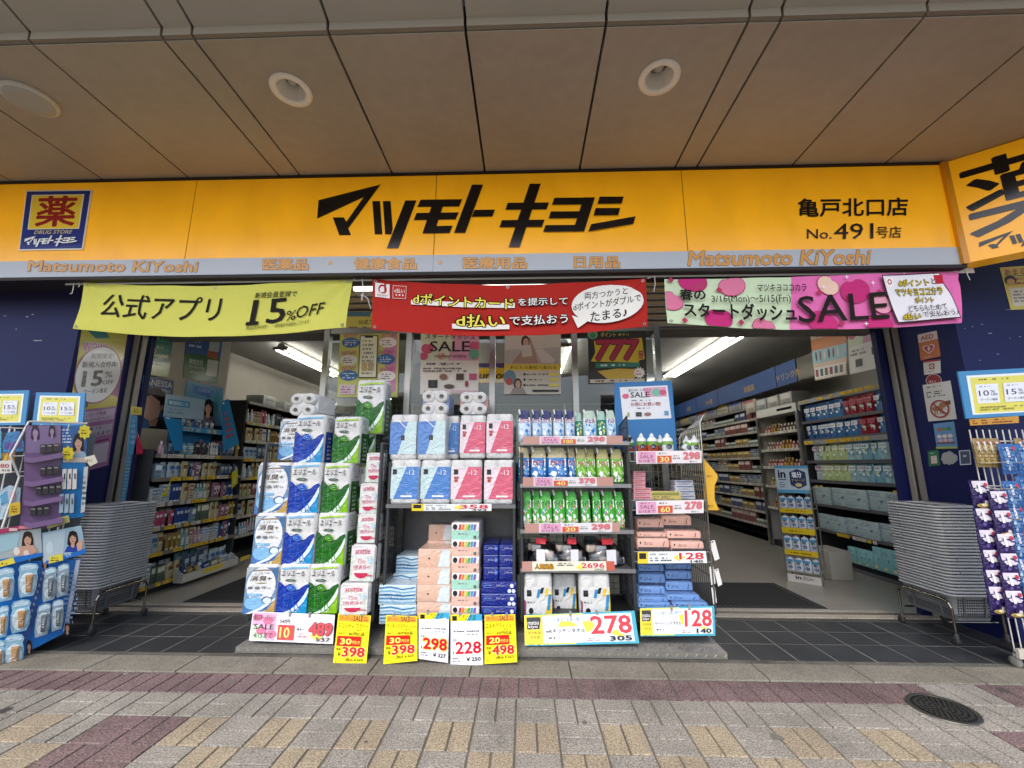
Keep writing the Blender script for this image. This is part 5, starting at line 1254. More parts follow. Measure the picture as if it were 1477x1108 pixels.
for i, (u0, v0, u1, v1, yy) in enumerate(((919, 777, 966, 795, 3.53), (968, 781, 1016, 796, 3.52), (919, 768, 962, 777, 3.58), (962, 766, 1012, 781, 3.58), (919, 749, 958, 766, 3.66), (955, 744, 998, 764, 3.70))):
    KPP.at(u0, v0, u1, v1, yy, 'pink paper towel pack, ' + ['front lower one nearest the pouches', 'front lower one at the open wire side', 'thin second one nearest the pouches', 'second one at the open wire side', 'rear top one nearest the pouches', 'rear top one by the open wire side'][i], None)
for i, (u0, v0, u1, v1, yy) in enumerate(((920, 869, 968, 880, 3.53), (971, 869, 1022, 880, 3.52), (920, 861, 964, 870, 3.56), (962, 858, 1010, 869, 3.57), (921, 846, 960, 861, 3.63), (960, 839, 1000, 857, 3.66), (921, 828, 960, 846, 3.66), (960, 824, 998, 840, 3.70), (921, 814, 958, 828, 3.72), (960, 813, 998, 824, 3.74))):
    KPB.at(u0, v0, u1, v1, yy, f'blue paper towel pack, {ORD[4 - i // 2] if i < 8 else "top"} of the {["inner", "outer"][i % 2]} stack counted from above', None)
# middle shelf of the rack: small boxes
def carton(w, d, h, c, c2, name, cat, seed=1):
    b = MB(); b.rbox(-w / 2, 0, 0, w / 2, d, h, M(c, 'gloss'), .003); o = b.obj(name, origin=(0, 0, 0)); tag(o, '', cat); P = fpr(w, h, -.001, 'gloss'); P.rect(.05, .1, .95, .42, c2); P.micro(.1, .5, .9, .9, 3, '#5a5a60', seed=seed); P.done('box_print', o); return Kind(o, w, d, h)
KCP, KCY, KCW = carton(.2, .12, .05, '#d6a3a8', '#b5626e', 'soap_box', 'box'), carton(.26, .12, .07, '#c9b56a', '#8a8a4a', 'soap_box', 'box', 3), carton(.17, .12, .06, '#cfd0d6', '#7a84a0', 'soap_box', 'box', 5)
for i in range(7): KCP.at(914, 680 + i * 6, 931 + (i > 3) * 8, 686 + i * 6, 3.60 - .01 * i, f'flat pink soap box, {ORD[i]} of the leaning stack', None)
KCY.at(938, 709, 982, 722, 3.56, 'long olive yellow soap box lying on the middle rack shelf', None)
for i in range(4): KCW.at(974, 693 + i * 7, 1000 + i, 700 + i * 7, 3.66, f'white and grey soap box, {ORD[i]} of the short stack', None)
# yellow board and hanging tags on the side of the rack
b = MB(); pts = [(1014, 660), (1035, 685), (1035, 691), (1030.5, 701), (1031, 721), (1037, 736), (1017, 736)]
f_ = [ay(u, v, 3.56) for u, v in pts]; k_ = len(f_)
b.add(f_ + [p + Vector((0, .006, 0)) for p in f_], [tuple(range(k_)), tuple(range(2 * k_ - 1, k_ - 1, -1))] + [(i, k_ + i, k_ + (i + 1) % k_, (i + 1) % k_) for i in range(k_)], M('#dca92a', 'paper'))
o = b.obj('shelf_talker'); tag(o, 'yellow cut out card standing out from the side of the wire rack', 'sign')
P = Pr(lambda u, v: ay(u, v, 3.559), (0, -1, 0)); P.micro(1019, 684, 1031, 690, 1, '#6a4a1a'); P.micro(1020, 727, 1033, 733, 1, '#6a4a1a'); P.done('print', o)
for i, (q, l) in enumerate((([(1023, 781), (1031, 779), (1038, 806), (1031, 809)], 'white paper tag hanging highest on the side of the wire rack'), ([(1023, 818), (1029, 817), (1032, 842), (1026, 844)], 'white paper tag hanging on the rack side, second and nearest the towels'), ([(1030, 822), (1036, 820), (1042, 843), (1036, 846)], 'white paper tag hanging beside another one, outermost from the rack'), ([(1026, 848), (1031, 847), (1034, 869), (1029, 872)], 'white paper tag hanging lowest on the side of the wire rack'))):
    P = sheet('tag', *[ay(u, v, 3.5) for u, v in q], '#d9d8d4', .002); P.rect(.3, .04, .7, .10, '#4a2c34'); tag(P.done('paper_tag'), l, 'tag')

# ------------------------------------------------------------------ stacks of shopping baskets
gry = M('#5d5e60', 'plastic'); gry2 = M('#a3a4a5', 'gloss')
def basket_kind():
    L_, W_, H_ = .50, .36, .20; b = MB()
    def rg(l, w, z, r): return [(qx * (w / 2 - r) + r * math.cos(R(a0 + a)), qy * (l / 2 - r) + r * math.sin(R(a0 + a)), z) for qx, qy, a0 in ((1, 1, 0), (-1, 1, 90), (-1, -1, 180), (1, -1, 270)) for a in (0, 30, 60, 90)]
    b.ring([rg(L_ - .09, W_ - .08, 0, .04), rg(L_ - .075, W_ - .065, .02, .045), rg(L_ - .050, W_ - .050, H_ - .018, .045)], gry, caps=False)
    b.ring([rg(L_ - .050, W_ - .050, H_ - .018, .045), rg(L_ - .004, W_ - .004, H_ - .0165, .05), rg(L_, W_, H_ - .010, .05), rg(L_, W_, H_ - .004, .05), rg(L_ - .006, W_ - .006, H_, .05), rg(L_ - .034, W_ - .034, H_ - .001, .045), rg(L_ - .08, W_ - .075, .012, .04)], gry2, caps=False)
    b.add(rg(L_ - .09, W_ - .08, 0, .04), [tuple(range(16))[::-1]], gry); b.add(rg(L_ - .08, W_ - .075, .012, .04), [tuple(range(16))], gry)
    for s in (-1, 1):                                                     # ribs down the corners
        for y in (-.12, .12): b.tube((s * (W_ / 2 - .028), y, .03), (s * (W_ / 2 - .008), y, H_ - .022), .006, gry, 5)
        for x in (-.08, .08): b.tube((x, s * (L_ / 2 - .034), .03), (x, s * (L_ / 2 - .008), H_ - .022), .006, gry, 5)
    o = b.obj('shopping_basket', origin=(0, 0, 0)); tag(o, '', 'shopping basket')
    for s in (-1, 1): MB().path([(s * .155, -.16, H_ + .001), (s * .12, -.165, H_ + .004), (s * .115, .165, H_ + .004), (s * .155, .16, H_ + .001)], .0045, M('#6d6e70', 'plastic'), 5).obj('handle', o)
    return Kind(o, W_, L_, H_)
KBK = basket_kind()
def perf(o, sx):
    """the lowest basket shows its pierced sides"""
    P = MB(); m = M('#3c3d3e', 'matte')
    for k in range(7):
        z = .03 + k * .02; e = .0225 - .0175 * k * .02 / .14 * 1.0
        for i in range(22): y = -.19 + i * .0172; xx = (.18 - .0325 + .0175 * (z - .02) / .158) + .0012; P.box(sx * xx - .0004, y, z, sx * xx + .0004, y + .010, z + .012, m)
        for i in range(15): x = -.125 + i * .0172; yy = -(.25 - .0375 + .0225 * (z - .02) / .158) - .0012; P.box(x, yy - .0004, z, x + .010, yy + .0004, z + .012, m)
    P.obj('pierced_sides', o, origin=(0, 0, 0)).location = (0, 0, 0)
def basket_stack(x, y, u, vtop, n, zb, where, sx):
    ztop_ = ax(u, vtop, x + sx * .18).z; pitch = (ztop_ - zb - .2) / (n - 1)
    for i in range(n):
        z = zb + i * pitch
        l = f'grey plastic shopping basket nested in the tall stack {where}'; g = f'baskets nested in the stack {where}'
        if i == 0: l, g = f'lowest grey basket with pierced sides showing, in the stack {where}', None
        if i == n - 1: l, g = f'topmost open grey basket of the stack {where}', None
        o = KBK.put(x + rr.uniform(-.003, .003), y + rr.uniform(-.003, .003), z, l, g, rotz=R(rr.uniform(-.6, .6)))
        if i == 0: perf(o, sx)
    t = thing('basket_trolley', f'bent chrome tube trolley on small wheels under the basket stack {where}', 'trolley', (x, y, 0))
    ch = M('#8d867c', 'chrome'); xs = x + sx * .19
    for s in (-1, 1):
        xx = x + s * .185; b = MB(); zt2 = zb + .15
        b.path([(xx, y - .235, .075), (xx, y - .235, zt2 - .05), (xx, y - .215, zt2 - .015), (xx, y - .17, zt2), (xx, y + .17, zt2), (xx, y + .215, zt2 - .015), (xx, y + .235, zt2 - .05), (xx, y + .235, .075)], .0095, ch, 8); b.obj('side_frame', t)
        for sy in (-1, 1):
            w = MB(); w.tube((xx, y + sy * .235, .03), (xx, y + sy * .235, .085), .014, M('#4a4a4a', 'plastic'), 8); w.lathe((xx, y + sy * .235 + .01, .031), [(.012, -.014), (.03, -.012), (.03, .012), (.012, .014)], M('#2a2a2a', 'rubber'), 14, axis='x'); w.obj('wheel', t)
    b = MB()
    for sy in (-1, 1): b.tube((x - .185, y + sy * .19, zb - .012), (x + .185, y + sy * .19, zb - .012), .008, ch, 8)
    b.obj('cross_bar', t)
basket_stack(-3.49 - .19, 3.82, 190, 727, 29, .165, 'beside the blister pack rack', 1)
basket_stack(3.27 + .19, 3.84, 1320, 727, 29, .165, 'beside the purple sweets rack', -1)
# ------------------------------------------------------------------ racks that stand before the blue walls
A_ = az(122, 905, .12); dL = Vector((-.66, -.75, 0)).normalized(); nL = Vector((.75, -.66, 0)).normalized()
wm = M('#cfcdc6', 'wire')
def LQ(off=0.0):
    p = A_ + nL * off
    return lambda u, v: ap(u, v, p, nL)
def lsheet(name, q, c, off, label, cat, th=.01, fin='gloss'):
    f = LQ(off); P = Pr(f, nL, fin=fin); a = [f(u, v) for u, v in q]
    k = len(a); P.mb.add(a + [p - nL * th for p in a], [tuple(range(k)), tuple(range(2 * k - 1, k - 1, -1))] + [(i, k + i, k + (i + 1) % k, (i + 1) % k) for i in range(k)], M(c, fin))
    o = P.done(name); tag(o, label, cat); P2 = Pr(f, nL, fin=fin); return o, P2
def face_(P, u, v, ru, rv, hair='#221a16', skin='#c79a84', long=True, body=None):
    """a printed portrait: hair, face, neck"""
    if long: P.poly([(u - ru * 1.3, v - rv * .3), (u - ru * .9, v - rv * 1.3), (u, v - rv * 1.55), (u + ru * .95, v - rv * 1.25), (u + ru * 1.35, v - rv * .2), (u + ru * 1.45, v + rv * 1.3), (u + ru * .6, v + rv * 1.5), (u - ru * .8, v + rv * 1.5), (u - ru * 1.5, v + rv * 1.1)], hair)
    else: P.ell(u, v - rv * .35, ru * 1.22, rv * 1.15, hair, 18)
    if body: P.poly([(u - ru * 2.2, v + rv * 2.6), (u - ru * 1.5, v + rv * 1.5), (u, v + rv * 1.15), (u + ru * 1.6, v + rv * 1.5), (u + ru * 2.2, v + rv * 2.6)], body)
    P.poly([(u - ru * .4, v + rv * .6), (u + ru * .4, v + rv * .6), (u + ru * .5, v + rv * 1.5), (u, v + rv * 1.8), (u - ru * .5, v + rv * 1.5)], skin); P.ell(u, v, ru * .85, rv, skin, 18)
    P.poly([(u - ru * .85, v - rv * .1), (u - ru * .7, v - rv * .95), (u + ru * .3, v - rv * 1.05), (u + ru * .85, v - rv * .2), (u + ru * .6, v - rv * .6), (u - ru * .1, v - rv * .75)], hair)
    for s in (-1, 1): P.ell(u + s * ru * .36, v - rv * .08, ru * .14, rv * .05, '#2a1f1c', 8)
    P.ell(u, v + rv * .5, ru * .3, rv * .09, '#a8505a', 10)
fl_ = LQ()
t = thing('wire_rack', 'white wire merchandise rack hung with sun care blister packs before the blue wall', 'display rack', (A_.x - .35, A_.y - .25, 0))
b = MB()
for u0, u1, z0, z1 in ((0, 118, 0, 0),):
    for i in range(9):
        p = A_ + dL * (.22 + i * .07) - nL * .03; b.tube((p.x, p.y, .09), (p.x, p.y, 1.62), .005, wm, 5)
    for z in (.09, .5, .9, 1.3, 1.62): p, q = A_ + dL * .22 - nL * .03, A_ + dL * .8 - nL * .03; b.tube((p.x, p.y, z), (q.x, q.y, z), .005, wm, 5)
b.obj('wire_front', t)
b = MB(); q0, q1 = A_ + dL * .12 - nL * .06, A_ + dL * .8 - nL * .06; w0, w1 = q0 - nL * .25, q1 - nL * .25
b.hexa([(q.x, q.y, .07) for q in (q0, q1, w1, w0)] + [(q.x, q.y, .11) for q in (q0, q1, w1, w0)], M('#2d2f33', 'galv')); b.obj('base', t)
b = MB(); b.hexa([(q.x, q.y, .11) for q in (w0 + nL * .02, w1 + nL * .02, w1, w0)] + [(q.x, q.y, 1.6) for q in (w0 + nL * .02, w1 + nL * .02, w1, w0)], M('#55585c', 'galv')); b.obj('back_panel', t)
for q in (q0 + dL * .1 - nL * .05, q1 - nL * .05): 
    c_ = MB(); c_.lathe((q.x, q.y, .035), [(.012, -.014), (.035, -.012), (.035, .012), (.012, .014)], M('#1f1f1f', 'rubber'), 14, axis='x'); c_.obj('wheel', t)
b = MB(); pth = [(126, 611), (42, 608), (15, 658), (28, 688), (3, 762)]; f = LQ(.02); b.path([f(u, v) for u, v in pth], .008, wm, 6)
for a, c_ in (((15, 658), (60, 657)), ((28, 687), (60, 686)), ((60, 612), (57, 622)), ((75, 611), (80, 625)), ((100, 611), (97, 622))): b.tube(f(*a), f(*c_), .004, wm, 5)
b.obj('wire_arm', t)
# lower blue board with header cards and blister packs
o, P = lsheet('display_board', [(-8, 812), (117, 806), (97, 911), (35, 943), (-8, 966)], '#1c6cb8', .0, 'blue cardboard display board at the bottom of the white wire rack', 'display board')
P.poly([(110, 808), (116, 807), (97, 908), (91, 911)], '#c9cdd2'); P.poly([(61, 812), (69, 810), (40, 925), (30, 930)], '#3f5f9c')
face_(P, 65, 812, 3.2, 5, body=None); face_(P, 97, 905, 3, 6); face_(P, 42, 932, 3, 6)
for i in range(9): P.ell(62 - i * 2.6, 826 + i * 9, 1.6, 2.4, '#93b0d8', 8)
P.micro(92, 820, 112, 900, 12, '#8fa8c8'); P.done('print', o)
o, P = lsheet('header_card', [(61, 769), (117, 758), (124, 796), (122, 798), (62, 812)], '#9db7c6', .035, 'header card of a laughing woman in a blue top on the wire rack', 'header card', .012)
P.poly([(63, 772), (95, 765), (90, 806), (63, 811)], '#b4c6cd'); P.ell(72, 790, 5, 9, '#c4d4da'); face_(P, 105, 777, 5.5, 7.5, body='#27439a'); P.poly([(110, 785), (116, 778), (120, 783), (118, 793), (112, 795)], '#cfa48d')
P.poly([(90, 802), (123, 791), (124, 798), (66, 814), (66, 809)], '#1f6fc0'); P.poly([(71, 803), (90, 798), (91, 808), (70, 813)], '#e6d64a'); P.text('UV', 95, 797, 103, 803, '#dfe9f2', dy=1); P.micro(73, 803, 88, 810, 2, '#6a4a10'); P.done('print', o)
o, P = lsheet('header_card', [(-8, 771), (59, 762), (61, 802), (-8, 820)], '#a9b4b4', .035, 'header card of a woman resting her chin on her hand on the wire rack', 'header card', .012)
P.poly([(-8, 773), (30, 768), (24, 790), (-8, 800)], '#9fc0c8'); face_(P, 40, 779, 6, 8.5, hair='#33251e', body='#c49a84'); P.poly([(18, 800), (30, 788), (48, 786), (54, 795), (40, 804)], '#c79c86'); P.ell(24, 795, 4.5, 6, '#e5dcd4'); P.ell(38, 798, 4, 5, '#e0cfc2')
P.poly([(-8, 808), (61, 797), (61, 802), (-8, 820)], '#1f6fc0'); P.poly([(-8, 812), (19, 804), (22, 812), (-8, 820)], '#e6d64a'); P.micro(-6, 810, 18, 816, 1, '#6a4a10'); P.done('print', o)
def blister(q, kind, label):
    """a shaped backing card with the tube standing out of it"""
    (u0, v0), (u1, v1), (u2, v2), (u3, v3) = q; f = LQ(.06); P = Pr(f, nL, fin='film'); cu, cv = (u0 + u1 + u2 + u3) / 4, (v0 + v1 + v2 + v3) / 4
    def I(a, bb): return ((u0 * (1 - a) + u1 * a) * (1 - bb) + (u3 * (1 - a) + u2 * a) * bb, (v0 * (1 - a) + v1 * a) * (1 - bb) + (v3 * (1 - a) + v2 * a) * bb)
    out = [I(a, bb) for a, bb in ((.12, .04), (.5, 0), (.88, .04), (.98, .15), (.92, .28), (1, .45), (.98, .8), (.86, 1), (.1, 1), (.02, .8), (0, .45), (.08, .28), (.02, .15))]
    a3 = [f(*p) for p in out]; k = len(a3); P.mb.add(a3 + [p - nL * .006 for p in a3], [tuple(range(k)), tuple(range(2 * k - 1, k - 1, -1))] + [(i, k + i, k + (i + 1) % k, (i + 1) % k) for i in range(k)], M('#8fb9cc' if kind == 'gold' else '#8d9ea8', 'film'))
    P.poly([I(a, bb) for a, bb in ((.15, .08), (.5, .04), (.85, .08), (.88, .18), (.15, .20))], '#c3dde8'); P.micro(*I(.25, .12), *I(.75, .18), 1, '#4a7aa8'); P.poly([I(.5 + .42 * math.cos(i * .3), .6 + .33 * math.sin(i * .3)) for i in range(21)], '#cfe3ea' if kind == 'gold' else '#b9c6cc')
    o = P.done('blister_pack'); tag(o, label, 'sun care')
    B_ = MB(); c1, c2 = ('#b0875a', '#c49a6a') if kind == 'gold' else ('#5d656b', '#8d989e')
    tq = [I(*p) for p in ((.36, .34), (.76, .34), (.70, .86), (.42, .86))]; lo = [f(*p) + nL * .004 for p in tq]; hi = [f(*p) + nL * .028 for p in tq]
    e = [lo[i].lerp(hi[i], .7) for i in range(4)]; cen = sum(hi, Vector()) / 4; hi = [p.lerp(cen, .22) for p in hi]
    B_.ring([lo, e, hi], M(c1, 'film'), smooth=False); B_.obj('tube', o)
    P = Pr(lambda u, v: f(u, v) + nL * .029, nL, fin='film'); P.poly([I(*p) for p in ((.46, .42), (.66, .42), (.62, .6), (.48, .6))], c2); P.micro(*I(.45, .5), *I(.65, .75), 3, '#e8e0d4'); P.done('tube_print', o)
bl = [([(26, 814), (57, 811), (52, 858), (26, 863)], 'gold', 'top row, under the woman resting her chin'), ([(-6, 821), (22, 817), (20, 864), (-6, 870)], 'gold', 'top row, cut off by the picture edge'),
      ([(16, 867), (46, 863), (42, 908), (14, 915)], 'gold', 'middle row, nearest the blue strip'), ([(-6, 877), (14, 871), (11, 917), (-6, 922)], 'gold', 'middle row, at the picture edge'), ([(6, 916), (36, 913), (33, 962), (5, 970)], 'gold', 'bottom row, hanging lowest'), ([(-10, 924), (8, 922), (6, 968), (-10, 972)], 'gold', 'bottom row, at the picture edge'),
      ([(63, 820), (83, 816), (81, 863), (60, 870)], 'grey', 'upper row, inner of the pair'), ([(82, 815), (101, 811), (99, 857), (80, 863)], 'grey', 'upper row, outer of the pair'), ([(54, 873), (75, 868), (71, 914), (48, 921)], 'grey', 'lower row, inner of the pair'), ([(75, 866), (93, 863), (91, 906), (73, 912)], 'grey', 'lower row, outer of the pair')]
for q, k, w_ in bl: blister(q, k, ('gold tube' if k == 'gold' else 'silver tube') + ' blister pack on the blue board, ' + w_)
# purple cosmetic stand
o, P = lsheet('cosmetics_stand', [(37, 614), (88, 613), (88, 760), (28, 765), (34, 700)], '#6d5478', .03, 'purple tiered cosmetics stand clipped to the white wire rack', 'display stand', .03)
P.poly([(38, 615), (88, 614), (87, 652), (38, 654)], '#7f6a90'); face_(P, 51, 624, 4.5, 7.5, hair='#3a2c44', skin='#a98ab0'); face_(P, 75, 622, 3.5, 6, hair='#2c2436', skin='#a0849c'); P.done('print', o)
b = MB(); f = LQ(.03)
for v0 in (652, 686, 714, 745):
    for (ua, va), (ub, vb), sgn in (((35, v0 + 7), (47, v0 + 9), 0), ((47, v0 + 9), (90, v0 + 1), 1)):
        q = [f(ua, va), f(ub, vb), f(ub, vb + 7), f(ua, va + 7)]; hi = [p + nL * .05 for p in q]; b.hexa([q[3], q[2], hi[2], hi[3], q[0], q[1], hi[1], hi[0]], M('#7d638a', 'gloss'))
b.obj('tray', o)
gi = 0
for v0 in (641, 673, 701, 731):
    for k in range(3 if v0 < 700 else 4 if v0 < 720 else 3):
        u = 58 + k * 9.5 - (6 if v0 > 690 else 0) - (8 if v0 > 720 else 0); q = [f(u, v0 + 1 - k * .7), f(u + 8, v0 - k * .7), f(u + 8, v0 + 12 - k), f(u, v0 + 13 - k)]; hi = [p + nL * .035 for p in q]
        b = MB(); b.hexa([q[3], q[2], hi[2], hi[3], q[0], q[1], hi[1], hi[0]], M('#3a373a', 'gloss')); oo = b.obj('compact_case'); tag(oo, f'dark eyeshadow compact in a tray of the purple stand, {ORD[(641, 673, 701, 731).index(v0)]} tray', 'cosmetics', f'compacts in the {ORD[(641, 673, 701, 731).index(v0)]} tray of the purple stand')
        P = Pr(lambda u_, v_: f(u_, v_) + nL * .0355, nL, fin='gloss'); P.rect(u + 1, v0 + 2 - k * .7, u + 7, v0 + 4 - k * .7, '#8d8a84'); P.done('print', oo)
o, P = lsheet('cosmetics_stand', [(89, 614), (126, 613), (121, 745), (87, 750)], '#1d78b4', .02, 'blue cosmetics stand with white pencil packs beside the purple stand', 'display stand', .03)
P.poly([(89, 615), (125, 614), (124, 660), (89, 662)], '#2c5f9c'); face_(P, 113, 639, 6, 9, hair='#1c1614', body='#8fa8bc'); P.micro(90, 618, 104, 640, 5, '#d5dfea', seed=3); P.poly([(121, 674), (127, 673), (122, 738), (116, 740)], '#c9ccc9'); P.micro(118, 685, 125, 730, 6, '#3a4a6a'); P.rect(91, 660, 126, 667, '#c9b8ac')
P.done('print', o)
f = LQ(.03)
for r0, (v0, v1) in enumerate(((677, 706), (713, 740))):
    for k in range(3):
        u = 90 + k * 7.5 - r0 * 4; q = [f(u, v0), f(u + 6, v0 - 1), f(u + 5, v1 - 1), f(u - 1, v1)]; hi = [p + nL * .02 for p in q]; b = MB(); b.hexa([q[3], q[2], hi[2], hi[3], q[0], q[1], hi[1], hi[0]], M(['#d9d5cf', '#9fb4c0'][r0], 'gloss')); oo = b.obj('pencil_pack')
        tag(oo, ['tall white pencil pack in the upper row of the blue stand', 'pale blue pencil pack in the lower row of the blue stand'][r0], 'cosmetics', ['white packs in the blue stand', 'pale blue packs in the blue stand'][r0]); P = Pr(lambda u_, v_: f(u_, v_) + nL * .0205, nL); P.rect(u + 2, v0 + 6, u + 4, v0 + 14, '#3a3a42'); P.done('print', oo)
for (u, v, r), l in (((122, 623, 8.5), 'yellow flower shaped price tag over the blue stand'), ((98, 654, 8.5), 'yellow flower shaped price tag between the purple and blue stands')):
    f = LQ(.055); pts = [(u + r * (1 + .14 * math.cos(i * math.pi / 2 * 1.0)) * math.cos(i * math.pi / 16), v + r * 1.15 * (1 + .14 * math.cos(i * math.pi / 2)) * math.sin(i * math.pi / 16)) for i in range(32)]
    o, P = lsheet('price_tag', pts, '#d8c42c', .055, l, 'price tag', .003); P.micro(u - 5, v - 4, u + 5, v + 4, 2, '#5a4a10'); P.done('print', o)
o, P = lsheet('price_tag', [(121, 660), (136, 656), (141, 667), (130, 673)], '#e6dfc9', .04, 'cream folded price tag sticking out beside the blue stand', 'price tag', .004); P.micro(124, 661, 137, 668, 1, '#9a7a3a'); P.done('print', o)
o, P = lsheet('price_tag', [(67, 752), (99, 743), (101, 753), (68, 763)], '#a9a468', .05, 'olive price tag hanging under the purple stand', 'price tag', .003); P.micro(70, 750, 96, 758, 1, '#3a3a1a'); P.done('print', o)
o, P = lsheet('shelf_label', [(-8, 765), (62, 752), (62, 758), (-8, 772)], '#a83a62', .045, 'long crimson shelf label above the header cards', 'shelf label', .003); P.rect(13, 762, 25, 766, '#d9b9b4'); P.rect(27, 759, 46, 763, '#cf8a8a'); P.done('print', o)
# goods on the far side of that rack
def lgood(name, q, c, off, l, cat, marks=()):
    o, P = lsheet(name, q, c, off, l, cat, .05, 'film')
    for qq, cc in marks: P.poly(qq, cc)
    P.done('print', o)
lgood('product_bag', [(3, 640), (10, 624), (28, 622), (35, 640), (34, 651), (4, 653)], '#4f86b8', .0, 'blue shiny product bag at the upper picture edge on the wire rack', 'bag', [([(6, 640), (30, 635), (31, 645), (8, 649)], '#6d5fa0')])
lgood('product_bag', [(3, 654), (22, 652), (21, 668), (3, 668)], '#b8873a', .0, 'golden product pack under the blue bag on the wire rack', 'bag', [([(6, 657), (14, 656), (14, 664), (6, 664)], '#d9b04a')])
lgood('product_bag', [(-8, 622), (2, 622), (2, 662), (-8, 662)], '#5fa9c8', .0, 'pale blue product pack cut off by the picture edge', 'bag')
lgood('product_bag', [(-8, 712), (14, 700), (30, 704), (27, 742), (-8, 752)], '#b3c8d4', .0, 'white and blue flat product packs bag beside the purple stand', 'bag', [([(0, 715), (10, 708), (12, 725), (2, 730)], '#5f9fc4'), ([(14, 710), (22, 708), (22, 722), (15, 724)], '#d7a0b4')])
o, P = lsheet('price_card', [(-8, 665), (16, 664), (17, 682), (-8, 684)], '#e3ddd4', .05, 'white price card with red numerals at the picture edge', 'price card', .003); P.text('380', -6, 669, 13, 675, '#c4362c', bold=.02); P.text('418', 2, 677, 14, 680, '#1f1f1f'); P.done('print', o)
o, P = lsheet('price_card', [(14, 727), (29, 723), (29, 741), (13, 745)], '#d8b43a', .05, 'small yellow price card beside the purple stand', 'price card', .003); P.micro(16, 729, 27, 740, 3, '#6a4a10'); P.done('print', o)
# coupon boards over the rack
def coupon(q, Y, l):
    tl, tr, br, bl = [ay(u, v, Y) for u, v in q]; P = Pr.quad(tl, tr, br, bl); P.mb.slab(tl, tr, br, bl, .012, M('#3f86b8', 'paper')); o = P.done('coupon_board'); tag(o, l, 'notice board')
    P = Pr.quad(tl, tr, br, bl, fin='gloss'); P.rect(.09, .10, .91, .93, '#e2e6e4'); P.rect(.13, .15, .87, .90, '#d8cf5a'); P.micro(.18, .17, .82, .23, 1, '#6f6a24')
    for a, n_ in ((.18, '10'), (.53, '15')):
        P.rect(a, .30, a + .29, .70, '#dfe2ea'); P.micro(a + .03, .33, a + .26, .37, 1, '#6a6f80'); P.text(n_, a + .03, .43, a + .16, .55, '#3a3f52', bold=.012); P.text('%', a + .18, .43, a + .24, .49, '#3a3f52'); P.text('OFF', a + .18, .505, a + .27, .55, '#3a3f52'); P.text('クーポン進呈', a + .04, .60, a + .26, .65, '#3a3f52')
    P.micro(.2, .76, .8, .86, 2, '#8a8434', seed=6); P.done('notice', o)
coupon([(52, 566), (123, 567), (119, 614), (46, 613)], 3.40, 'blue framed yellow coupon board standing behind the purple and blue stands')
coupon([(-30, 564), (42, 563), (36, 613), (-36, 614)], 3.38, 'blue framed yellow coupon board cut off at the edge over the wire rack')
coupon([(1382, 536), (1497, 530), (1502, 598), (1394, 604)], 3.24, 'blue framed yellow coupon board over the purple sweets rack')
b = MB()
for u in (56, 110, 12): p = ay(u, 612, 3.39); b.tube((p.x, p.y + .02, .1), (p.x, p.y + .02, p.z + .1), .008, wm, 6)
o = b.obj('board_stand'); tag(o, 'thin white uprights that hold the coupon boards behind the wire rack', 'stand')

# sweets rack on the other side
t = thing('wire_rack', 'white wire rack hung with purple sweets and blue bags beside the basket stack', 'display rack', tuple(az(1460, 940, 0)))
Yq = 3.22; fR = lambda u, v, d=0: ay(u, v, Yq) + Vector((0, d, 0))
b = MB()
for i in range(10): p = fR(1398 + i * 9.5, 620); q = fR(1440 + i * 9.5, 910); x = p.x; b.tube((x, Yq, .12), (x, Yq, p.z), .0045, wm, 5)
x0_, x1_ = fR(1397, 620).x, fR(1500, 620).x
for z in (.12, .55, .95, 1.2, 1.4, 1.52): b.tube((x0_, Yq, z), (x1_, Yq, z), .006, wm, 5)
b.tube((x0_, Yq, 1.2), (x0_, Yq - .12, 1.18), .005, wm, 5)
for s in range(4):
    for z in (1.36, 1.18, .98): x = x0_ + .06 + s * .12; b.tube((x, Yq, z), (x, Yq - .16, z + .01), .004, wm, 5)
b.obj('wire_front', t)
b = MB(); b.box(x0_ - .01, Yq - .04, .085, x1_ + .6, Yq - .02, .145, M('#b9b4a6', 'plastic')); b.box(x0_ + .02, Yq - .02, .10, x1_ + .6, Yq + .16, .115, M('#3a3a3c', 'galv')); b.obj('base', t)
for x in (x0_ + .05, x0_ + .5):
    c_ = MB(); c_.lathe((x, Yq + .05, .035), [(.012, -.014), (.035, -.012), (.035, .012), (.012, .014)], M('#9a968c', 'plastic'), 14, axis='x'); c_.tube((x, Yq + .05, .05), (x, Yq + .05, .1), .01, wm, 6); c_.obj('wheel', t)
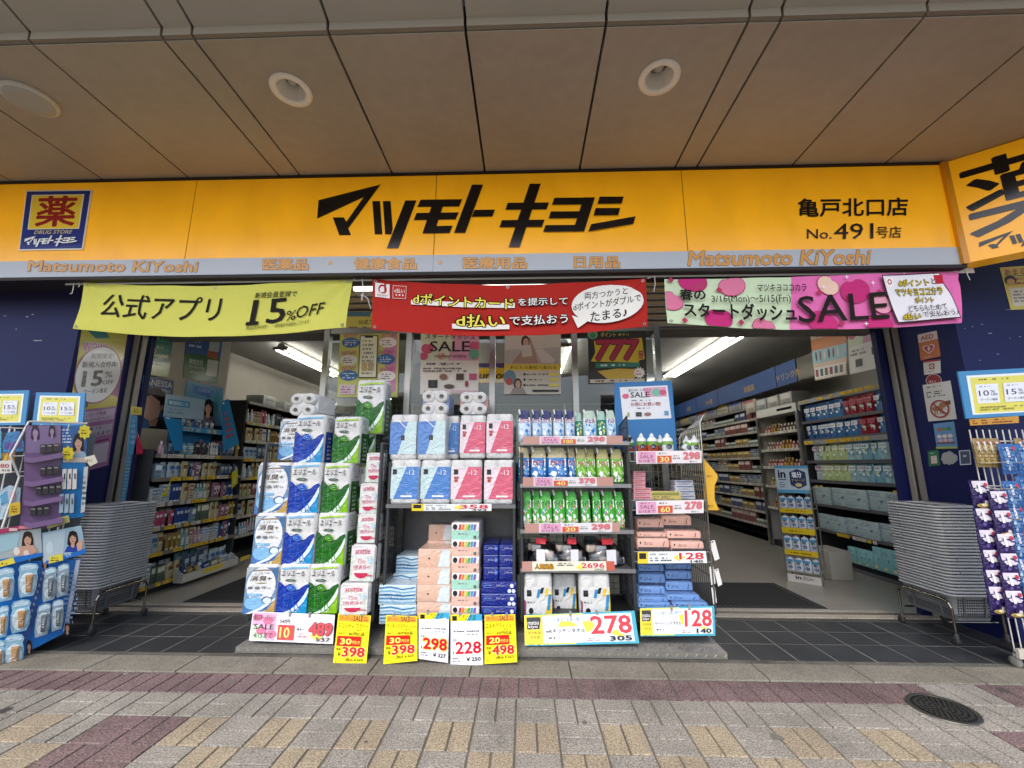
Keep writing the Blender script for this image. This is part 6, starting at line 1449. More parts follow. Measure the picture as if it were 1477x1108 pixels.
def pillow(c1, c2, c3, name, cat, w=.10, h=.165, d=.035, seed=1):
    b = MB(); rings = []
    for z, dp, wx in ((0, .06, .98), (.012, .1, 1), (.02, .5, .96), (h * .35, 1, .95), (h * .65, 1, .95), (h - .02, .5, .96), (h - .012, .1, 1), (h, .06, .98)):
        rings.append([(w / 2 * wx * math.copysign(abs(math.cos(i * math.pi / 8)) ** .6, math.cos(i * math.pi / 8)), d / 2 + d / 2 * dp * math.sin(i * math.pi / 8), z) for i in range(16)])
    b.ring(rings, M(c1, 'film')); o = b.obj(name, origin=(0, 0, 0)); tag(o, '', cat)
    f = lambda a, bb: Vector(((a - .5) * w * .95, d / 2 * (1 - max(.1, math.sin(math.pi * min(max(bb, .05), .95))) ** .5 * max(0, 1 - (2 * a - 1) ** 2) ** .4) - .0, (1 - bb) * h))
    P = Pr(f, (0, -1, 0), fin='film', base=.003); r = random.Random(seed)
    for i in range(10): P.ell(r.uniform(.2, .8), r.uniform(.2, .85), r.uniform(.06, .15), r.uniform(.04, .09), [c2, c3, c1][i % 3], 8)
    (P.rect(.05, .02, .95, .26, c3), P.poly([(.1, .3), (.5, .22), (.9, .34), (.7, .42), (.2, .4)], c3), P.ell(.45, .86, .38, .08, '#a8904a', 12), P.ell(.5, .84, .2, .05, '#e0d8b8', 10)) if c1 == '#2a1f52' else P.micro(.1, .1, .9, .9, 7, c3, seed=seed)
    P.rect(.30, .12, .44, .45, '#e8e2e6'); P.ell(.78, .15, .12, .07, '#b0283a', 10); P.done('print', o); return Kind(o, w, d, h)
KSW = pillow('#2a1f52', '#5a4a8c', '#cfc6d0', 'sweets_bag', 'sweets', seed=3); KBL = pillow('#2f5c96', '#a9c4da', '#6d90c0', 'sweets_bag', 'sweets', seed=8); KTN = pillow('#8d7748', '#a88d58', '#c4b083', 'sweets_bag', 'sweets', seed=5)
cols = [(1406, 693, 1424), (1412, 733, 1431), (1417, 764, 1436), (1423, 793, 1440), (1427, 822, 1444), (1431, 846, 1448)]
for i, (u0, v0, u1) in enumerate(cols): KSW.at(u0 - 2, v0, u1 + 6, v0 + 42, Yq - .10 - .012 * i, f'purple and white sweets bag hanging in the inner column of the rack, {ORD[i]} down', None)
for i, (u0, v0) in enumerate(((1431, 708), (1437, 736), (1441, 770), (1446, 798), (1449, 826), (1453, 852))): KSW.at(u0, v0, u0 + 27, v0 + 41, Yq - .14 - .012 * i, f'purple and white sweets bag hanging in the outer column of the rack, {ORD[i]} down', None)
for i, (u0, v0) in enumerate(((1446, 640), (1452, 694), (1457, 728), (1462, 764), (1466, 802))): KBL.at(u0, v0, u0 + 24, v0 + 44, Yq - .10 + .004 * i, f'blue patterned bag hanging at the edge of the sweets rack, {ORD[i]} down', None)
for i in range(5): KBL.at(1470 + i * 2, 640 + i * 46, 1500 + i * 2, 690 + i * 46, Yq - .08 + .003 * i, f'blue patterned bag cut off by the picture edge on the sweets rack, {ORD[i]} down', None)
for i, u0 in enumerate((1409, 1418, 1427, 1436, 1470)): KTN.at(u0, 632, u0 + 12, 674, Yq - .06, 'tan slim bag on the upper hooks of the sweets rack', 'tan bags on the upper hooks of the sweets rack')
tl, tr, br, bl = [ay(u, v, 3.20) for u, v in ((1398, 605), (1469, 600), (1470, 610), (1400, 614))]
P = Pr.quad(tl, tr, br, bl, fin='gloss'); P.mb.slab(tl, tr, br, bl, .004, M('#b8862c', 'gloss')); o = P.done('rack_label'); tag(o, 'gold label strip along the top of the purple sweets rack', 'label'); P = Pr.quad(tl, tr, br, bl); P.micro(.05, .1, .95, .9, 2, '#7a2c14', seed=4); P.done('print', o)
# flyer at the upper edge of the blue wall
P = sheet('flyer', *[ay(u, v, YB - .004) for u, v in ((1442, 386), (1530, 380), (1534, 444), (1458, 447))], '#cfc05a', .002); P.poly([(.06, .5), (1, .5), (1, .92), (.06, .92)], '#d5d1c4'); P.text('あまる', .05, .05, .4, .2, '#a82a3c', bold=.02); P.ell(.12, .32, .1, .12, '#1f1a18'); P.ell(.12, .36, .07, .08, '#caa05a'); P.micro(.2, .25, .45, .45, 2, '#b0443a'); P.micro(.1, .55, .5, .85, 4, '#8a8678')
tag(P.done('flyer'), 'yellow flyer taped high on the blue wall by the corner sign', 'flyer')

# ------------------------------------------------------------------ notices on the narrow sides of the walls
fx = lambda u, v: ax(u, v, XR - .002)
def notice(q, c, name, label, cat, f=fx, n=(-1, 0, 0), fin='paper'):
    a = [f(u, v) for u, v in q]; P = Pr.quad(*a, fin=fin); P.mb.slab(*a, .0015, M(c, fin)); o = P.done(name); tag(o, label, cat); return o, Pr.quad(*a, fin=fin)
o, P = notice([(1323.6, 483), (1351, 477), (1356.7, 514), (1328, 520)], '#c9703a', 'aed_sign', 'orange AED sticker with a white heart on the narrow wall side', 'sticker')
P.rect(0, 0, 1, .32, '#e3c8b6'); P.text('AED', .14, .08, .82, .26, '#a02a24', bold=.03)
hp = [(.5 + .30 * (math.sin(i * math.pi / 12) ** 3), .62 - .21 * (.8125 * math.cos(i * math.pi / 12) - .3125 * math.cos(i * math.pi / 6) - .125 * math.cos(i * math.pi / 4))) for i in range(24)]
P.poly(hp, '#ecdcd4'); P.poly([(.5 + (a - .5) * .82, .62 + (bb - .62) * .82) for a, bb in hp], '#b8484c'); P.poly([(.55, .5), (.42, .66), (.5, .66), (.46, .76), (.6, .6), (.52, .6)], '#ecdcd4'); P.micro(.2, .9, .8, .96, 1, '#e8d8cc'); P.done('print', o)
o, P = notice([(1331.4, 521), (1356, 518), (1357, 538), (1333, 541)], '#d9d4ca', 'sticker', 'small white sticker with a red square under the AED sticker', 'sticker')
P.rect(0, 0, 1, .12, '#b02a2a'); P.rect(.36, .25, .66, .65, '#b02a2a'); P.ringe(.51, .45, .1, .14, .5, '#e8e0d8'); P.micro(.25, .75, .8, .85, 1, '#3a3a3a'); P.done('print', o)
P = Pr(fx, (-1, 0, 0), base=.001); P.ell(1347, 549, 11.5, 9.5, '#c9b2aa', 26); P.ell(1347, 549, 10.5, 8.6, '#8a2626', 26); P.micro(1339, 548, 1355, 553, 1, '#e0d0c8'); tag(P.done('sticker'), 'round dark red sticker partly covered by the no dogs notice', 'sticker')
o, P = notice([(1330.6, 555.5), (1370.6, 549), (1380, 604.5), (1339, 608)], '#cfcac0', 'notice', 'white notice with a red prohibition ring over a brown dog', 'notice', f=lambda u, v: ax(u, v, XR - .005))
P.micro(.08, .06, .92, .12, 1, '#7a4a3a'); P.micro(.1, .20, .92, .38, 3, '#3a3632', seed=3); P.ell(.42, .68, .2, .07, '#9a6a48'); P.ell(.62, .60, .13, .07, '#9a6a48'); P.poly([(.70, .52), (.9, .50), (.9, .60), (.72, .62)], '#6a4a36')
for x in (.3, .38, .5, .56): P.rect(x, .7, x + .03, .84, '#9a6a48')
P.ringe(.5, .70, .34, .24, .16, '#9a2424'); P.poly([(.27, .55), (.30, .52), (.74, .86), (.70, .89)], '#9a2424'); P.done('print', o)
o, P = notice([(1346, 611.5), (1376, 608), (1381.7, 647), (1351.4, 647.5)], '#5f8fb4', 'flyer', 'light blue picture flyer with drawn figures on the narrow wall side', 'flyer')
for i in range(3): P.ell(.25 + .25 * i, .25, .1, .07, ['#b0603a', '#6f8a4a', '#3f7a6a'][i]); P.ell(.22 + .27 * i, .52, .12, .07, '#d9c9c4'); P.ell(.25 + .25 * i, .68, .11, .06, '#cfa8a4')
P.rect(.05, .76, .95, .80, '#7a2c34'); P.rect(0, .93, 1, 1, '#a8b04a'); P.done('print', o)
o, P = notice([(1338, 651), (1353.4, 649), (1356, 671), (1340, 673)], '#2f6a44', 'sticker', 'small green sticker low on the narrow wall side', 'sticker'); P.rect(.25, .35, .8, .85, '#c9b8ae'); P.micro(.2, .1, .8, .25, 1, '#d0dcd0'); P.done('print', o)
P = Pr(fx, (-1, 0, 0), base=.001); r = random.Random(11); P.poly([(1369 + (12 + r.uniform(-1.5, 1.5)) * math.cos(i * math.pi / 12), 661 + (9.5 + r.uniform(-1.5, 1)) * math.sin(i * math.pi / 12)) for i in range(24)], '#a5a29c'); tag(P.done('torn_sticker'), 'torn grey remains of a peeled sticker on the narrow wall side', 'sticker')
o, P = notice([(1383, 650), (1399, 649), (1401, 670), (1385, 671)], '#9aa0a8', 'sticker', 'small black sticker with a pale border by the sweets rack', 'sticker', f=lambda u, v: ay(u, v, YB - .002)); P.rect(.08, .06, .92, .94, '#1a1f30'); P.micro(.3, .3, .75, .5, 1, '#d8d8dc'); P.done('print', o)
# tall coupon poster on the opposite narrow side
fl2 = lambda u, v: ax(u, v, XL + .002)
o, P = notice([(118, 475), (184, 480), (155.4, 671), (86, 690)], '#b7a52c', 'poster', 'tall yellow and pink coupon poster with 15 percent off on the narrow wall side', 'poster', f=fl2, fin='gloss')
P.rect(0, 0, 1, .07, '#b9b04a'); P.poly([(.1, 0), (.5, 0), (.6, .05), (.3, .06)], '#3f7a70'); P.poly([(1, .20), (1, .50), (.75, .47), (.82, .33), (.68, .28)], '#8f3f70'); P.rect(0, .565, 1, 1, '#9c6a8e')
P.text('WOW!', .06, .085, .56, .155, '#a8507a', bold=.04, ol='#e6dcd8', olw=.03, dy=-.01); P.ell(.48, .32, .50, .21, '#8f3f5c', 34); P.ell(.48, .32, .475, .20, '#cfccc8', 34)
P.text('期間限定!', .25, .165, .75, .205, '#3a3634', bold=.015); P.text('新規入会特典!', .1, .225, .86, .27, '#3a3634', bold=.015); P.text('15', .14, .29, .57, .405, '#211f1d', bold=.035); P.text('%', .60, .30, .78, .345, '#3a3634'); P.text('OFF', .57, .365, .82, .395, '#3a3634'); P.text('クーポン進呈', .2, .42, .7, .455, '#3a3634', bold=.012)
P.ell(.22, .53, .12, .028, '#26221f'); P.rect(.12, .58, .95, .66, '#b9a2b2'); P.text('ダウンロード特典', .16, .59, .75, .62, '#8a2c44', bold=.015); P.text('ダウンロードクーポンプレゼント', .14, .632, .92, .655, '#3a2c34', bold=.01); P.rect(.14, .69, .94, .77, '#a99aa6'); P.text('がもらえます!', .3, .735, .92, .765, '#3a2c34', bold=.012); P.micro(.2, .695, .9, .72, 1, '#5a4a54'); P.rect(.45, .80, .9, .81, '#8a2c54'); P.rect(.45, .825, .92, .965, '#b8aab4')
P.done('print', o)
# ------------------------------------------------------------------ inside the shop: lamps
def tube_light(p, q, label, s=9):
    p, q = Vector(p), Vector(q); t = thing('fluorescent_lamp', label, 'ceiling lamp', tuple((p + q) / 2)); d = (q - p).normalized(); sd = Vector((-d.y, d.x, 0))
    for k in (-.11, .11): MB().tube(p + sd * k, q + sd * k, .016, emat('#fffdf4', s), 8).obj('tube', t)
    b = MB(); a, c = p - d * .04, q + d * .04; b.hexa([x + Vector((0, 0, z)) + sd * w for z, W in ((.03, .07), (.09, .04)) for x, w in ((a, -W), (c, -W), (c, W), (a, W))], M('#c9c7c0', 'plastic'))
    for e in (a, c): b.hexa([e + sd * w + d * l + Vector((0, 0, z)) for z in (-.02, .03) for l, w in ((-.02, -.11), (.02, -.11), (.02, .11), (-.02, .11))], M('#9d9b95', 'plastic'))
    b.obj('fixture', t)
ZL = 3.16
pA, pB = az(1066, 482, ZL), az(952, 543, ZL)
tube_light(pA, (pA.x, pB.y, ZL), 'twin tube ceiling lamp over the aisle by the blue header boards, nearest the street')
tube_light((pA.x - .02, pB.y + .7, ZL), (pA.x - .02, pB.y + 3.2, ZL), 'twin tube ceiling lamp over the aisle by the blue header boards, farther inside')
qA, qB = az(407, 504, ZL), az(490, 538, ZL)
tube_light(qA, (qA.x, qB.y + .3, ZL), 'twin tube ceiling lamp over the skincare aisle, nearest the street')
tube_light((qA.x, qB.y + .9, ZL), (qA.x, qB.y + 3.4, ZL), 'twin tube ceiling lamp over the skincare aisle, farther inside')
rA = az(808, 515, ZL); tube_light((rA.x, 6.3, ZL), (rA.x, 8.8, ZL), 'twin tube ceiling lamp seen through the window panels')
for x in (-1.2,): tube_light((x, 6.2, ZL), (x, 8.7, ZL), 'twin tube ceiling lamp behind the phone poster window')

# ------------------------------------------------------------------ small goods for the shelves
def low(name, cat, build):
    b = MB(); build(b); o = b.obj(name, origin=(0, 0, 0)); tag(o, '', cat); return o
class Pool:
    """colour variants of one kind, each the source of its own copies"""
    def __init__(s, name, cat, w, d, h, cols, shape):
        s.k = []
        for i, (c, c2, cname) in enumerate(cols):
            b = MB(); r = random.Random(i)
            if shape == 'bottle':
                b.lathe((0, d / 2, 0), [(w * .48, 0), (w * .5, .008), (w * .5, h * .62), (w * .4, h * .72), (w * .18, h * .78)], M(c, 'gloss'), 8, sy=d / w); b.lathe((0, d / 2, 0), [(w * .2, h * .78), (w * .2, h * .97), (w * .15, h)], M(c2, 'plastic'), 7)
                P = Pr.quad((-w * .33, d * .5 - d * .5, h * .5), (w * .33, 0, h * .5), (w * .33, 0, h * .1), (-w * .33, 0, h * .1), mb=b, fin='gloss', base=.002); P.rect(0, 0, 1, 1, c2); P.micro(.1, .1, .9, .9, 3, '#44464a', seed=i)
            elif shape == 'box':
                b.box(-w / 2, 0, 0, w / 2, d, h, M(c, 'gloss')); P = Pr.quad((-w / 2, 0, h), (w / 2, 0, h), (w / 2, 0, 0), (-w / 2, 0, 0), mb=b, fin='gloss', base=.0004); P.rect(.0, .1, 1, .42, c2); P.micro(.1, .48, .9, .9, 3, '#44464a', seed=i); P.micro(.1, .15, .9, .38, 1, '#e8e6e2', seed=i + 9)
            elif shape == 'tube':
                b.ring([[(w / 2 * wx * math.cos(q * math.pi / 4), d / 2 + d / 2 * dp * math.sin(q * math.pi / 4), z * h) for q in range(8)] for z, wx, dp in ((.12, .8, .8), (.3, .95, .8), (.95, 1, .1), (1, 1, .06))], M(c, 'gloss')); b.lathe((0, d / 2, 0), [(w * .34, 0), (w * .36, h * .12), (w * .2, h * .125)], M(c2, 'gloss'), 8, sy=d / w)
                P = Pr.quad((-w * .35, -.001, h * .85), (w * .35, -.001, h * .85), (w * .35, -.001, h * .3), (-w * .35, -.001, h * .3), mb=b, fin='gloss', base=.001); P.rect(.1, .1, .9, .4, c2); P.micro(.15, .5, .85, .95, 3, '#3a3c40', seed=i)
            else:
                rings = [[(w / 2 * wx * math.cos(q * math.pi / 4), d / 2 + d / 2 * dp * math.sin(q * math.pi / 4), z * h) for q in range(8)] for z, wx, dp in ((0, .9, .8), (.1, 1, 1), (.5, 1, .8), (.88, .9, .12), (1, .88, .08))]
                b.ring(rings, M(c, 'film')); P = Pr.quad((-w * .36, -.002, h * .78), (w * .36, -.002, h * .78), (w * .36, -.004, h * .2), (-w * .36, -.004, h * .2), mb=b, fin='film', base=.001); P.poly([(.05, .0), (.95, .0), (.95, .34), (.6, .44), (.3, .36), (.05, .42)], c2); P.micro(.15, .1, .85, .3, 1, '#3f4f6a', seed=i); [P.poly([(min(max(a_ + q_ * math.cos(t_ * .8) * (1 + .5 * math.sin(t_ * 2.3 + a_ * 9)), .04), .96), b_ + q_ * .6 * math.sin(t_ * .8)) for t_ in range(8)], cc_) for a_, b_, q_, cc_ in [(r.uniform(.2, .8), r.uniform(.5, .9), r.uniform(.08, .2), r.choice(['#e4eaec', c2, '#7f9fb8', '#cfd8b0'])) for _ in range(7)]]
            o = b.obj(name, origin=(0, 0, 0)); tag(o, '', cat); s.k.append((Kind(o, w, d, h), cname))
        s.name = name
    def put(s, i, *a, **k):
        K, n = s.k[i % len(s.k)]; return K.put(*a, **k)
PB = Pool('lotion_bottle', 'bottle', .055, .045, .17, [('#c9cfd2', '#e0e2e2', 'white'), ('#8fb0c4', '#dfe6ea', 'pale blue'), ('#b5899a', '#e3d3da', 'dusty pink'), ('#7f9a94', '#d3dcd6', 'grey green'), ('#a89a86', '#e4ddd0', 'beige'), ('#3d4a6c', '#c3c8d4', 'navy')], 'bottle')
PX = Pool('cosmetic_box', 'box', .06, .04, .13, [('#c4c6c6', '#6f8fae', 'white'), ('#b7a58c', '#8a5a48', 'tan'), ('#8098a8', '#dfe4e8', 'slate blue'), ('#a86f7a', '#e8dade', 'rose'), ('#5d6a5a', '#c9cfb8', 'dark green')], 'box')
PM = Pool('medicine_box', 'box', .10, .06, .11, [('#b9b5ab', '#7f4a42', 'white and brown'), ('#9fa6a8', '#4a5f86', 'grey and blue'), ('#a38e6a', '#c8b04a', 'ochre'), ('#7d8a82', '#b9c4bc', 'grey green'), ('#8c5a58', '#d8c4bc', 'dull red'), ('#5c6684', '#c9ccd8', 'blue')], 'box')
PD = Pool('drink_bottle', 'bottle', .05, .05, .13, [('#6a3a1a', '#c9a04a', 'amber'), ('#8a6a2a', '#d8c88a', 'gold'), ('#4a2a1c', '#c9c2b4', 'dark brown'), ('#7a2a24', '#d9b9b0', 'red')], 'bottle')
PF = Pool('softener_refill', 'pouch', .15, .08, .19, [('#2f5c9c', '#cfd8e4', 'blue and white'), ('#3f78b4', '#e0e4ea', 'bright blue'), ('#9c2034', '#c04a58', 'crimson'), ('#8f9a5c', '#cfd4b0', 'olive')], 'pouch')
PG = Pool('deodorant_refill', 'pouch', .15, .08, .19, [('#9fc0c9', '#d9e4e8', 'pale aqua'), ('#b9c98f', '#e2e8cf', 'pale lime'), ('#b5c4cf', '#d8b9c4', 'white and rose'), ('#7fb0c4', '#cfe0e8', 'sky blue')], 'pouch')

PT = Pool('cosmetic_tube', 'tube', .05, .035, .15, [('#d3d6d6', '#3f5f8c', 'white'), ('#2f4a86', '#c9ccd4', 'deep blue'), ('#b0506c', '#e0d0d4', 'pink'), ('#9a7f3c', '#d8cc9a', 'golden'), ('#3a3a40', '#a8a8ac', 'black')], 'tube')
PS = Pool('sachet_pack', 'pouch', .09, .04, .15, [('#b4bfc6', '#4a7aa8', 'silver'), ('#8d5f74', '#d8c0c8', 'plum'), ('#6a9aa8', '#c9dce0', 'teal'), ('#c0b48a', '#8a5a2c', 'cream'), ('#46546a', '#b9c4d0', 'grey blue')], 'pouch')
def mix(pools, X, s, y0, y1, z, gap, where, seed, inset=.02):
    """a shelf run as shops fill it: a few of each kind side by side, then the next kind, some askew"""
    r = random.Random(seed); y = y0 + .02
    while y < y1 - .03:
        pool = r.choice(pools); i = r.randrange(len(pool.k)); K, cn = pool.k[i]; kn = pool.name.replace('_', ' '); w = K.w * r.uniform(.9, 1.25); h = gap * r.uniform(.72, .96)
        for _ in range(r.choice((1, 2, 2, 3, 4))):
            if y + w > y1: break
            K.put(X - s * (inset + r.uniform(0, .03)), y + w / 2, z + .0005, f'{cn} {kn} on the {where}', f'{cn} {kn} things on the {where}', w=w * .97, h=h, d=K.d, rotz=R(90) * s + R(r.uniform(-9, 9)), roll=0); y += w
        y += r.choice((0, .004, .004, .02))
def unit(label, X, s, y0, y1, z0, z1, shelves, depth, m='#3a3b3d', lip='#8f8a7c', back='#2a2b2c', posts=True, kick=.1):
    """wall shelving along the aisle; s is the side its front looks to"""
    t = thing('shelf_unit', label, 'shelves', (X - s * depth / 2, (y0 + y1) / 2, 0)); xb = X - s * depth
    b = MB(); b.box(xb, y0, 0, xb - s * .02, y1, z1, M(back, 'paint'))
    b.box(xb, y0, 0, X - s * .05, y1, kick, M('#2c2d30', 'paint')); b.obj('back_panel', t)
    MB().box(xb, y0 - .02, 0, X - s * .02, y0, z1, M(m, 'paint')).obj('side_panel', t); MB().box(xb, y1, 0, X - s * .02, y1 + .02, z1, M(m, 'paint')).obj('side_panel', t)
    for z in shelves:
        b = MB(); b.box(xb, y0, z - .02, X, y1, z, M(m, 'paint')); b.box(X, y0, z - .03, X + s * .004, y1, z + .012, M(lip, 'plastic')); sh_ = b.obj('shelf', t)
    return t
def labels_on(t, X, s, y0, y1, z, cols, seed, hgt=.04, gap=.5):
    """price tickets along one shelf edge (print on the edge)"""
    r = random.Random(seed); y = y0 + .03; P = Pr(lambda a, bb: Vector((X + s * .0045, a, bb)), (s, 0, 0), fin='gloss', base=.0012)
    while y < y1 - .1:
        w = r.choice((.06, .06, .14, .22)); c = r.choice(cols)
        if r.random() > gap * .35: P.k = .0012; P.rect(y, z + .012, min(y + w, y1), z - .028, c); P.k = .002; P.micro(y + .008, z + .006, min(y + w, y1) - .008, z - .024, 2, '#a83a2c' if c[1] in 'de' else '#55504a', seed=int(y * 99))
        y += w + r.uniform(.004, .06)
    P.done('price_strip', t)
YL_, WH_ = '#d6b832', '#c9c4b8'
def fill(pool, X, s, y0, y1, z, hmax, pitch, where, seed, wmul=1.0, runs=3, hv=.12, inset=.03, cat_=None, fixed=None):
    r = random.Random(seed); y = y0 + pitch / 2; i = 0
    cyc = [r.randrange(len(pool.k)) for _ in range(40)] if fixed is None else fixed
    n = 0
    while y < y1 - pitch * .3:
        K, cn = pool.k[cyc[(n // runs) % len(cyc)] % len(pool.k)]; kn = pool.name.replace('_', ' ')
        h = hmax * (1 - hv * (cyc[(n // runs) % len(cyc)] % 4) / 2); w = pitch * .93 * wmul
        K.put(X - s * (inset + r.uniform(0, .015)), y, z + .0005, f'{cn} {kn} on the {where}', f'{cn} {kn} things on the {where}', w=w, h=h, d=K.d, rotz=R(90) * s + R(r.uniform(-9, 9)))
        y += pitch * r.uniform(.98, 1.06); n += 1

# ------------------------------------------------------------------ unit inside the doorway by the coupon poster
XS = -3.93
zsL = [ax(195, v, XS).z for v in (655.5, 692, 731, 768, 806, 852)]
tL = unit('tall wall shelf unit of skincare just inside the doorway by the coupon poster', XS, 1, 4.42, 5.85, 0, zsL[0] + .06, zsL, .42, lip='#6f6b62', back='#3a3d40')
nmL = ['top shelf of the skincare unit', 'second shelf of the skincare unit', 'third shelf of the skincare unit', 'fourth shelf of the skincare unit', 'fifth shelf of the skincare unit', 'bottom shelf of the skincare unit']
for i, z in enumerate(zsL):
    labels_on(tL, XS, 1, 4.45, 5.83, z, [YL_, WH_, WH_] if i < 3 else [YL_, YL_, WH_], i + 3)
    hm = (zsL[i - 1] - z - .04) if i else .2
    if i == 0: continue
    mix([PB, PX, PT, PS, PS] if i < 3 else [PS, PT, PX, PB, PS], XS, 1, 4.45, 5.83, z, min(hm, .23), nmL[i], i * 7 + 1)
    mix([PX, PS], XS - .12, 1, 4.47, 5.80, z, min(hm, .24), 'back row, ' + nmL[i], i * 7 + 4)
mix([PS, PB, PT], XS, 1, 4.48, 5.83, zsL[0], .2, nmL[0], 77); mix([PS, PX, PS], XS - .1, 1, 4.95, 5.8, zsL[0], .25, 'back row, ' + nmL[0], 78)
# displays and posters over the unit
fS = lambda u, v, o=0: ax(u, v, XS + o)
def pl(q, c, label, cat, name, off=-.12, fin='gloss'):
    a = [fS(u, v, off) for u, v in q]; P = Pr.quad(*a, fin=fin); P.mb.slab(*a, .006, M(c, fin)); o = P.done(name); tag(o, label, cat); return o, Pr.quad(*a, fin=fin)
MB().box(-4.42, 4.42, 1.9, -4.06, 5.5, 3.05, M('#aaa598', 'matte')).obj('pier', origin=(0, 0, 0), kind='structure')
o, P = pl([(216, 478), (251, 481), (242, 545), (208, 540)], '#2a6a56', 'green discount poster with a red 7 on the pale pier', 'poster', 'poster', -.125)
for i in range(3): P.rect(.05, .08 + i * .2, .9, .22 + i * .2, '#38806a' if i else '#4a9a80'); P.micro(.1, .1 + i * .2, .85, .2 + i * .2, 1, '#d8d4b8', seed=i)
P.text('7', .06, .42, .32, .64, '#b0282c', bold=.05, ol='#e0dcd0', olw=.03); P.text('%OFF', .38, .5, .9, .62, '#d8d4b8', bold=.02); P.rect(0, .68, 1, 1, '#9fae84'); P.micro(.1, .7, .9, .78, 1, '#4a5a3a'); P.done('print', o)
o, P = pl([(269, 482), (321, 490), (313, 553), (264, 545)], '#2c5a2c', 'blue and green payment notice curling from the pale pier', 'poster', 'poster', -.125)
P.rect(0, 0, 1, .42, '#34588e'); P.poly([(.6, .25), (.9, .3), (.9, .48), (.6, .45)], '#a05a3a'); P.text('微信支付', .12, .54, .5, .66, '#cfd8c4', bold=.012); P.text('WeChat Pay', .1, .68, .55, .76, '#b8c8ae'); P.micro(.15, .8, .5, .88, 1, '#b8c8ae'); P.micro(.08, .08, .5, .3, 2, '#c3cfdf'); P.rect(.62, .5, .95, .86, '#b5b8ae'); P.rect(.62, .05, .92, .3, '#a5a9a4'); P.done('print', o)
o, P = pl([(207, 541), (251, 549), (246, 620), (200, 617)], '#39567c', 'dark blue skincare poster of a man in profile above the shelves', 'poster', 'poster', -.11)
P.text('ANESSA', .08, .05, .95, .17, '#c9ced2', bold=.012); P.text('Men', .62, .20, .9, .27, '#c9ced2')
P.poly([(.0, .4), (.05, .32), (.2, .22), (.5, .2), (.75, .3), (.88, .45), (.85, .62), (.7, .7), (.62, .6), (.3, .38)], '#2a211c'); P.poly([(.04, .42), (.28, .36), (.56, .46), (.62, .62), (.55, .8), (.3, .86), (.12, .8), (.06, .72), (.1, .68), (.0, .62), (.08, .52)], '#b08d7c'); P.ell(.66, .58, .06, .06, '#a07c6a'); P.poly([(.3, .86), (.6, .76), (.75, .78), (.95, 1), (.3, 1)], '#1c1c20'); P.poly([(.25, .86), (.55, .8), (.5, .95), (.3, .96)], '#8a6a5a'); P.done('print', o)
o, P = pl([(270, 549), (322, 560), (320, 615), (262, 608)], '#5f8fae', 'pale blue header poster of a woman over the shelf unit', 'poster', 'poster', -.12)
P.poly([(.12, .05), (.7, .12), (.62, .32), (.2, .26)], '#3f6cae'); P.poly([(.8, .1), (.95, .3), (.85, .7), (.75, .3)], '#3f8a9c'); P.text('COLOR', .3, .12, .65, .2, '#b9c9e0'); face_(P, .6, .58, .10, .15, body='#6a5a6a'); P.poly([(.1, .5), (.3, .45), (.25, .9), (.05, .9)], '#c09a4a'); P.done('print', o)
o, P = pl([(240, 568), (296, 577), (293, 606), (236, 601)], '#8fa9ba', 'light blue shelf header card with white lettering', 'header card', 'header_card', .0)
P.rect(.05, .2, .6, .5, '#3f86ae'); P.text('敏感肌にも', .08, .26, .55, .44, '#c9dce4', bold=.01); P.micro(.06, .58, .55, .85, 2, '#6a8aa4'); P.done('print', o)
for q, c, l, mk_ in (([(236, 600), (262, 606), (264, 650), (252, 650)], '#1f7ab4', 'bright blue curved side panel of the shelf display', None), ([(320, 580), (330, 575), (345, 640), (322, 652)], '#2a7cb0', 'tall blue side card of the shelf display, farther in', '#b04a3a'), ([(190, 590), (199, 590), (196, 655), (184, 655)], '#4f8cb4', 'blue bottle shaped side card at the end of the unit', '#8fb4cc'), ([(198, 622), (207, 652), (205, 655), (192, 655)], '#b02848', 'crimson wedge card on the top shelf', None)):
    o, P = pl(q, c, l, 'display card', 'display_card', .01); 
    if mk_: P.micro(.2, .2, .8, .8, 5, mk_)
    P.rect(.1, .02, .3, .06, '#d8d4cc'); P.done('print', o)
o, P = pl([(190, 586), (205, 588), (204, 599), (190, 598)], '#c8b42c', 'yellow flower shaped price tag over the skincare unit', 'price tag', 'price_tag', .03); P.micro(.15, .25, .85, .75, 2, '#4a3a10'); P.done('print', o)
o, P = pl([(184, 655), (191, 655), (180, 732), (172, 732)], '#4f7f9c', 'wavy blue side strip down the end of the skincare unit', 'display card', 'display_card', .012); P.micro(.1, .05, .9, .95, 14, '#86aec4'); P.done('print', o)
for i, (q, l) in enumerate((([(233, 716), (244, 700), (248, 690), (240, 716)], 'yellow bottle shaped shelf card on the third shelf'), ([(335, 682), (343, 676), (343, 697), (334, 705)], 'yellow shelf card at the far end of the third shelf'))):
    o, P = pl(q, '#b5b02c', l, 'shelf card', 'shelf_card', .05); P.micro(.2, .3, .8, .8, 3, '#e0dca0'); P.done('print', o)
tA, tB = ax(262, 615, XS).y, ax(322, 615, XS).y; zt6 = ax(292, 621, XS).z
b = MB(); b.box(XS - .16, tA, zt6 - .012, XS - .01, tB, zt6, M('#2a7cb0', 'gloss')); b.box(XS - .01, tA, zt6 - .03, XS - .004, tB, zt6 + .03, M('#3f8ab8', 'gloss')); b.box(XS - .15, tA, zsL[0], XS - .14, tB, zt6 - .012, M('#1f6a9c', 'gloss'))
o = b.obj('display_tray'); tag(o, 'bright blue raised tray of small packs over the top shelf of the skincare unit', 'display tray'); labels_on(o, XS - .004, 1, tA, tB, zt6 + .004, [YL_, '#9fb8c8'], 5, gap=.6)
mix([PS, PT, PS], XS - .02, 1, tA + .01, tB, zt6, .17, 'raised blue tray over the skincare unit', 91)
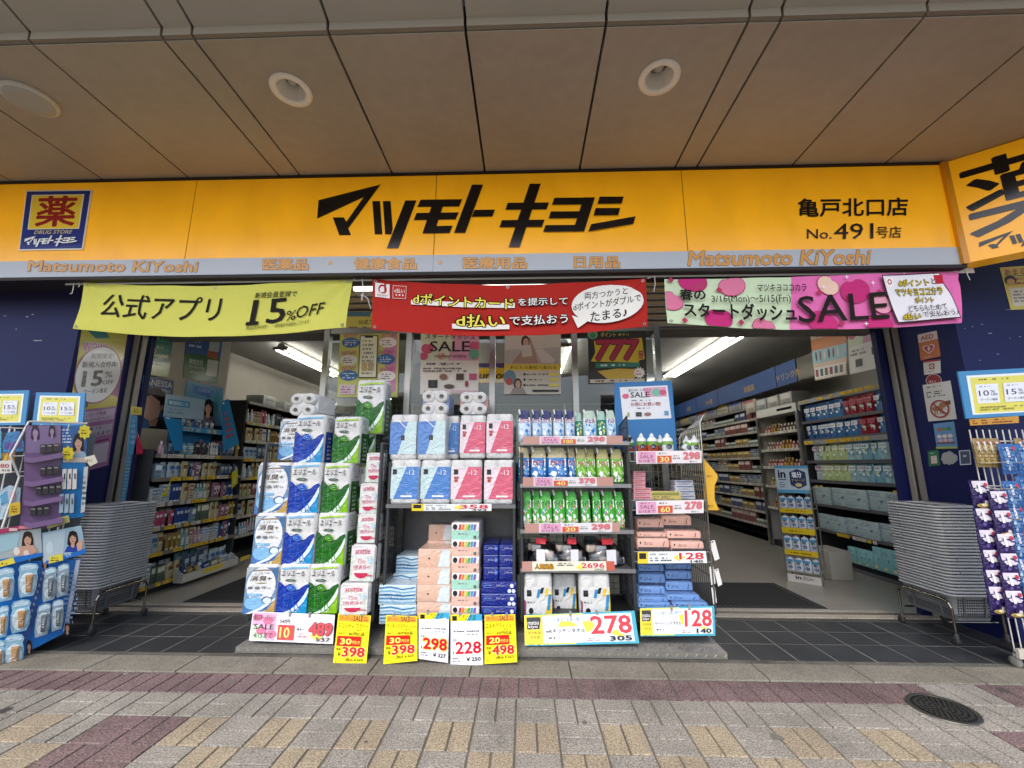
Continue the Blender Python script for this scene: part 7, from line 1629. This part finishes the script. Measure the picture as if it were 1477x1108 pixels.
# white pierced tray hung on the bottom of the unit
yA, yB = ax(252, 815, XS).y, ax(333, 785, XS).y; zt3 = zsL[5] + .08
t = thing('pierced_tray', 'white pierced plastic tray of small packs hung on the bottom shelf', 'tray', (XS + .06, (yA + yB) / 2, zt3 - .12))
b = MB(); wp = M('#b9b7b0', 'plastic')
b.box(XS + .006, yA, zt3 - .13, XS + .12, yB, zt3 - .122, wp); b.box(XS + .115, yA, zt3 - .122, XS + .122, yB, zt3 - .04, wp)
for y in (yA, yB - .006): b.hexa([(XS + .006, y, zt3 - .122), (XS + .115, y, zt3 - .122), (XS + .115, y + .006, zt3 - .122), (XS + .006, y + .006, zt3 - .122), (XS + .006, y, zt3 + .03), (XS + .115, y, zt3 - .04), (XS + .115, y + .006, zt3 - .04), (XS + .006, y + .006, zt3 + .03)], wp)
b.obj('shell', t)
P = Pr(lambda a, bb: Vector((a, yA, bb)), (0, -1, 0), base=.0006)
for i in range(6):
    for j in range(6):
        x = XS + .018 + i * .016; z = zt3 - .11 + j * .02
        if z < zt3 + .02 - (x - XS) * .6: P.k = .0006; P.rect(x, z + .010, x + .009, z, '#4a4844')
P.done('holes', t)
P = Pr(lambda a, bb: Vector((XS + .122, a, bb)), (1, 0, 0), base=.0006); P.rect(yA + .3, zt3 - .05, yA + .62, zt3 - .10, YL_); P.rect(yA + .95, zt3 - .05, yA + 1.15, zt3 - .10, YL_); P.done('price_strip', t)
mix([PT, PX, PT], XS + .10, 1, yA + .04, yB - .02, zt3 - .121, .16, 'white pierced tray', 55, inset=.02)

# ------------------------------------------------------------------ long shelves on the same wall, deeper inside
zz = [.35, .62, .89, 1.16, 1.43, 1.70, 1.97]
tL2 = unit('long dark wall shelves of cosmetics running back into the shop', -4.12, 1, 6.1, 13.0, 0, 2.30, zz + [2.28], .5, lip='#8a8780', back='#232427')
for i, z in enumerate(zz):
    labels_on(tL2, -4.12, 1, 6.1, 12.9, z, [WH_, WH_, YL_], 20 + i)
    mix([PB, PX, PT, PS], -4.12, 1, 6.15, 9.6, z, .24, f'{ORD[6 - i]} of the long cosmetics shelves', 200 + i); fill(PB if i % 2 else PX, -4.12, 1, 9.6, 12.8, z, .19, .18, f'{ORD[6 - i]} deep end of the long cosmetics shelves', 200 + i, runs=2, wmul=.9)
for i, (y, w, h, c, l) in enumerate(((6.5, .34, .17, '#b9bab4', 'white storage carton lying on top of the long cosmetics shelves, nearest the pier'), (7.1, .4, .15, '#aeb0ac', 'white storage carton lying on top of the long cosmetics shelves, next to the plant box'), (8.6, .5, .42, '#24403f', 'dark green display box standing high on the cosmetics shelves'), (9.6, .4, .25, '#5a6a72', 'grey display box on top of the cosmetics shelves, deepest inside'))):
    b = MB(); b.rbox(-4.45, y, 2.281, -4.16, y + w, 2.281 + h, M(c, 'gloss'), .008); o = b.obj('storage_box'); tag(o, l, 'box'); P = Pr(lambda a, bb: Vector((-4.16, a, bb)), (1, 0, 0), base=.001); P.rect(y + .05, 2.281 + h * .7, y + w - .05, 2.281 + h * .5, '#8d9294'); P.micro(y + .04, 2.281 + h * .4, y + w - .04, 2.281 + h * .1, 2, '#70767a'); P.done('print', o)
o = None
P = Pr(lambda a, bb: Vector((-4.10, a, bb)), (1, 0, 0), fin='gloss', base=.001); b = MB(); b.box(-4.116, 7.6, 1.98, -4.10, 9.9, 2.24, M('#1d2c50', 'gloss')); o = b.obj('header_board'); tag(o, 'dark blue header board with a handwritten style word over the cosmetics shelves', 'sign'); P.text('freeplus', 7.85, 2.18, 8.9, 2.06, '#5f7aa8', sl=-.02); P.ell(9.2, 2.06, .12, .05, '#8d8a3a'); P.done('print', o)

# ------------------------------------------------------------------ refill shelves inside the other doorway
XQ = 4.22
vs_ = [(590, 'top'), (624, 'second'), (664, 'third'), (699, 'fourth'), (741, 'fifth'), (785, 'sixth'), (838, 'bottom')]
zsR = [ax(1288, v, XQ).z for v, _ in vs_]
yq0, yq1 = 4.62, ax(1168, 700, XQ).y
tR = unit('tall wall shelves of refill pouches just inside the doorway by the notices', XQ, -1, yq0, yq1, 0, ax(1288, 545, XQ).z, zsR, .45, lip='#55565a', back='#1e2430')
pit = (yq1 - yq0) / 12
for i, z in enumerate(zsR):
    nm = f'{vs_[i][1]} shelf of the refill wall'
    if i in (0, 1): fill(PF, XQ, -1, yq0 + .1, yq1, z, .255, .125, nm, 300 + i, wmul=1.28, hv=0, runs=2, fixed=[3, 1, 2, 2, 1, 1, 0, 0, 0] if i == 0 else [3, 1, 2, 1, 1, 0, 0, 0, 0])
    elif i in (2, 3): fill(PG, XQ, -1, yq0 + .1, yq1, z, .27, .13, nm, 300 + i, wmul=1.28, hv=0, runs=2, fixed=[3, 0, 3, 0, 1, 1, 2, 2, 0])
for z in (zsR[0] + .30, zsR[2] + .27): 
    b = MB(); b.box(XQ - .0, yq0, z - .03, XQ - .006, yq1, z + .03, M('#8d8f92', 'plastic')); o = b.obj('header_strip', tR)
    labels_on(tR, XQ - .006, -1, yq0 + .25, yq1, z + .008, [YL_], int(z * 50), gap=1.2)
labels_on(tR, XQ, -1, yq0 + .2, yq1, zsR[4] + .25, [YL_], 8, gap=1.6); labels_on(tR, XQ, -1, yq0, yq1, zsR[5] - .02, [WH_, YL_], 9)
def flat(w, h, c, c2, name='bag_pack', cat='pack', seed=0):
    b = MB(); b.rbox(-w / 2, 0, 0, w / 2, .05, h, M(c, 'film'), .008); o = b.obj(name, origin=(0, 0, 0)); tag(o, '', cat); P = fpr(w, h, -.001); P.micro(.1, .1, .6, .3, 2, '#7f9098', seed=seed); P.poly([(.55, .5), (.7, .42), (.75, .48), (.62, .54), (.66, .6), (.58, .58)], '#5f7396'); P.poly([(.02, .35), (.98, .38), (.98, .39), (.02, .36)], '#b9c6c9'); P.rect(.05, .8, .5, .9, c2); P.done('print', o); return Kind(o, w, .05, h)
KFL = flat(.25, .24, '#9fb0b4', '#8aa0a8'); KEC = flat(.13, .26, '#7fb4b8', '#c9c48a', 'detergent_pack', 'detergent')
for i in (4, 5):
    n_ = 5 if i == 4 else 6
    for k in range(n_):
        y = yq0 + .25 + (yq1 - yq0 - .35) * (k + .5) / n_; KFL.put(XQ - .02 + .03 * (k % 2), y, zsR[i] + .001, f'pale grey flat pack on the {vs_[i][1]} shelf of the refill wall, {ORD[k] if k else "first"} from the doorway', None, w=(yq1 - yq0) / n_ * .92, h=.24 if i == 4 else .21, rotz=R(-90))
for k in range(8): KEC.put(XQ - .01, yq0 + .3 + k * .135, .11, f'aqua detergent pack on the floor shelf of the refill wall, {ORD[k] if k else "first"} from the doorway', None, w=.125, h=.27 if k < 5 else .2, rotz=R(-90))
# posters high on the refill wall
fQ = lambda u, v: ax(u, v, XQ - .02)
def pr_(q, c, label):
    a = [fQ(u, v) for u, v in q]; P = Pr.quad(*a); P.mb.slab(*a, .004, M(c, 'paper')); o = P.done('poster'); tag(o, label, 'poster'); return o, Pr.quad(*a)
o, P = pr_([(1168, 477), (1221, 462), (1222, 540), (1176, 549)], '#c9b09a', 'poster of an orange and pale sea scene above the refill pouches'); P.rect(0, .2, 1, .42, '#b8703a'); P.rect(0, .42, 1, .68, '#8fb0b8'); P.micro(.1, .05, .9, .2, 1, '#2a2420')
for i in range(6): P.ell(.12 + i * .13, .54, .03, .10, ['#2f3f4f', '#7a4a44', '#c9c0b4'][i % 3], 8)
P.rect(.02, .76, .98, .98, '#d5d0c8'); 
for i in range(6): P.rect(.06 + i * .15, .80, .15 + i * .15, .94, ['#8a3a3a', '#3a5a6a', '#6a5a3a'][i % 3])
P.done('print', o)
o, P = pr_([(1222, 462), (1275, 448), (1283, 527), (1226, 540)], '#d3cfc8', 'pink and mint SALE poster above the refill pouches'); P.poly([(0, 0), (.5, 0), (.4, .5), (0, .52)], '#bcc4a8'); P.poly([(.5, 0), (1, 0), (1, .46), (.4, .5)], '#c087a4'); petal(P, .12, .3, .1, '#b84a6c', asp=.8); P.text('SALE', .2, .14, .85, .32, '#2a2326', bold=.03); P.rect(.18, .76, .36, .9, '#26262a'); P.rect(.62, .6, .78, .74, '#4a3428'); P.ell(.85, .8, .05, .08, '#8a2a44'); P.micro(.05, .56, .6, .7, 2, '#77726e'); P.done('print', o)
# white open cabinet of drinks
yc0, yc1 = yq1 + .06, ax(1097, 640, XQ).y
t = unit('white framed drinks cabinet between the refill wall and the long medicine shelves', XQ, -1, yc0, yc1, 0, ax(1164, 577, XQ).z, [ax(1164, v, XQ).z for v in (618, 646, 674, 705, 740)], .5, m='#b5b3ac', lip='#c9c7bf')
zc = [ax(1164, v, XQ).z for v in (618, 646, 674, 705, 740)]
b = MB(); zt4 = ax(1164, 577, XQ).z; b.box(XQ - .02, yc0, zt4 - .13, XQ + .3, yc1, zt4, M('#c4c2bb', 'plastic'))
for y in (yc0, yc1): b.box(XQ - .03, y - .03, 0, XQ + .02, y + .03, zt4 - .13, M('#b9b7b0', 'metal'))
b.box(XQ - .022, yc0 + .1, zt4 - .08, XQ - .0195, yc0 + .5, zt4 - .04, M('#232326', 'gloss')); b.obj('frame', t)
for i, z in enumerate(zc): fill(PD, XQ, -1, yc0 + .06, yc1 - .06, z, .15, .085, f'{ORD[i]} shelf of the white drinks cabinet', 400 + i); labels_on(t, XQ, -1, yc0 + .05, yc1 - .05, z, [WH_], 30 + i, gap=.2)
for i in range(4):
    y = yc0 + .1 + i * .36; b = MB(); b.rbox(XQ, y, zt4, XQ + .3, y + .33, zt4 + .2, M(['#8f8d88', '#9a968e', '#8d8f92', '#a39a84'][i], 'paper'), .006); o = b.obj('storage_box'); tag(o, f'grey printed carton on top of the white drinks cabinet, {ORD[i] if i else "first"} from the doorway', 'box'); P = Pr(lambda a, bb: Vector((XQ, a, bb)), (-1, 0, 0)); P.rect(y + .04, zt4 + .18, y + .28, zt4 + .1, '#b5b0a8'); P.micro(y + .05, zt4 + .09, y + .28, zt4 + .02, 2, '#5a5652'); P.done('print', o)

# ------------------------------------------------------------------ long medicine shelves
XM = 4.30; ym0, ym1 = yc1 + .1, 15.5
zm = [.28, .52, .76, 1.0, 1.24, 1.48, 1.72, 1.96, 2.2]
tM = unit('very long wall shelves of medicine boxes running back into the shop under blue header boards', XM, -1, ym0, ym1, 0, 2.5, zm + [2.42], .45, lip='#77746c', back='#202124')
MB().box(XM + .05, ym0, .005, XM + .052, ym1, .1, M('#16233f', 'paint')).obj('kick_plate', tM)
for i, z in enumerate(zm):
    labels_on(tM, XM, -1, ym0, ym1, z, [WH_], 40 + i, gap=.1)
    fill(PM, XM, -1, ym0 + .05, ym1 - .2, z, .2, .235, f'{ORD[8 - i]} of the long medicine shelves', 500 + i, runs=2, wmul=.95, hv=.34)
r = random.Random(5); hs = [ym0]
zh0, zh1 = ax(1100, 590, XM).z - .12, None
zh0, zh1 = 2.62, 2.98
ys = [ax(u, 560, XM - .08).y for u in (1177, 1121, 1034, 1003, 975)]; ys = [yc0 - .1] + ys[1:] + [ys[-1] + 2.5]
for i, (ya, yb) in enumerate(zip(ys, ys[1:])):
    b = MB(); b.box(XM - .08, ya + .01, zh0, XM - .06, yb - .01, zh1, M('#2c4878', 'paint')); o = b.obj('header_board'); tag(o, f'blue category header board with gold characters above the medicine shelves, {ORD[i] if i else "first"} from the doorway', 'sign')
    P = Pr(lambda a, bb: Vector((XM - .08, a, bb)), (-1, 0, 0), base=.002); L_ = yb - ya
    s_ = ['ドリンク剤', '胃腸薬', 'かぜ薬', '目薬', '漢方'][i]; ww = .12 * len(s_); c_ = ya + L_ * .4; P.text(s_, c_ + ww / 2, zh0 + .2, c_ - ww / 2, zh0 + .08, '#a8863a', bold=.012); P.done('lettering', o)
for i in range(14):
    y = ym0 + .1 + i * .55; b = MB(); h = .2 + .06 * (i % 3); b.rbox(XM + .02, y, 2.421, XM + .32, y + .5, 2.421 + h * .8, M(['#9f9a8c', '#8d8a92', '#a8a08a', '#84898c'][i % 4], 'paper'), .008); o = b.obj('storage_box'); tag(o, f'printed carton stored above the medicine shelves under the header boards, {ORD[i] if i in range(1, 12) else ("first" if i == 0 else "deep inside")} from the doorway', 'box', 'cartons stored deep above the medicine shelves' if i > 11 else None)
    P = Pr(lambda a, bb: Vector((XM + .02, a, bb)), (-1, 0, 0)); P.rect(y + .05, 2.42 + h * .75, y + .45, 2.42 + h * .5, ['#a04a44', '#4a5f96', '#b8a04a', '#5a4a7a'][i % 4]); P.micro(y + .05, 2.42 + h * .4, y + .45, 2.43, 2, '#5a5650', seed=i); P.done('print', o)

# ------------------------------------------------------------------ floor stand of jelly drinks
pL, pR = az(1136, 838, .01), az(1187, 846, .01)
t = thing('jelly_stand', 'silver and yellow floor stand of jelly drink pouches with a white in header', 'display stand', tuple((pL + pR) / 2))
ux = (pR - pL); W = ux.length; ux.normalize(); nn = Vector((ux.y, -ux.x, 0)); 
def sp(a, z, d=0): return pL + ux * (a * W) - nn * d + Vector((0, 0, z))
HT = ap(1145, 673, pL, nn).z
b = MB()
for a in (0, 1): b.tube(sp(a, 0), sp(a, HT * .80), .008, chrome, 6); b.tube(sp(a, 0, .3), sp(a, HT * .80, .3), .008, chrome, 6); b.tube(sp(a, HT * .8), sp(a, HT * .8, .3), .008, chrome, 6)
b.obj('frame', t)
z_of = lambda v: ap(1155, v, pL, nn).z
P = Pr.quad(sp(0, HT), sp(1, HT), sp(1, z_of(713)), sp(0, z_of(713)), fin='gloss'); P.mb.slab(*P.c, .006, M('#a9b9c4', 'gloss')); P.done('header', t)
P = Pr.quad(*P.c, fin='gloss'); P.rect(0, 0, 1, .1, '#4f8fb4'); P.rect(0, .88, 1, 1, '#4f8fb4'); P.text('in', .08, .16, .32, .46, '#1f2430', bold=.045); P.rect(.08, .5, .33, .53, '#1f2430'); P.micro(.1, .58, .32, .82, 3, '#3a4a5a')
P.poly([(.68, .12), (.92, .24), (.92, .70), (.68, .84), (.44, .70), (.44, .24)], '#22345c'); P.text('塩分', .50, .22, .80, .44, '#dfe2ea', bold=.03); P.text('チャージ', .48, .48, .88, .58, '#b9a05a', bold=.012); P.ell(.68, .70, .1, .07, '#c9b07a'); P.done('header_print', t)
rows = [(717, 736, 742), (746, 764, 772), (775, 796, 803), (806, 827, 831)]
KJ = None
b = MB(); w_, h_ = .085, .14
rings = [[(w_ / 2 * wx * math.cos(q * math.pi / 6), .02 + .02 * dp * math.sin(q * math.pi / 6), z * h_) for q in range(12)] for z, wx, dp in ((0, .95, .6), (.1, 1, 1), (.6, 1, .9), (.88, .8, .4), (.92, .2, .4), (1, .2, .4))]
b.ring(rings, M('#b5bec8', 'film')); o = b.obj('jelly_pouch', origin=(0, 0, 0)); tag(o, '', 'jelly drink'); P = Pr.quad((-w_ * .4, -.003, h_ * .8), (w_ * .4, -.003, h_ * .8), (w_ * .4, -.003, h_ * .08), (-w_ * .4, -.003, h_ * .08), fin='film'); P.rect(.05, 0, .95, .25, '#3f86b4'); P.text('in', .2, .18, .7, .5, '#161a24', bold=.05); P.ell(.5, .75, .35, .16, '#2c3f6c'); P.micro(.2, .65, .8, .85, 2, '#cfd4dc'); P.done('print', o); KJ = Kind(o, w_, .04, h_)
an = math.atan2(ux.y, ux.x)
for i, (v0, v1, v2) in enumerate(rows):
    z1 = z_of(v1); hh = z_of(v0) - z1
    b = MB(); b.hexa([sp(0, z1 - .004), sp(1, z1 - .004), sp(1, z1 - .004, .28), sp(0, z1 - .004, .28), sp(0, z1), sp(1, z1), sp(1, z1, .28), sp(0, z1, .28)], M('#8d8a80', 'plastic')); sh_ = b.obj('shelf', t)
    if i < 3: P = Pr.quad(sp(0, z1 + .005), sp(1, z1 + .005), sp(1, z_of(v2)), sp(0, z_of(v2)), fin='gloss'); P.mb.slab(*[p + nn * .004 for p in P.c], .004, M('#b8a01f', 'gloss')); P.k = .006; P.micro(.2, .3, .8, .8, 1, '#6a5210', seed=i); P.done('price_strip', t)
    for k in range(4):
        p = sp((k + .5) / 4, z1 + .0005, .03); KJ.put(p.x, p.y, p.z, f'silver jelly drink pouch on the {["top", "second", "third", "bottom"][i]} shelf of the floor stand', f'jelly pouches on the {["top", "second", "third", "bottom"][i]} shelf of the floor stand', w=W / 4 * .98, h=hh, rotz=an)
zb5 = z_of(831); P = Pr.quad(sp(0, zb5), sp(1, zb5), sp(1, .0), sp(0, .0), fin='gloss'); P.mb.slab(*P.c, .01, M('#b5b4ae', 'gloss')); P.k = .002; P.text('in', .25, .1, .42, .55, '#1f2430', bold=.045); P.micro(.46, .1, .85, .6, 3, '#3a4050'); P.done('base_card', t)
# pale cartons on the floor next to the stand
p = az(1218, 838, .01); b = MB(); b.rbox(p.x - .14, p.y, .009, p.x + .12, p.y + .4, .34, M('#8f8d86', 'paper'), .01); tag(b.obj('floor_carton'), 'pale grey carton on the floor behind the jelly stand', 'box')

# ------------------------------------------------------------------ what shows through the glazed front
t = thing('wire_shelf', 'wire mesh shelving of grey packed goods behind the window panels', 'shelves', (-.4, 4.7, 0))
gm = M('#8d8f90', 'wire')
for x in (-2.03, -1.2, -.4, .42, 1.28): b = MB(); b.tube((x, 4.42, 0), (x, 4.42, 1.98), .01, gm, 6); b.tube((x, 4.9, 0), (x, 4.9, 1.98), .01, gm, 6); b.obj('post', t)
grid(t, 'mesh_front', (-2.03, 4.42, .9), (1, 0, 0), (0, 0, 1), 3.31, 1.08, 60, 18, gm, .0025)
for z in (.3, .75, 1.2, 1.62): MB().box(-2.02, 4.43, z - .015, 1.27, 4.9, z, M('#77797a', 'galv')).obj('shelf', t)
PK = Pool('packed_box', 'box', .12, .08, .2, [('#7c8a90', '#a9b4b8', 'grey'), ('#8f9698', '#c3c9ca', 'light grey'), ('#5f7686', '#a4b4be', 'blue grey'), ('#86807a', '#b9b2aa', 'warm grey')], 'box')
r = random.Random(12)
for z in (.3, .75, 1.2, 1.62):
    x = -1.98
    while x < 1.2:
        w = r.uniform(.10, .17); K, cn = PK.k[r.randrange(4)]; K.put(x + w / 2, 4.46 + r.uniform(0, .05), z + .0005, f'{cn} packed box on the wire shelving behind the glass', f'{cn} boxes on the wire shelving behind the glass', w=w * .94, h=r.uniform(.2, .31), d=.2, rotz=R(r.uniform(-3, 3))); x += w
b = MB(); yb_ = 7.6; p0_, p1_ = ay(660, 548, yb_), ay(740, 530, yb_); b.box(p0_.x - .6, yb_, ay(700, 552, yb_).z, p1_.x + .3, yb_ + .1, ay(700, 531, yb_).z, M('#b8902a', 'gloss')); o = b.obj('counter_sign'); tag(o, 'yellow band sign with black italic lettering deep inside behind the window', 'sign')
P = Pr(lambda u, v: ay(u, v, yb_), (0, -1, 0), base=.003); P.text('Matsumoto', 655, 536, 742, 547, '#2a2008', bold=.04, sl=.02); P.rect(600, 524, 780, 530, '#3a2c5c'); P.done('lettering', o)
b = MB(); b.box(-2.6, 9.5, 0, 2.4, 9.9, 2.0, M('#6f7274', 'matte')); o = b.obj('partition'); o['kind'] = 'structure'
